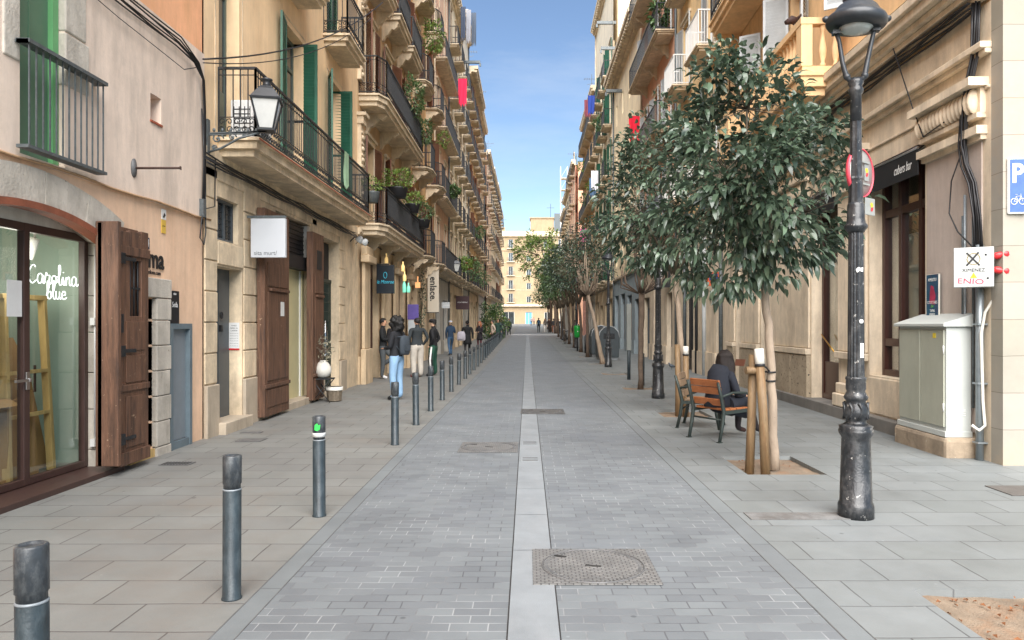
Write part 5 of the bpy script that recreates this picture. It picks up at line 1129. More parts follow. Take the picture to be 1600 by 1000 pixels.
pp = empty('wall_pipes', (5.36,8.78,0), 0, 'bundle of grey conduits running up the smooth panel behind the electric box', 'pipes')
def vpipe(x,y,z0,z1,r_,mat,nm='conduit'): m = MB(); m.tube([(x,y,z0),(x,y,z1)], r_, 10); return m.build(nm, mat, pp)
m_gal = PM('galvanised_pipe', hx('8f979b'), .4, .5, .15, 8, .1)
vpipe(0,-.06,0,2.55,.045,m_gal); vpipe(.02,.32,.9,2.95,.012,M['iron_grey']); vpipe(.02,.27,0,3.2,.016,m_gal); vpipe(.02,.10,.6,2.9,.016,M['iron_grey'])
m = MB(); 
for z in (.2,.9,1.6,2.2): m.box(-.055,.06,-.12,-.0,z,z+.02)
m.build('clamps', m_gal, pp)
m = MB(); m.tube([(-.12,-.10,.42),(-.05,-.13,.36),(.02,-.13,.42),(.0,-.12,.7),(-.02,-.12,1.5),(.02,-.13,1.75),(.10,-.2,1.95),(.09,-.2,2.15)], .018, 8); m.build('white_hose', M['offwhite'], pp)
# cable bundle sweeping down the corner
kb = empty('cable_bundle', (5.36,8.78,0), 0, 'tangled black cable bundle dropping down the corner pilaster to the electric box', 'cables'); random.seed(9)
for k in range(6):
    ph = random.random()*6; base = [(0,-.02,5.45),(-.02,-.03,5.1),(-.0,.02,4.8),(-.05,.05,4.5),(-.04,.16,4.1),(-.03,.20,3.8),(-.02,.16,3.55),(-.01,.03,3.3),(.0,-.03,2.9),(.0,-.05,2.5)]
    pts = [(x-.015*k*.5+.01*math.sin(ph+i), y+.016*k-.04+.03*math.sin(ph+i*.9), z) for i,(x,y,z) in enumerate(base)]
    m = MB(); m.tube(pts, .013, 6); m.build('cable', M['cable'], kb)
m = MB(); m.tube([(-.03,.2,3.8),(-.06,.42,3.4),(-.07,.45,3.0),(-.05,.3,2.75),(-.03,.05,2.55),(.0,-.2,2.3)], .009, 6); m.build('cable', M['cable'], kb)
m = MB(); m.tube([(-.03,.1,4.5),(-.05,.5,4.2),(-.1,1.0,4.1),(-.06,1.35,4.6),(-.2,1.6,5.5)], .009, 6); m.build('cable', M['cable'], kb)
for k in range(5):
    m = MB(); pts = []
    for i in range(25):
        y = 8.8+i*.46; pts.append((RX(y)-.08-.02*k-5.36, y-8.78, 5.36+.03*k-.035*abs(math.sin(i*.7+k))+.01*math.sin(i*3+k)))
    m.tube(pts, .014, 5); m.build('cable', M['cable'], kb)
# P sign
ps = empty('parking_sign', (5.47,8.42,0), R(-6), 'blue P bicycle parking sign on a stickered grey pole at the corner', 'sign')
m = MB(); m.tube([(0,0,0),(0,0,3.4)], .033, 14); m.build('pole', PM('stickered_pole', hx('7d888e'), .45, .3, .12, 6, .1, 60, spot=hx('cfd4d4'), spot_thr=.63, spot_scale=11), ps)
m = MB(); m.box(-.012,.20,-.075,-.04,2.86,3.50); m.build('sign_plate', M['white'], ps, bevel=.015)
m = MB(); m.box(.008,.185,-.077,-.0755,2.88,3.48); m.build('blue_field', PM('sign_blue', hx('3f5f9e'), .5, 0, .15, 9, 0, spot=hx('b7c2d4'), spot_thr=.70, spot_scale=40), ps)
text('P', .30, M['white'], ps, (.09,-.078,3.31), (R(90),0,0), .001, 'letter', bold=.008, sx=.85)
m = MB(); 
for cx in (.052,.14): m.tube([(cx+.034*math.cos(t),-.079,3.0+.034*math.sin(t)) for t in [i*.52 for i in range(12)]], .0045, 4, closed=True)
for a_, b_ in (((.052,3.0),(.075,3.06)),((.075,3.06),(.125,3.06)),((.125,3.06),(.14,3.0)),((.095,3.0),(.075,3.06)),((.095,3.0),(.125,3.06)),((.052,3.0),(.095,3.0)),((.12,3.085),(.125,3.06)),((.065,3.08),(.085,3.08))): m.bar((a_[0],-.079,a_[1]),(b_[0],-.079,b_[1]),.008,.003)
m.build('bicycle_symbol', M['white'], ps)
random.seed(2)
for k in range(9):
    z = 1.1+k*.2; m = MB(); c_k = ('4fa6c9','d9dde0','26282b','c98f3a','e8e8e6')[k%5]; m.lathe([(.0338,z),(.0342,z+.01),(.0342,z+.09),(.0338,z+.1)], n=10, arc=(-2.6+.3*(k%3),-1.0+.2*(k%2)+.3)); m.build('sticker', PM('sticker_'+c_k, hx(c_k), .5, 0, .2, 30, 0), ps)
# poster beside the bar window
po = empty('bar_poster', (5.40,9.76,1.95), R(-90-1.1), 'colourful hand lettered bar poster on the smooth panel beside the window', 'poster')
m = MB(); m.box(-.15,.15,-.03,-.012,-.32,.32); m.build('board', PM('poster_teal', hx('1f4f68'), .5, 0, .3, 5, 0, stain=hx('5c2a55'), stain_amt=.9, stain_scale=(9,9,6)), po)
m = MB(); m.box(-.155,-.15,-.032,-.01,-.325,.325).box(.15,.155,-.032,-.01,-.325,.325).box(-.155,.155,-.032,-.01,.32,.325).box(-.155,.155,-.032,-.01,-.325,-.32); m.build('border', M['offwhite'], po)
m = MB(); m.prism([(-.07,-.06),(.06,-.08),(.08,.04),(.03,.16),(-.03,.18),(-.06,.08)], 'y', -.0315,-.0305); m.build('red_shape', PM('poster_red', hx('a83250'), .5, 0, .3, 12, 0), po)
for z, tx, s_ in ((.25,'APERITIU',.06),(-.05,'COCKTAILS',.055),(-.10,'2x1',.05),(-.16,'TAPAS',.05),(-.21,'VERMUT',.045),(-.27,'MENU DIA',.045)): text(tx, s_, M['white'] if z != -.10 else PM('poster_green', hx('6fbf4a'), .5, 0, .1, 5, 0), po, (0,-.0312,z), (R(90),0,0), .0008, sx=.85)
m = MB(); m.T = Matrix.Rotation(R(90),4,'X'); m.lathe([(0,0),(.06,0),(.05,.03),(0,.035)], n=16); tag(m.build('wall_fitting', M['shutter_grey'], None, (5.95,8.375,2.15)), 'round grey metal fitting on the corner wall', 'fitting')
tx = text('UFO', .2, M['iron'], None, (5.92,8.378,1.66), (R(90),0,0), .001, 'graffiti'); tag(tx, 'thin black scrawled letters on the pale corner wall', 'graffiti'); tx = text('US', .2, M['iron'], None, (5.98,8.378,1.43), (R(90),0,0), .001, 'graffiti'); tag(tx, 'lower black scrawl on the pale corner wall', 'graffiti')
# ------------------------------------------------------------ hanging signs on the left
sg = empty('hanging_sign', (-4.18,11.9,3.0), 0, 'plain white square shop sign hanging over the brown door leaf', 'shop sign'); m = MB(); m.box(-.28,.28,-.04,.04,-.31,.32); m.build('panel', PM('sign_white', hx('bfc3c8'), .4, 0, .02, 3, 0), sg, bevel=.008)
m = MB(); m.box(-.39,.28,-.02,.02,.33,.37); m.box(-.39,-.36,-.06,.06,.28,.42); m.build('bracket', M['iron_grey'], sg); text('sita murt/', .10, M['iron_grey'], sg, (-.04,-.042,-.24), (R(90),0,0), .001, sx=.95)
sg = empty('hanging_sign', (-4.18,21.7,2.95), 0, 'black square bar sign with teal handwriting beside coloured neon shapes', 'shop sign'); m = MB(); m.box(-.26,.26,-.05,.05,-.42,.42); m.build('panel', PM('sign_navy', hx('0d1822'), .4, 0, .2, 5, 0), sg, bevel=.008)
m = MB(); m.box(-.36,.1,-.02,.02,.43,.46); m.build('bracket', M['iron'], sg); m_teal = EM('teal_letters', hx('2a8fa3'), .3); text('la Monroe', .15, m_teal, sg, (0,-.053,-.08), (R(90),0,0), .002, shear=.3, sx=.8)
m = MB(); m.tube([(.0+.05*math.cos(t),-.053,.12+.09*math.sin(t)) for t in [i*.5 for i in range(12)]], .008, 5, closed=True); m.build('ring_mark', m_teal, sg)
nb = empty('neon_bottles', (-4.15,22.6,2.9), 0, 'glowing yellow and mint bottle shapes hanging behind the black bar sign', 'light sign')
m_ny = EM('neon_cream', hx('d9b878'), .35); m_nm = EM('neon_mint', hx('6fbfa4'), .3)
for x, z, h, mm in ((-.18,.55,.35,m_ny),(.33,.35,.3,m_ny),(.38,.05,.3,m_ny),(.37,-.3,.45,m_nm),(.50,-.3,.3,m_nm),(-.33,-.05,.4,m_nm)):
    m = MB(); m.lathe([(0,0),(.05,0),(.055,.02),(.055,h*.55),(.02,h*.75),(.02,h),(0,h)], (x,0,z), n=10); m.build('bottle_light', mm, nb)
sg = empty('banner', (-4.22,33,3.2), 0, 'long white vertical banner reading enlace', 'banner'); m = MB(); m.box(-.25,.25,-.012,.012,-1.02,1.05); m.build('cloth', PM('banner_cloth', hx('c9bfae'), .8, 0, .04, 2, .1), sg)
m = MB(); m.box(-.30,.25,-.02,.02,1.05,1.09).box(-.30,.25,-.02,.02,-1.06,-1.02); m.build('bracket', M['iron'], sg); text('enlace.', .40, M['black'], sg, (-.01,-.014,.02), (R(90),R(90),0), .001, bold=.01)
sg = empty('hanging_sign', (-4.05,46,3.0), 0, 'dark maroon hanging sign with one thin white line of writing', 'shop sign'); m = MB(); m.box(-.42,.42,-.04,.04,-.42,.42); m.build('panel', PM('sign_maroon', hx('34191e'), .5, 0, .1, 5, 0), sg); text('MONTSERRAT', .1, M['white'], sg, (0,-.042,.02), (R(90),0,0), .001)
sg = empty('hanging_sign', (-4.1,37,2.6), 0, 'small pale blue grey hanging sign just past the white banner', 'shop sign'); m = MB(); m.box(-.2,.2,-.03,.03,-.15,.15); m.build('panel', M['shutter_grey'], sg); text('oberta', .1, M['white'], sg, (0,-.032,0), (R(90),0,0), .001)
pf = empty('purple_poster', (XL+.22,26.6,2.0), 0, 'violet poster panel on the wall behind the standing group', 'poster'); m = MB(); m.box(0,.4,-.01,.01,-.2,.35); m.build('violet_panel', PM('violet', hx('5d4d96'), .5, 0, .15, 7, 0), pf); m = MB(); m.box(.02,.4,-.01,.01,-.75,-.22); m.build('pale_panel', M['shutter_grey'], pf)
orn = MB(); orn.box(-.09,.09,-.05,.05,-.12,.08).box(-.02,.02,-.01,.01,.08,.3); tag(orn.build('lit_sign', EM('orange_lit', hx('e8a067'), .35), None, (-4.05,27.2,3.1)), 'tiny orange lit tag hanging above the standing group', 'light sign')
# right hanging sign
sg = empty('hanging_sign', (5.33,29,3.65), 0, 'black vertical hanging sign with large white letters beside the second lamp', 'shop sign'); m = MB(); m.box(-.30,.30,-.05,.05,-.56,.62); m.build('panel', M['black'], sg); text('Morelia', .30, M['white'], sg, (-.1,-.052,.0), (R(90),R(-90),0), .001, bold=.004); text('espai de bellesa', .09, M['white'], sg, (.14,-.052,.0), (R(90),R(-90),0), .001)
# neon-orange sign behind the near trees
sg = empty('wall_sign', (5.5,21.5,2.95), 0, 'small orange and blue box sign half hidden behind the near tree crown', 'sign'); m = MB(); m.box(-.25,.1,-.05,.05,-.2,.2); m.build('panel', PM('orange_sign', hx('c8562c'), .5, 0, .2, 9, 0), sg); m = MB(); m.box(-.2,.05,-.052,-.05,-.05,.15); m.build('blue_panel', PM('blue_sign', hx('2e3f78'), .5, 0, .2, 9, 0), sg)
# ------------------------------------------------------------ posts, bins, containers, bikes on the right
o = empty('sign_post', (2.98,21.6,0), 0, 'short dark post with a tall narrow grey sleeve above, right pavement', 'post'); m = MB(); m.lathe([(.05,0),(.05,.95),(.03,.96)], n=16); m.build('post', M['bollard'], o); m = MB(); m.box(-.07,.07,-.05,.05,.86,2.22); m.build('grey_sleeve', PM('grey_sleeve', hx('7f837f'), .6, 0, .08, 4, .1), o, bevel=.01)
for x, y, lb in ((2.97,17.6,'plain dark bollard beside the second tree on the right pavement'),):
    m = MB(); m.lathe([(.05,0),(.05,.82),(.04,.85),(0,.86)], n=16); tag(m.build('bollard', M['bollard'], None, (x+.1,y+2,0)), lb, 'bollard')
def container(x, y, label, rz):
    o = empty('waste_container', (x,y,gz(y)), rz, label, 'waste container', 'dark rounded waste containers on the right pavement'); pr = [(-.45,.12),(.45,.12),(.47,1.0),(.40,1.28),(.22,1.47),(0,1.53),(-.22,1.47),(-.40,1.28),(-.47,1.0)]
    m = MB(); m.prism(pr, 'y', -.5, .5); m.build('body', PM('dark_grey_plastic', hx('3f474b'), .5, 0, .1, 3, .1), o, bevel=.03); m = MB()
    m.tube([(a*1.02,-.5,b) for a,b in pr[2:]], .02, 6); m.build('pale_trim', M['shutter_grey'], o); m = MB(); m.box(-.42,.42,-.45,.45,0,.12); m.build('plinth', M['granite'], o)
    m = MB(); m.box(-.25,.25,-.52,-.5,.95,1.2); m.build('slot_flap', M['iron'], o, bevel=.01)
container(3.62,33.4,'nearer of two dark rounded waste containers behind the leaning tree', R(4)); container(3.55,36.2,'farther of two dark rounded waste containers', R(2))
o = empty('litter_bin', (2.86,42,gz(42)), 0, 'bright green litter bin on a dark post', 'litter bin'); m = MB(); m.lathe([(.05,0),(.045,1.0)], n=12); m.build('post', M['iron'], o); m = MB(); m.lathe([(.15,.78),(.19,.84),(.21,1.3),(.20,1.42),(.14,1.46),(0,1.47)], n=20); m.build('bin', PM('green_bin', hx('1f9a3c'), .4, 0, .1, 5, 0), o); m = MB(); m.box(-.03,.03,-.215,-.2,1.1,1.16); m.build('label', M['white'], o)
o = empty('notice_post', (3.12,39.6,gz(39.6)), 0, 'narrow reddish notice board on a dark post beside the green bin', 'notice board'); m = MB(); m.lathe([(.05,0),(.05,1.0)], n=12); m.build('post', M['iron'], o); m = MB(); m.box(-.13,.13,-.03,.03,.95,2.8); m.build('board', PM('red_brown_board', hx('9a7063'), .6, 0, .3, 8, .1), o)
def bike(x, y, rz, label, fc):
    o = empty('bicycle', (x,y,gz(y)), rz, label, 'bicycle', 'bicycles parked under the far trees'); 
    for s in (-.52,.52):
        m = MB(); m.tube([(s+.33*math.cos(t),0,.34+.33*math.sin(t)) for t in [i*math.pi/14 for i in range(28)]], .018, 6, closed=True); w = m.build('wheel', M['black'], o); m = MB()
        for k in range(8): a = k*math.pi/4; m.bar((s,0,.34),(s+.32*math.cos(a),0,.34+.32*math.sin(a)),.004)
        m.build('spokes', M['chrome'], w)
    m = MB()
    for a,b_ in (((-.52,.34),(-.18,.78)),((-.52,.34),(-.05,.30)),((-.05,.30),(-.22,.85)),((-.05,.30),(.38,.75)),((-.18,.78),(.36,.82)),((.34,.95),(.52,.34))): m.tube([(a[0],0,a[1]),(b_[0],0,b_[1])], .016, 6)
    m.build('frame', fc, o); m = MB(); m.tube([(.30,-.25,.98),(.36,-.1,.98),(.34,0,.96),(.36,.1,.98),(.30,.25,.98)], .014, 6); m.build('handlebar', M['chrome'], o); m = MB(); m.ball((-.23,0,.9),(.14,.07,.035),8,6); m.build('saddle', M['black'], o)
bike(2.9,53.5,R(70),'dark bicycle parked by the far trees, nearer one',M['iron']); bike(3.0,55.4,R(100),'grey bicycle parked just behind the dark one',M['shutter_grey'])
# pigeon by the right wall
pg = MB(); pg.tube([(-.16,0,.09),(-.08,0,.11),(0,0,.13),(.06,0,.15),(.09,0,.19),(.105,0,.225),(.13,0,.232),(.16,0,.225)], [.012,.04,.06,.055,.032,.026,.026,.005], 10); pg.tube([(.0,.02,.09),(.01,.02,0),(.04,.02,.0)], .006, 5); pg.tube([(.0,-.02,.09),(.01,-.02,0),(.04,-.02,.0)], .006, 5)
tag(pg.build('pigeon', PM('pigeon_grey', hx('5d646c'), .7, 0, .3, 25, .2), None, (5.2,26.5,gz(26.5)), (0,0,R(200))), 'small grey pigeon on the pavement near the right wall', 'pigeon')
# vase on a folding table and basket outside the left shop
o = empty('flower_vase', (-4.26,15.35,.50), 0, 'round white vase with dry flowers on a small black table', 'vase'); m = MB(); m.lathe([(.07,0),(.13,.04),(.17,.13),(.165,.22),(.11,.31),(.06,.35),(.065,.37),(.05,.36)], n=24); m.build('vase', M['offwhite'], o)
o2 = empty('folding_table', (-4.26,15.35,0), 0, 'small black folding table carrying the white vase', 'table'); m = MB(); m.box(-.2,.2,-.2,.2,.475,.497); m.build('table_top', M['iron'], o2)
for s in (-1,1):
    m = MB(); m.tube([(-.19,s*.17,0),(.19,s*.17,.48)], .010, 6); m.tube([(.19,s*.17,0),(-.19,s*.17,.48)], .010, 6); m.build('leg', M['iron'], o2)
m = MB(); m.lathe([(.11,0),(.15,.02),(.17,.28),(.175,.30),(.165,.30),(.14,.03),(0,.03)], n=18, flute=.05, smooth=False, caps=False); bk = m.build('basket', PM('wicker', hx('6c6152'), .8, 0, .4, 20, .6, 60), None, (-4.05,15.45,0)); tag(bk, 'low wicker basket with pale lining beside the black table', 'basket'); m = MB(); m.lathe([(.176,.24),(.178,.31),(.165,.31)], n=18, caps=False); m.build('lining', M['offwhite'], bk)
mr_ = empty('leaning_mirror', (-4.42,16.1,.9), 0, 'oval ornate glass object leaning on the narrow brown door leaf', 'mirror'); m = MB(); m.lathe([(.0,0),(.05,.02),(.06,.1),(.03,.2),(.07,.35),(.06,.5),(.02,.75),(0,.8)], n=10); m.build('glass_drops', GLASS('cut_glass', (.8,.85,.88), .3), mr_)
# floodlights under the long balcony end
for y_, lb in ((18.9,'round floodlight fixed at the end of the long balcony, nearer'),(19.5,'round floodlight fixed at the carved pier, farther')):
    o = empty('floodlight', (-4.35,y_,3.75), 0, lb, 'floodlight'); m = MB(); m.T = Matrix.Rotation(R(40),4,'Y'); m.lathe([(.0,.16),(.05,.15),(.09,.06),(.10,0),(.09,-.01),(0,-.005)], n=14); m.build('lamp_head', M['shutter_grey'], o); m = MB(); m.tube([(-.2,0,.0),(-.1,0,.1),(0,0,.12)], .012, 6); m.build('arm', M['iron'], o)
# air conditioner on the long balcony, towel on the rail
o = empty('air_conditioner', (XL+.28,11.15,4.37), 0, 'white air conditioning unit standing on the long balcony', 'air conditioner'); m = MB(); m.box(-.17,.17,-.15,.65,.02,.60); m.build('case', M['white'], o, bevel=.02); m = MB()
for k in range(6): m.box(-.12,.12,-.155,-.151,.1+k*.07,.115+k*.07)
for k in range(4): m.box(-.12+k*.08,-.108+k*.08,-.157,-.151,.08,.5)
m.build('side_grille', M['iron'], o); m = MB(); m.T = Matrix.Translation((.172,.3,.31)) @ Matrix.Rotation(R(90),4,'Y'); m.lathe([(.0,0),(.2,0),(.2,.01),(.05,.02)], n=20); m.build('fan', M['shutter_grey'], o)
def cloth(name, label, cat, x, y, z, w, h, mat, axis='y', group=None, wave=.03, drape=0):
    mb = MB(); nu, nv = 10, 8; random.seed(int(y*10)+int(z*7)); ph = random.random()*6
    for side in (0,1):
        b0 = len(mb.v)
        for j in range(nv+1):
            for i in range(nu+1):
                u = w*(i/nu-.5)*(1-.25*drape*j/nv); v = -h*j/nv*(1-.08*math.sin(i*1.7+ph)); d = wave*math.sin(i*1.3+ph+j*.35)*(.3+j/nv)+side*.006
                mb.v.append((d,u,v) if axis == 'y' else (u,d,v))
        for j in range(nv):
            for i in range(nu): k = b0+j*(nu+1)+i; mb.f.append((k,k+1,k+nu+2,k+nu+1)); mb.m.append(0); mb.sm.append(True)
    o = mb.build(name, mat, None, (x,y,z)); return tag(o, label, cat, group)
def CM(n,h): return PM('cloth_'+n, hx(h), .9, 0, .08, 4, .15, 30)
cloth('towel','crumpled pale green cloth hung on the long balcony rail','cloth',-3.93,16.0,5.35,.4,.75,CM('sage','7f9a7d'),drape=.8)
cloth('towel','bright pink red cloth hanging high on the left row','cloth',-3.68,41.8,15.6,.5,1.5,CM('pink','d9264f'),axis='x',drape=.5)
for k,(c_h,dy) in enumerate((('3c4557',0),('8e8f96',1),('4b5563',2))): cloth('laundry',('dark blue garment drying','pale grey garment drying','slate garment drying')[k]+' on the top balcony against the sky, left','laundry',-3.75+.28*dy,43.0+dy*.4,20.2,.3,1.9,CM('l%d'%k,c_h),axis='x',drape=.3)
cloth('towel','vivid red cloth hanging beyond the top left of the big tree crown','cloth',4.75,32.7,10.9,.5,1.2,CM('red','c8102e'),axis='x',drape=.5)
for k,(c_h,lb,yy,zz) in enumerate((('27408f','bright blue laundry on the high right balcony',53.2,18.2),('7d3f4b','red patterned laundry beside the blue one',56.5,18.9),('d9d9de','white laundry lower on the right row',50.5,12.2),('54708f','blue grey laundry lower on the right row',52,12.0),('d0559a','magenta cloth seen over the far tree crowns',61,9.6))): cloth('laundry',lb,'laundry',4.62,yy,zz,.5,1.3,CM('r%d'%k,c_h),axis='x',drape=.3)
# hoist beams near the roof lines
def beam(x0,x1,y,z,label): m = MB(); m.box(min(x0,x1),max(x0,x1),-.08,.08,-.09,.09); m.box((x0 if abs(x0)<abs(x1) else x1)-.06,(x0 if abs(x0)<abs(x1) else x1)+.06,-.05,.05,-.3,-.09); tag(m.build('hoist_beam', M['iron_grey'], None, (0,y,z)), label, 'beam', 'hoist beams near the roofs')
beam(-3.3,-4.6,51.5,20.0,'dark hoist beam jutting into the sky from the left roof line'); beam(4.55,5.8,48.2,21.4,'highest hoist beam jutting from the right roof line'); beam(4.6,5.8,46,18.9,'lower hoist beam on the right row'); beam(4.7,5.8,44,15.6,'short hoist beam over the plain cream cornice')
# overhead wires
def wire(name_l, pts, r_=.01): m = MB(); m.tube(pts, r_, 5); return tag(m.build('overhead_wire', M['cable'], None), name_l, 'wire')
def cat(a,b,s,n=14): a,b = Vector(a),Vector(b); return [tuple(a+(b-a)*i/n-Vector((0,0,s*4*(i/n)*(1-i/n)))) for i in range(n+1)]
wire('black wire rising from the plaster house corner across the green shutters', cat((-4.45,10.1,5.25),(-3.85,19.6,10.2),.35), .013); wire('second thinner wire just below the first, left', cat((-4.45,10.1,5.2),(-3.85,18.2,9.2),.35), .008)
wire('faint wire crossing the street far away', cat((-4.4,72,9),(5.6,72,9.5),.4), .02)
cbl = empty('facade_cables', (XL,0,0), 0, 'thick black cable bundle along the grey plaster wall and down its corner', 'cables'); random.seed(8)
for k in range(6):
    ph = random.random()*6; pts = [(.05+.012*k, 2+i*.62, 5.17+.022*k+.02*math.sin(i+ph)) for i in range(13)]+[(.05+.012*k,9.95,5.15),(.06,10.18+.01*k,5.0),(.05,10.24+.01*k,4.6),(.05,10.24+.01*k,3.9-.1*k),(.04,10.2+.02*k,3.0+.1*k)]
    m = MB(); m.tube(pts, .010, 5); m.build('cable', M['cable'], cbl)
for k in range(5):
    m = MB(); m.tube([(.05+.01*k,10.25+i*.65,4.02-.03*k-.04*abs(math.sin(i*.9+k))) for i in range(15)], .013, 5); m.build('cable', M['cable'], cbl)
m = MB(); m.tube([(.04,10.2,4.6),(.05,10.28,3.6),(.05,10.3,2.9),(.06,10.22,2.72),(.05,10.12,2.8),(.05,10.2,3.2),(.07,10.55,3.3),(.05,10.62,4.0)], .01, 5); m.build('cable', M['cable'], cbl)
m = MB(); m.box(.0,.07,10.18,10.27,3.1,3.35); m.build('junction_box', M['iron_grey'], cbl)
m = MB(); m.tube([(.05,2,5.0)]+[(.05,2.5+i*.8,5.02-.05*math.sin(i)) for i in range(9)]+[(.12,9.5,4.9),(.05,10.0,5.1)], .006, 4); m.build('cable', M['cable'], cbl)
# spotted ornament and little brass owl on the balustrade wall
o = empty('spotted_ornament', (5.28,14.15,7.25), 0, 'black and white spotted animal head ornament on the amber wall', 'ornament'); m = MB(); m.tube([(0,0,-.25),(-.02,0,-.1),(-.06,0,.08),(-.12,0,.2)], [.09,.11,.08,.06], 10); m.build('neck', PM('dalmatian', hx('cfcac0'), .7, 0, .05, 5, 0, spot=(.02,.02,.02), spot_thr=.56, spot_scale=14), o); m = MB(); m.tube([(-.10,0,.18),(-.2,0,.22),(-.32,0,.16)], [.08,.08,.04], 10); m.tube([(-.1,.0,.22),(-.04,.08,.3)], [.04,.01], 6); m.tube([(-.1,.0,.22),(-.04,-.08,.3)], [.04,.01], 6); m.build('head', PM('brown_head', hx('3b2622'), .7, 0, .2, 9, 0), o)
# ------------------------------------------------------------ foliage and trees
import numpy as np
def leaves(name, P, Dr, L, Wd, tone, mat, parent, rng, detail=True, curl=.25, loc=(0,0,0)):
    n = len(P); Dr = Dr/np.maximum(np.linalg.norm(Dr,axis=1,keepdims=True),1e-6)
    up = np.tile(np.array([0,0,1.0]),(n,1))+rng.normal(0,.45,(n,3)); S = np.cross(Dr,up); S /= np.maximum(np.linalg.norm(S,axis=1,keepdims=True),1e-6); N = np.cross(S,Dr)
    L = L*rng.uniform(.6,1.3,(n,1)); Wd = Wd*rng.uniform(.75,1.15,(n,1))
    b = P; m = P+Dr*L*.5+N*L*curl*.35; t = P+Dr*L-N*L*curl*.3
    l = P+Dr*L*.42+S*Wd*.5+N*L*curl*.6; r = P+Dr*L*.42-S*Wd*.5+N*L*curl*.6
    if detail:
        Z = np.array([[0,0,-1.0]]); sp = lambda f,w,hgt,dz: P+Dr*L*f+S*Wd*w+N*L*curl*hgt+Z*L*dz
        V = np.stack([b,sp(.3,-.46,.5,.0),sp(.3,0,.28,.0),sp(.3,.46,.5,.0),sp(.66,-.40,.34,.07),sp(.66,0,.16,.07),sp(.66,.40,.34,.07),sp(1,0,-.25,.22)],1).reshape(-1,3)
        base = np.array([[0,1,2],[0,2,3],[1,4,5],[1,5,2],[2,5,6],[2,6,3],[4,7,5],[5,7,6]]); k = 8
    else: V = np.stack([b,r,t,l],1).reshape(-1,3); base = np.array([[0,1,2],[0,2,3]]); k = 4
    Fc = (base[None]+(np.arange(n)*k)[:,None,None]).reshape(-1,3)
    me = bpy.data.meshes.new(name); me.vertices.add(len(V)); me.vertices.foreach_set('co', V.ravel().astype(np.float32)); me.loops.add(Fc.size); me.loops.foreach_set('vertex_index', Fc.ravel().astype(np.int32))
    me.polygons.add(len(Fc)); me.polygons.foreach_set('loop_start', np.arange(0,Fc.size,3,dtype=np.int32)); me.polygons.foreach_set('loop_total', np.full(len(Fc),3,dtype=np.int32)); me.polygons.foreach_set('use_smooth', np.ones(len(Fc),dtype=bool))
    me.update(calc_edges=True); a = me.attributes.new('tone','FLOAT','FACE'); a.data.foreach_set('value', np.repeat(np.clip(tone,0,1),len(base)).astype(np.float32)); me.materials.append(mat)
    o = bpy.data.objects.new(name, me); COL.objects.link(o); o.location = loc
    if parent: o.parent = parent
    return o
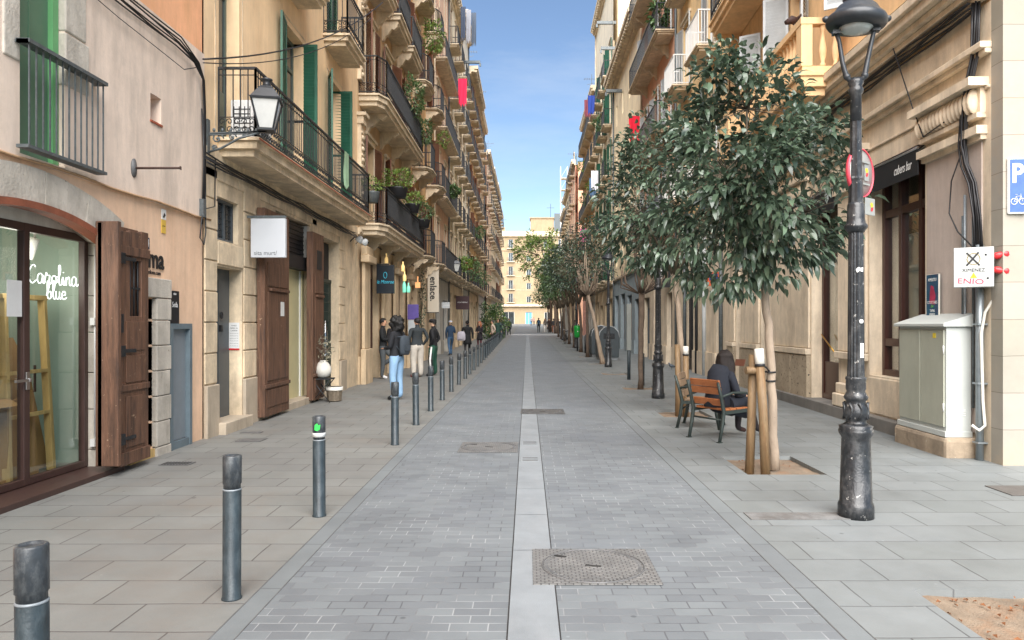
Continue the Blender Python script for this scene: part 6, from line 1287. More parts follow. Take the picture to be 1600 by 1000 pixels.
def tree(label, x, y, trunk, cc, cr, nclump, per, L, Wd, mat, bark, seed, clr=.26, detail=True, group='trees along the right pavement', fork=None, twigs=0, bottom=-.8, name='street_tree', extra=(), shell=.35, limb=.022, cat_='tree', gap=-.24):
    rng = np.random.default_rng(seed); rnd = random.Random(seed); o = empty(name, (x,y,gz(y)-.04), 0, label, cat_, group)
    tk = [Vector(p) for p in trunk]; mb = MB(); n = len(tk); pts = []; rr = []
    for i in range(n-1):
        for q in range(4):
            t = q/4; p = tk[i][:].__class__ and tk[i].lerp(tk[i+1], t); pts.append(p+Vector((.012*math.sin(i*3+q*2),.012*math.cos(i*2+q),0))); rr.append(fork[0]*(1-(i+t)/(n-1))+fork[1]*((i+t)/(n-1)))
    pts.append(tk[-1]); rr.append(fork[1]); rr[0] *= 1.35; mb.tube(pts, rr, 12); mb.build('trunk', bark, o)
    cc = Vector(cc); C_ = []
    tries = 0
    while len(C_) < nclump and tries < nclump*40:
        tries += 1; v = rng.normal(0,1,3); v /= np.linalg.norm(v); q = rng.uniform(shell,1)**.6
        p = Vector((v[0]*cr[0]*q, v[1]*cr[1]*q, v[2]*cr[2]*q))
        if v[2]*q < bottom: continue
        nz = noise.noise(Vector((v[0]*1.6+seed, v[1]*1.6, v[2]*1.6))); p *= (1+.22*nz)
        if any((cc+p-c).length < clr*.62 for c in C_): continue
        C_.append(cc+p)
    C_ += [Vector(e) for e in extra]
    # limbs: a few main forks, then one twig to every clump
    top = tk[-1]; forks = [top+Vector((cr[0]*.42*math.cos(a), cr[1]*.42*math.sin(a), (cc.z-top.z)*rnd.uniform(.45,1.0))) for a in [2*math.pi*(k+rnd.random()*.5)/6 for k in range(6)]]+[cc*1.0, cc+Vector((0,0,cr[2]*.5))]
    bm = MB()
    for f in forks: mid = top.lerp(f,.5)+Vector((rnd.uniform(-.08,.08),rnd.uniform(-.08,.08),-.06)); bm.tube([top-Vector((0,0,.05)),top.lerp(mid,.5),mid,f], [fork[1]*.75,limb*1.3,limb,limb*.5], 6)
    for c in C_:
        f = min(forks, key=lambda q: (q-c).length); mid = f.lerp(c,.5)+Vector((rnd.uniform(-.07,.07),rnd.uniform(-.07,.07),rnd.uniform(-.02,.1))); bm.tube([f,mid,c], [limb*.38,limb*.22,limb*.1], 4)
    for k in range(twigs):
        a = rnd.random()*6.28; s = top+Vector((.1*math.cos(a),.1*math.sin(a),0)); h = rnd.uniform(.5,1.6); e = rnd.uniform(.15,.55); bm.tube([s,s+Vector((e*math.cos(a),e*math.sin(a),h*.25)),s+Vector((e*1.1*math.cos(a+.3),e*1.1*math.sin(a+.3),h))], [limb*.9,limb*.6,.004], 5)
    bm.build('branches', bark if twigs else M['twig'], o)
    Ps = []; Ds = []; Ts = []
    for c in C_:
        k = max(6,int(per*rnd.uniform(.55,1.3))); d = rng.normal(0,1,(k,3)); d /= np.linalg.norm(d,axis=1,keepdims=True); rad = clr*rng.uniform(.25,1,(k,1))*rnd.uniform(.8,1.15)
        Pp = np.array(c)[None]+d*rad*np.array([1,1,.8]); out = Pp-np.array(cc-Vector((0,0,cr[2]*.5)))[None]; out /= np.linalg.norm(out,axis=1,keepdims=True)
        Ps.append(Pp); Ds.append(out*.7+d*.6+rng.normal(0,.35,(k,3))+np.array([0,0,-.45])); Ts.append(np.clip(rng.normal(.38+rnd.uniform(-.15,.2),.2,k),0,1))
    PP, DD, TT = np.concatenate(Ps), np.concatenate(Ds), np.concatenate(Ts)
    keep = np.array([noise.noise(Vector(p)*(1.9/clr*.27)+Vector((seed,0,0))) > gap for p in PP.tolist()]) | (PP[:,2] < cc.z-cr[2]*.75)
    PP, DD, TT = PP[keep], DD[keep], TT[keep]
    leaves('foliage', PP, DD, L, Wd, TT, mat, o, rng, detail)
    return o
z_ = lambda py,y: HH(py,y)
M['twig'] = PM('twig_bark', hx('5a5042'), .9, 0, .25, 8, .3, 40)
tree('large dark green glossy leaved tree nearest the camera, propped by two round stakes', 2.80, 8.35, [(0,0,0),(-.02,0,.8),(-.06,0,1.5),(-.10,.02,2.1),(-.13,.02,2.3)], (-.31,0,3.44), (1.13,1.05,1.30), 112, 60,   .125, .064, M['leaf'], M['bark'], 5, fork=(.052,.042), bottom=-.80, clr=.27,
     extra=[(-.35,-.1,2.15),(-.55,-.2,2.1),(-.75,.05,2.12),(-.95,.1,2.2),(.45,-.1,2.45),(.6,0,2.55),(.75,.05,2.7),(-.1,-.3,2.2),(.6,.1,2.7),(-.55,0,4.75),(-.25,.1,4.7),(-.8,0,4.5)])
tree('second glossy dark green tree behind the empty chair, tied to short stakes', 2.80, 13.45, [(0,0,0),(.02,0,.9),(-.03,0,1.8),(-.12,0,2.6)], (-.22,0,4.05), (1.3,1.15,1.55), 112, 52, .13, .065, M['leaf'], M['bark'], 7, fork=(.06,.045), clr=.30, bottom=-.9, extra=[(-.9,-.2,2.9),(-.6,-.3,2.7),(.3,-.2,2.8)])
tree('slender tree with bare basket shaped pollarded crown and a few leaves above', 2.86, 18.6, [(0,0,0),(.01,0,1.2),(.03,0,2.45)], (-.15,0,4.5), (.8,.8,1.2), 40, 24, .12, .055, M['leaf'], M['bark_dark'], 9, fork=(.06,.075), clr=.26, twigs=26, limb=.026)
tree('leaning thin tree growing beside the waste containers', 3.13, 30.5, [(0,0,0),(-.18,0,.9),(-.35,0,1.8),(-.62,0,2.9)], (-.75,0,4.6), (1.35,1.3,1.45), 62, 30, .15, .075, M['leaf'], M['bark'], 12, fork=(.10,.06), clr=.36, detail=False, twigs=10, limb=.035, bottom=-.9)
tree('thin dry twigged tree between the leaning tree and the green bin', 2.95, 36.1, [(0,0,0),(0,0,1.5),(-.05,0,3.0)], (-.3,0,4.9), (1.4,1.2,1.4), 45, 22, .16, .07, M['leaf_dry'], M['bark_dark'], 13, fork=(.08,.06), clr=.36, detail=False, twigs=30, limb=.04)
lbs = ['straight dark trunked tree just behind the green bin','far tree near the parked bicycles','far tree just beyond the parked bicycles','far tree between two distant lamps','far dark tree nearly at the crossing','last dark tree before the crossing']
for i,y in enumerate((41.3,47,53,59,65,71)):
    tree(lbs[i], 3.0, y, [(0,0,0),(.03*(-1)**i,0,1.3),(-.1,0,2.7)], (-.45,0,5.0+.25*(i%2)), (1.75,1.4,1.6), 62, 26, .19, .10, M['leaf' if y < 50 else 'leaf_mid'], M['bark_dark'], 20+i, fork=(.09,.07), clr=.42, detail=False, limb=.045, bottom=-.95)
tree('bright fresh green feathery tree past the crossing, arching over the street', 3.3, 84, [(0,0,0),(-.1,0,3),(-.6,0,6.0)], (-1.9,0,9.0), (2.9,2.2,3.0), 95, 40, .32, .16, M['leaf_bright'], M['bark_dark'], 31, fork=(.2,.14), clr=.62, detail=False, limb=.08, group=None)
tree('second bright green tree further past the crossing', 3.0, 93, [(0,0,0),(0,0,3),(-.2,0,5.0)], (-.3,0,7.2), (2.3,2,2.4), 60, 26, .30, .14, M['leaf_mid'], M['bark_dark'], 32, fork=(.2,.14), clr=.6, detail=False, limb=.08, group=None)
for i,(x,y) in enumerate(((3.1,100),(3.1,110))): tree('small distant tree near the end of the street on the right, '+('nearer' if i == 0 else 'farther'), x, y, [(0,0,0),(0,0,2),(0,0,3.0)], (-.3,0,5), (1.9,1.9,1.9), 50, 22, .3, .15, M['leaf_mid'], M['bark_dark'], 40+i, fork=(.15,.1), clr=.6, detail=False, limb=.07, group=None)
# stakes and ties
def stake(x0,y0,x1,y1,z1,r_,label,white=0):
    o = empty('tree_stake', (x0,y0,-.04), 0, label, 'stake', 'round timber stakes holding the near trees'); m = MB(); T_ = Vector((x1-x0,y1-y0,z1+.04)); w = 1-white/z1
    m.tube([(0,0,-.1),tuple(T_*.5+Vector((.008,0,0))),tuple(T_*w)], [r_*1.05,r_,r_*.96], 14); m.build('log', M['stake'], o)
    if white: m = MB(); m.tube([tuple(T_*w),tuple(T_)], r_*1.03, 14); m.build('white_top', M['offwhite'], o); m = MB(); m.tube([tuple(T_*(w-.0)),tuple(T_*(w+.02))], r_*1.12, 14); m.build('band', M['black'], o)
    return o
stake(2.47,8.2,2.52,8.22,1.27,.048,'plain reddish timber stake of the nearest tree'); stake(2.60,8.02,2.555,8.12,1.34,.050,'timber stake with white painted top beside the nearest trunk',.19)
m = MB(); m.tube([(-.08,0,0),(.09,.02,0)], .042, 12); tag(m.build('stake_crosspiece', M['stake'], None, (2.49,8.12,1.10)), 'short horizontal log nailed across the near stakes', 'stake')
tie = empty('tree_tie', (2.6,8.2,1.1), 0, 'black rubber ties between the white topped stake and the nearest trunk', 'tie'); m = MB(); m.tube([(-.02,-.1,.05),(.06,.0,.03),(.13,.1,-.02)], .010, 6); m.tube([(.145+.062*math.cos(t),.14+.062*math.sin(t),-.03) for t in [i*.52 for i in range(12)]], .010, 6, closed=True); m.tube([(.145+.062*math.cos(t),.14+.062*math.sin(t),-.13) for t in [i*.52 for i in range(12)]], .010, 6, closed=True); m.build('strap', M['black'], tie)
stake(2.71,13.25,2.71,13.3,1.25,.05,'plain timber stake of the second tree'); stake(2.83,13.15,2.84,13.2,1.22,.05,'white topped timber stake of the second tree',.16)
# potted and hanging plants
def plant(label, x, y, z, r_, h, n, mat, L=.10, pot=True, seed=1, stretch=(1,1,1), group='plants on the left balconies', potm=None):
    rng = np.random.default_rng(seed); o = empty('potted_plant', (x,y,z), 0, label, 'plant', group)
    if pot: m = MB(); m.lathe([(r_*.35,0),(r_*.55,h*.0+.01),(r_*.68,.26),(r_*.72,.30),(r_*.6,.30),(0,.28)], n=16); m.build('pot', potm or M['black'], o)
    d = rng.normal(0,1,(n,3)); d /= np.linalg.norm(d,axis=1,keepdims=True); q = rng.uniform(.35,1,(n,1))**.5; q *= 1+.25*np.sin(d[:,:1]*5+seed)*np.cos(d[:,2:3]*4)
    P = d*q*np.array([r_*stretch[0],r_*stretch[1],h*.5*stretch[2]])+np.array([0,0,(.3 if pot else 0)+h*.42]); leaves('foliage', P, d+rng.normal(0,.5,(n,3)), L, L*.5, rng.uniform(.1,1,n), mat, o, rng, False)
    m = MB(); m.tube([(0,0,.2 if pot else 0),(0,0,(.3 if pot else 0)+h*.4)], .02, 6)
    for k in range(5): m.tube([(0,0,(.3 if pot else 0)+h*.2),(r_*.6*math.cos(k*1.3),r_*.6*math.sin(k*1.3),(.3 if pot else 0)+h*.5)], .01, 5)
    m.build('stems', M['bark_dark'], o); return o
plant('round bright green bush in a black pot on the lower ornate balcony rail',-3.86,21.9,5.38,.44,.62,700,M['leaf_bright'],.08,seed=2)
plant('smaller yellow green bush in a black pot farther on the lower ornate balcony',-3.84,24.6,5.34,.36,.42,450,M['leaf_bright'],.08,seed=3)
plant('dark trailing bush at the far end of the lower ornate balcony',-3.82,26.6,5.1,.45,.7,500,M['leaf_mid'],.09,seed=4)
plant('small green shrub in a grey planter near the end of the long balcony',-4.2,19.9,4.9,.3,.45,260,M['leaf_bright'],.08,seed=5,potm=M['iron_grey'])
plant('tall leafy mass spilling over the second ornate balcony',-3.85,25.0,8.8,.45,1.3,650,M['leaf_mid'],.12,pot=False,seed=6,stretch=(.8,1.9,1))
plant('lower green mass hanging over the second ornate balcony',-3.8,27.2,8.3,.4,1.0,450,M['leaf_mid'],.12,pot=False,seed=7,stretch=(.7,1.7,1))
plant('climbing yellow green plant high on the curved balconies',-3.85,30.2,12.9,.5,1.3,420,M['leaf_bright'],.13,pot=False,seed=8,stretch=(.8,1.4,1)); plant('darker climbing plant above the yellow green one',-3.85,29.6,15.5,.35,.8,240,M['leaf_mid'],.13,pot=False,seed=9,stretch=(.8,1.4,1))
plant('thin hanging creeper along the curved balcony house',-3.75,32.8,9.6,.3,.7,160,M['leaf_bright'],.12,pot=False,seed=10)
for i,(x,y,z,r_,h,mm,lb) in enumerate(((-3.7,44.5,5.0,.4,.7,'leaf_bright','bright green balcony plant beyond the small lantern'),(-3.75,47.5,4.9,.8,1.3,'leaf_mid','large dark green plant over the balcony beyond the maroon sign'),(-3.7,51,4.7,.7,1.5,'leaf_mid','green plant drooping from the next balcony along'),(-3.8,57,8.4,.5,.9,'leaf_mid','plant tuft on a first floor balcony far along the left row'),(-3.8,62,5.0,.7,1.2,'leaf_mid','leafy plant low on a distant left balcony'),(-3.8,38,8.3,.3,.5,'leaf_mid','tiny potted plant on the pinkish house'))): plant(lb,x,y,z,r_,h,420,M[mm],.16,pot=False,seed=50+i)
plant('red flowering tuft beside the bright balcony plant',-3.65,45.6,5.1,.2,.35,90,LEAF('red_flower',(.5,.05,.04),.5,.3),.12,pot=False,seed=70)
plant('tall leafy shrub in front of the far left facades',-3.0,64,gz(64)-.1,1.1,3.6,1300,M['leaf_mid'],.24,pot=False,seed=71,group=None); plant('second street level shrub far left, slightly lighter',-2.9,69,gz(69)-.1,1.0,3.0,900,M['leaf_bright'],.22,pot=False,seed=72,group=None)
plant('narrow ivy column climbing beside the white enlace banner',-4.45,30.9,1.4,.16,3.0,420,M['leaf'],.10,pot=False,seed=73,group=None)
plant('dry pale flowers standing in the round white vase',-4.26,15.35,.86,.22,.55,160,LEAF('dry_flower',(.30,.30,.22),.6,.5),.06,pot=False,seed=74,group=None)
plant('spiky potted plant on the salmon house balcony, right',5.2,29.0,13.0,.35,1.3,260,M['leaf_mid'],.25,seed=75,group=None)
for i,(y,z) in enumerate(((51,15.2),(56,11.8),(63,12.0),(66,15.5))): plant('green plant tuft on a right row balcony, '+('first','second','third','fourth')[i]+' along the street',5.0,y,z,.5,.9,260,M['leaf_bright' if i%2 else 'leaf_mid'],.18,pot=False,seed=80+i,group='plants on the right balconies')
# palm-like banana leaf plant inside the arched shop
rng = np.random.default_rng(3); o = empty('indoor_plant', (XL-1.1,6.75,.05), 0, 'dark banana leaved plant behind the arched shop glass', 'plant'); m = MB(); m.lathe([(.14,0),(.18,.3),(.15,.3),(0,.28)], n=16); m.build('pot', M['white'], o)
m = MB(); lf = MB()
for a, ln in ((.9,.7),(1.6,.75),(2.3,.6),(.2,.6),(-.5,.5)):
    d = Vector((.35,math.cos(a),math.sin(a)*.8+.1)).normalized(); b0 = Vector((0,0,1.45)); m.tube([(0,0,.25),(0,0,1.3),tuple(b0+d*.1)], .015, 6); sd_ = d.cross(Vector((1,0,0))).normalized()
    for k in range(9):
        t0 = .1+.9*k/9; c0 = b0+d*ln*t0-Vector((0,0,.25*t0*t0)); w = .17*math.sin(math.pi*min(1,t0+.12))
        for s in (-1,1): q = c0+d*ln*.09; lf.add([tuple(c0),tuple(c0+sd_*w*s-d*.02),tuple(q+sd_*w*s*.95),tuple(q)],[(0,1,2,3)])
m.build('stems', M['bark_dark'], o); lf.build('foliage', PM('dark_plant_leaf', (.015,.035,.022), .4, 0, .3, 9, 0), o)
# ------------------------------------------------------------ people
SKINM = {k: PM('skin_'+k, hx(h), .55, 0, .06, 9, .03, 60) for k,h in (('a','c99a7c'),('b','d8ae90'),('c','9a6c50'))}
def FM(h, var=.12): 
    key = 'fab_'+h
    if key not in M: M[key] = PM('fabric_'+h, hx(h), .85, 0, var, 7, .5, 25)
    return M[key]
def HM(h):
    if 'hair_'+h not in M: M['hair_'+h] = PM('hair_'+h, tuple(c+.003 for c in hx(h)), .5, 0, .6, 6, .8, 30, stretch=(9,9,.8))
    return M['hair_'+h]
J0 = dict(pel=(0,0,.96),sp=(0,.01,1.10),ch=(0,.0,1.30),nk=(0,-.005,1.47),hb=(0,.015,1.54),hm=(0,.025,1.62),ht=(0,.015,1.70))
SEG = []
def person(label, x, y, rz, h=1.75, legs='stand', arms='down', top='22242a', trous='2b2f38', shoes='1a1a1a', hair='1c1512', hairstyle='short', skin='b', coat=False, wide=1.0, baggy=1.0, z=None, lean=0, hat=None, skirt=None):
    o = empty('person', (x,y,(gz(y) if z is None else z)), rz, label, 'person', 'people in the street'); s_ = h/1.75
    J = {k: Vector(v) for k,v in J0.items()}; L = {}
    sit = legs == 'sit'; dz = -.50 if sit else 0
    for k in J: J[k] = J[k]+Vector((0, -.0, dz))+Vector((0,lean*(J[k].z-.96),0))
    for s,n in ((-1,'l'),(1,'r')):
        J['hip'+n] = Vector((s*.095,0,.90+dz))
        kn, an, to = Vector((s*.11,.03,.50)), Vector((s*.115,-.01,.09)), Vector((s*.13,.15,.035))
        if legs == 'walk':
            f = s; kn = Vector((s*.1,.10+f*.13,.52)); an = Vector((s*.1,f*.26-.02,.10 if f > 0 else .14)); to = an+Vector((s*.02,.15,-.05 if f > 0 else -.09))
        elif legs == 'wide': kn.x *= 1.5; an.x *= 2.0; to.x *= 2.0
        elif legs == 'wallfoot' and s < 0: kn = Vector((-.11,.28,.60)); an = Vector((-.1,-.06,.38)); to = Vector((-.1,.04,.28))
        elif sit: kn = Vector((s*.10,.46,.47)); an = Vector((s*.09,.52+.1*s,.09)); to = an+Vector((0,.16,-.05)); J['hip'+n] = Vector((s*.095,.04,.46))
        J['kn'+n], J['an'+n], J['to'+n] = kn, an, to
        sh = J['ch']+Vector((s*.175*wide,-.01,.10)); J['sh'+n] = sh
        if arms == 'down': el, wr = sh+Vector((s*.06,-.02,-.28)), sh+Vector((s*.06,.07,-.52))
        elif arms == 'phone': el, wr = sh+Vector((s*.05,.02,-.28)), sh+Vector((-s*.04,.22,-.24 if s > 0 else -.30))
        elif arms == 'pocket': el, wr = sh+Vector((s*.10,-.08,-.26)), sh+Vector((s*.01,.06,-.46))
        elif arms == 'crossed': el, wr = sh+Vector((s*.06,.04,-.27)), sh+Vector((-s*.15,.20,-.28))
        elif arms == 'swing': el, wr = sh+Vector((s*.05,-.06*s,-.28)), sh+Vector((s*.05,.10-.14*s,-.50))
        elif arms == 'face': el, wr = (sh+Vector((s*.07,.06,-.27)), sh+Vector((s*.0,.22,-.06))) if s > 0 else (sh+Vector((s*.06,-.02,-.28)), sh+Vector((s*.03,.1,-.5)))
        elif arms == 'lap': el, wr = sh+Vector((s*.07,.05,-.27)), sh+Vector((-s*.03,.28,-.30))
        J['el'+n], J['wr'+n] = el, wr; d = (wr-el).normalized(); J['pm'+n] = wr+d*.06
    rad = dict(pel=(.155*baggy**.3,.115),sp=(.14*wide,.105),ch=(.165*wide,.115),nk=(.056,.056),hb=(.062,.07),hm=(.082,.098),ht=(.055,.065))
    if coat: rad['pel'] = (.19,.15); rad['sp'] = (.165,.13)
    for n in 'lr': rad.update({'hip'+n:(.088*baggy,.092*baggy),'kn'+n:(.062*baggy,.065*baggy),'an'+n:(.042*baggy,.046*baggy),'to'+n:(.038,.032),'sh'+n:(.068,.068),'el'+n:(.052,.052),'wr'+n:(.034,.034),'pm'+n:(.030,.016)})
    E = [('pel','sp','top'),('sp','ch','top'),('ch','nk','top'),('nk','hb','skin'),('hb','hm','skin'),('hm','ht','skin')]
    for n in 'lr': E += [('pel','hip'+n,'trous'),('hip'+n,'kn'+n,'trous'),('kn'+n,'an'+n,'trous'),('an'+n,'to'+n,'shoes'),('ch','sh'+n,'top'),('sh'+n,'el'+n,'top'),('el'+n,'wr'+n,'top'),('wr'+n,'pm'+n,'skin')]
    if coat: E = [(a,b,'top' if (a,b) in (('pel','hipl'),('pel','hipr')) else t) for a,b,t in E]
    keys = list(J); idx = {k:i for i,k in enumerate(keys)}
    me = bpy.data.meshes.new('sk'); me.from_pydata([tuple(J[k]*s_) for k in keys], [(idx[a],idx[b]) for a,b,_ in E], []); to_ = bpy.data.objects.new('sk', me); COL.objects.link(to_)
    to_.modifiers.new('skin','SKIN').use_smooth_shade = True; sv = me.skin_vertices[0].data
    for k in keys: sv[idx[k]].radius = (rad[k][0]*s_, rad[k][1]*s_); sv[idx[k]].use_root = (k == 'pel')
    sb = to_.modifiers.new('sub','SUBSURF'); sb.levels = sb.render_levels = 2 if y < 40 else 1
    dg = bpy.context.evaluated_depsgraph_get(); body = bpy.data.meshes.new_from_object(to_.evaluated_get(dg)); bpy.data.objects.remove(to_); body.name = 'body'
    mats = ['top','trous','skin','shoes']; MM = dict(top=FM(top),trous=FM(trous),skin=SKINM[skin],shoes=FM(shoes)); body.materials.clear()
    for k in mats: body.materials.append(MM[k])
    segs = [(J[a]*s_,J[b]*s_,mats.index(t),sum(rad[a])/2+sum(rad[b])/2) for a,b,t in E]
    for p in body.polygons:
        c = p.center; best = 9; bi = 0
        for a,b,t,r_ in segs:
            ab = b-a; q = max(0,min(1,(c-a).dot(ab)/ab.length_squared)); dd = (c-(a+ab*q)).length-r_*.5*s_*.9
            if dd < best: best = dd; bi = t
        if bi in (0,1) and not sit: bi = 0 if c.z > (.93 if not coat else .80)*s_ else 1
        if bi == 1 and abs(c.x) > .19*s_*wide and not sit: bi = 0
        if bi == 2 and c.z < 1.2*s_ and (c-J['wrl']*s_).length > .13 and (c-J['wrr']*s_).length > .13: bi = 0
        p.material_index = bi; p.use_smooth = True
    bo_ = bpy.data.objects.new('body', body); COL.objects.link(bo_); bo_.parent = o
    # hands: five tapered fingers joined into the body mesh are too small to skin, so they are swept tubes rooted in the palm
    hd = MB()
    for s,n in ((-1,'l'),(1,'r')):
        w_, p_ = J['wr'+n]*s_, J['pm'+n]*s_; d = (p_-w_).normalized(); sx = d.cross(Vector((0,0,1)) if abs(d.z) < .8 else Vector((1,0,0))).normalized(); nn = sx.cross(d)
        for i,ln in enumerate((.062,.072,.068,.055)):
            b_ = p_+sx*(i-1.5)*.018; hd.tube([b_-d*.02,b_+d*ln*.5+nn*.004,b_+d*ln-nn*.016], [.0095,.0085,.006], 6)
        hd.tube([w_+d*.02-sx*.02,w_+d*.06-sx*.05,w_+d*.10-sx*.05], [.011,.010,.007], 6)
    hd.build('fingers', SKINM[skin], bo_)
    H = J['hm']*s_; fc = MB()
    fc.tube([(H.x,H.y+.085,H.z+.01),(H.x,H.y+.115,H.z-.025),(H.x,H.y+.09,H.z-.035)], [.008,.014,.01], 6)
    for s in (-1,1): fc.ball((s*.082,H.y-.005,H.z-.015),(.012,.02,.03),8,6)
    fc.build('face', SKINM[skin], bo_); ey = MB()
    for s in (-1,1): ey.ball((s*.032,H.y+.088,H.z+.005),(.013,.008,.008),8,6); ey.box(s*.032-.018,s*.032+.018,H.y+.088,H.y+.096,H.z+.024,H.z+.030)
    ey.build('eyes', FM('1a1310'), bo_); mo = MB(); mo.ball((0,H.y+.092,H.z-.065),(.024,.008,.006),8,5); mo.build('mouth', FM('9a5448'), bo_)
    # hair as a displaced cap, open at the face
    hr = MB(); R_ = {'short':(.092,.108,.10),'afro':(.135,.14,.14),'long':(.112,.122,.118),'bun':(.092,.108,.10),'cap':(.094,.11,.10)}[hairstyle]; c0 = Vector((H.x,H.y-.018,H.z+.025)); n_, k_ = 28, 20; vs = []
    for i in range(k_+1):
        ph = math.pi*i/k_
        for j in range(n_):
            t = 2*math.pi*j/n_; v = Vector((math.sin(ph)*math.cos(t),math.sin(ph)*math.sin(t),math.cos(ph))); q = 1+(.12 if hairstyle != 'afro' else .5)*noise.noise(v*(4 if hairstyle != 'afro' else 3.1)+Vector((x,y,0)))+(.12*noise.noise(v*11) if hairstyle == 'afro' else 0); zz = v.z*R_[2]*q
            if hairstyle in ('long','afro') and zz < 0 and v.y < .45: zz *= (3.0 if hairstyle == 'long' else 1.7); q *= 1+.55*min(1,-v.z)*(.8 if hairstyle == 'long' else .2)
            vs.append(c0+Vector((v.x*R_[0]*q*(1+.6*max(0,-v.z) if hairstyle == 'long' else 1),v.y*R_[1]*q,zz)))
    fs = []
    for i in range(k_):
        for j in range(n_):
            a = i*n_+j; f = (a,(i+1)*n_+j,(i+1)*n_+(j+1)%n_,i*n_+(j+1)%n_); c = sum((vs[q] for q in f),Vector())/4-c0
            if c.y > (.035 if hairstyle != 'afro' else .07) and c.z < .045 and abs(c.x) < .085*(1 if hairstyle != 'afro' else 1): continue
            if hairstyle in ('short','bun','cap') and c.z < -.05 and c.y > -.05: continue
            fs.append(f)
    hr.add([tuple(v) for v in vs], fs, True)
    if hairstyle == 'bun': hr.ball((c0.x,c0.y-.10,c0.z+.07),(.045,.045,.045),10,8)
    hr.build('hair', HM(hair), bo_)
    if hat: ht = MB(); ht.lathe([(.098,.0),(.112,.03),(.125,.055),(.10,.085),(.05,.10),(0,.104)], (H.x,H.y-.005,H.z+.03), n=18); ht.ball((H.x,H.y+.10,H.z+.035),(.06,.055,.01),10,6); ht.build('cap', FM(hat), bo_)
    if skirt or coat:
        ck = MB(); zb = .60 if coat else .5; mm = MM['top'] if coat else FM(skirt)
        if not sit: ck.lathe([(.215*s_,zb*s_),(.19*s_,.75*s_),(.165*s_,.98*s_),(.15*s_,1.05*s_)], n=20); q = ck.build('coat_skirt' if coat else 'skirt', mm, bo_); q.scale = (1,.8,1)
    return o, J, s_
def phone(x,y,z,label): tag(MB().box(-.035,.035,-.005,.005,-.07,.07).build('phone', M['black'], None, (x,y,z), bevel=.004), label, 'phone')
def backpack(x,y,z,rz,label,col,w=.30,h=.42,tote=False):
    o = empty('backpack' if not tote else 'tote_bag', (x,y,z), rz, label, 'bag'); m = MB()
    m.lathe([(.0,-h/2),(w*.42,-h/2),(w*.52,-h*.35),(w*.50,h*.2),(w*.36,h*.44),(.0,h/2)], n=16); q = m.build('bag_body', FM(col), o, bevel=0); q.scale = (1,.5 if not tote else .35,1)
    m = MB()
    for s in (-1,1): m.tube([(s*w*.3,.05,-h*.3),(s*w*.36,.16,0),(s*w*.3,.14,h*.4),(s*w*.22,.03,h*.42)], .014, 5)
    m.build('strap', FM(col), o); m = MB(); m.box(-w*.3,w*.3,-w*.30,-w*.25,-h*.3,0); m.build('pocket', FM(col), o)
p_, _, _ = person('person in pale blue jeans and black top with large dark curly hair', -2.78, 15.7, R(62), 1.76, 'stand', 'phone', '1b1d22','86a8c8','151515','0e0c0b','afro','c', baggy=1.25)
backpack(-2.60,15.60,1.18,R(62),'dark slate backpack worn by the person in pale blue jeans','343c44')
person('man in black leather jacket and grey trousers leaning on the wall with one foot up', -4.30, 21.9, R(-88), 1.82, 'wallfoot', 'crossed', '1d1f21','4a4f52','d9d9d9','15110f','short','a', baggy=1.2)
person('man in dark grey jacket and baggy beige trousers, back turned', -3.38, 22.6, R(35), 1.84, 'stand', 'pocket', '2d3336','bdb6ab','a33b45','1b1512','short','a', wide=1.15, baggy=1.55)
ts_, _, _ = person('man in black sweater and flat cap with green white striped track trousers', -2.95, 23.1, R(80), 1.80, 'wide', 'pocket', '15161a','1e4a3a','15151a','1a1512','cap','b', wide=1.12, baggy=1.4, hat='1f1d1e')
m = MB(); m.tube([(-.19,.0,.92),(-.255,.03,.52),(-.29,-.01,.13)], .03, 8); m.build('trouser_stripe', M['white'], ts_)
person('person glimpsed inside the bar entrance with a cap', -4.55, 24.6, R(-100), 1.80, 'stand', 'down', '2c2c30','26282c','151515','241a14','cap','a', hat='8d3038')
person('woman in blue denim jacket and jeans with a pale cap', -3.86, 37.0, R(20), 1.76, 'walk', 'face', '243a52','3c5a78','20242a','b09a80','short','b', hat='a9aebc')
person('person in a long black coat carrying a pale tote bag, walking away', -2.92, 35.8, R(5), 1.78, 'walk', 'swing', '131417','1c1d20','151515','120f0e','bun','b', coat=True, wide=1.15)
backpack(-3.20,35.62,1.08,0,'pale grey tote bag hanging from the shoulder of the black coat','a9a4ad',.40,.46,True)
person('red haired woman in dark coat beyond the black coated walker', -2.85, 44.0, R(150), 1.68, 'stand', 'lap', '201c22','5a2730','1d1d1d','9a5a3a','long','b', coat=True)
person('man in beige jacket facing the pavement beside the bollards', -2.20, 46.5, R(110), 1.76, 'stand', 'pocket', 'b3a291','33322f','222222','2b211b','short','a', wide=1.15)
person('person in dark green coat past the man in beige', -2.2, 55, R(-160), 1.78, 'walk', 'down', '1e3a30','22262a','151515','3a2018','short','a', coat=True)
person('person in grey top walking toward the camera far along the left', -2.3, 64, R(175), 1.76, 'walk', 'down', '6c7480','2a2f38','151515','2b211b','long','b')
person('dark green clad person in the distant group on the left', -1.9, 76, R(170), 1.78, 'walk', 'down', '33432f','22262a','151515','2b211b','short','a'); person('dark clothed companion in the distant group on the left', -2.5, 77, R(160), 1.74, 'stand', 'pocket', '252a30','2a2a2a','151515','2b211b','short','b')
person('person in dark clothes with teal backpack on the road past the crossing', 1.35, 88, 0, 1.80, 'walk', 'swing', '1c2630','1c1e22','151515','1a1512','short','a'); backpack(1.35,87.8,1.25+gz(88),0,'teal backpack of the distant walker on the road','1f4a68')
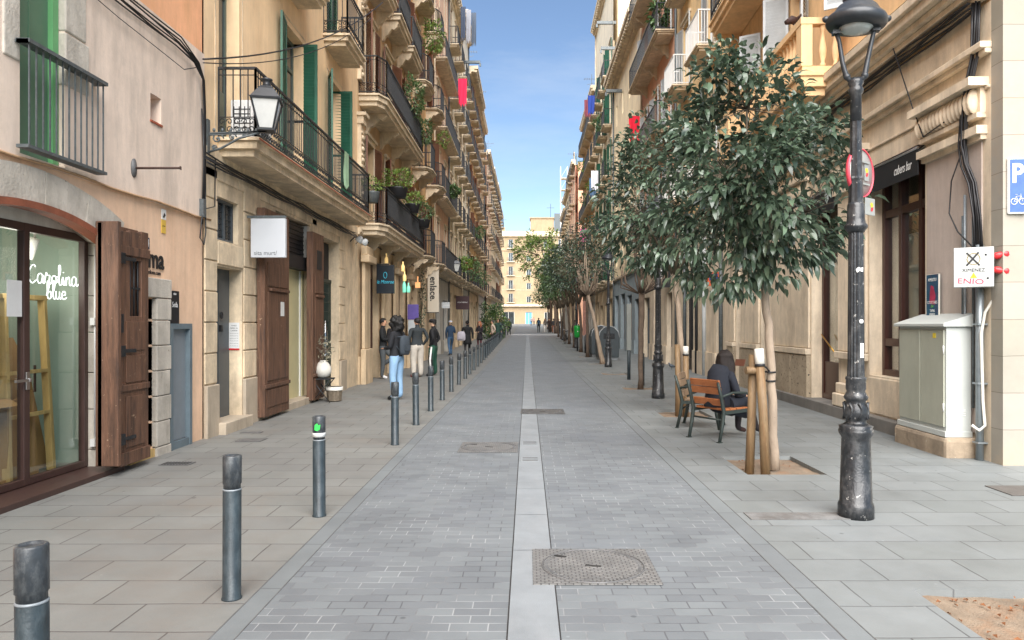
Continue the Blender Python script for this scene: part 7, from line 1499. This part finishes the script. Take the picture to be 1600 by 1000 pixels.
person('distant walker in white trousers', 2.1, 86, R(180), 1.74, 'walk', 'swing', '5a5450','cfcac2','999999','3a2a20','long','b'); person('distant walker in dark brown next to the one in white trousers', 2.6, 87, R(180), 1.72, 'walk', 'down', '3b2c28','2c2a2c','151515','2a1a14','short','b')
for i,(x,y,t1,t2,lb) in enumerate(((.8,150,'9a8f8a','3c3f45','tiny far walker in pale top at the street end'),(1.35,152,'b58a80','5a5550','tiny far walker in pinkish top at the street end'),(3.0,84,'2a2a2c','7a4a30','distant person standing under the right trees'),(3.4,80,'1d1d20','26282c','black clothed distant person near the right trees'))): person(lb, x, y, R(180*(i%2)), 1.72, 'walk', 'down', t1, t2, '202020','2a1a14','short','b')
person('person in black with pale backpack beside the distant lamp on the right', 3.25, 49.5, 0, 1.78, 'stand', 'down', '16181c','1b1c20','151515','16110e','short','b'); backpack(3.25,49.3,1.32+gz(49),0,'pale grey backpack on the black clothed person at right','b9bcc4')
# the woman on the street chair
fx = Vector((-math.sin(ca), math.cos(ca), 0)); px_ = Vector((chx,chy,0))+fx*.03
w_o, WJ, ws = person('woman in black coat with long dark hair sitting on the orange slatted chair', px_.x, px_.y, ca, 1.70, 'sit', 'lap', '20242e','1c1518','3a2420','1d120d','long','b', z=.02, lean=.10)
m = MB(); m.tube([(-.0,-.08,.42),(0,-.06,.60),(0,-.03,.9),(0,.0,1.0)], [.19,.18,.17,.12], 14); m.tube([(-.13,.0,.47),(-.12,.25,.50),(-.10,.40,.46)], [.11,.10,.08], 10); m.tube([(.13,.0,.47),(.12,.25,.50),(.10,.40,.46)], [.11,.10,.08], 10); m.tube([(-.15,.0,.42),(-.15,.22,.36),(-.13,.36,.30)], [.08,.08,.05], 8); m.tube([(.15,.0,.42),(.15,.22,.36),(.13,.36,.30)], [.08,.08,.05], 8); m.build('coat', FM('20242e'), w_o)
hp = Matrix.Rotation(ca,4,'Z') @ Vector((0,.36,1.02)); tag(MB().box(-.09,.09,-.005,.005,-.05,.05).build('phone', PM('brown_phone_case', hx('6b4434'), .5, 0, .1, 5, 0), None, (px_.x+hp.x,px_.y+hp.y,1.06), (R(-20),0,ca)), 'brown cased phone held by the seated woman', 'phone')
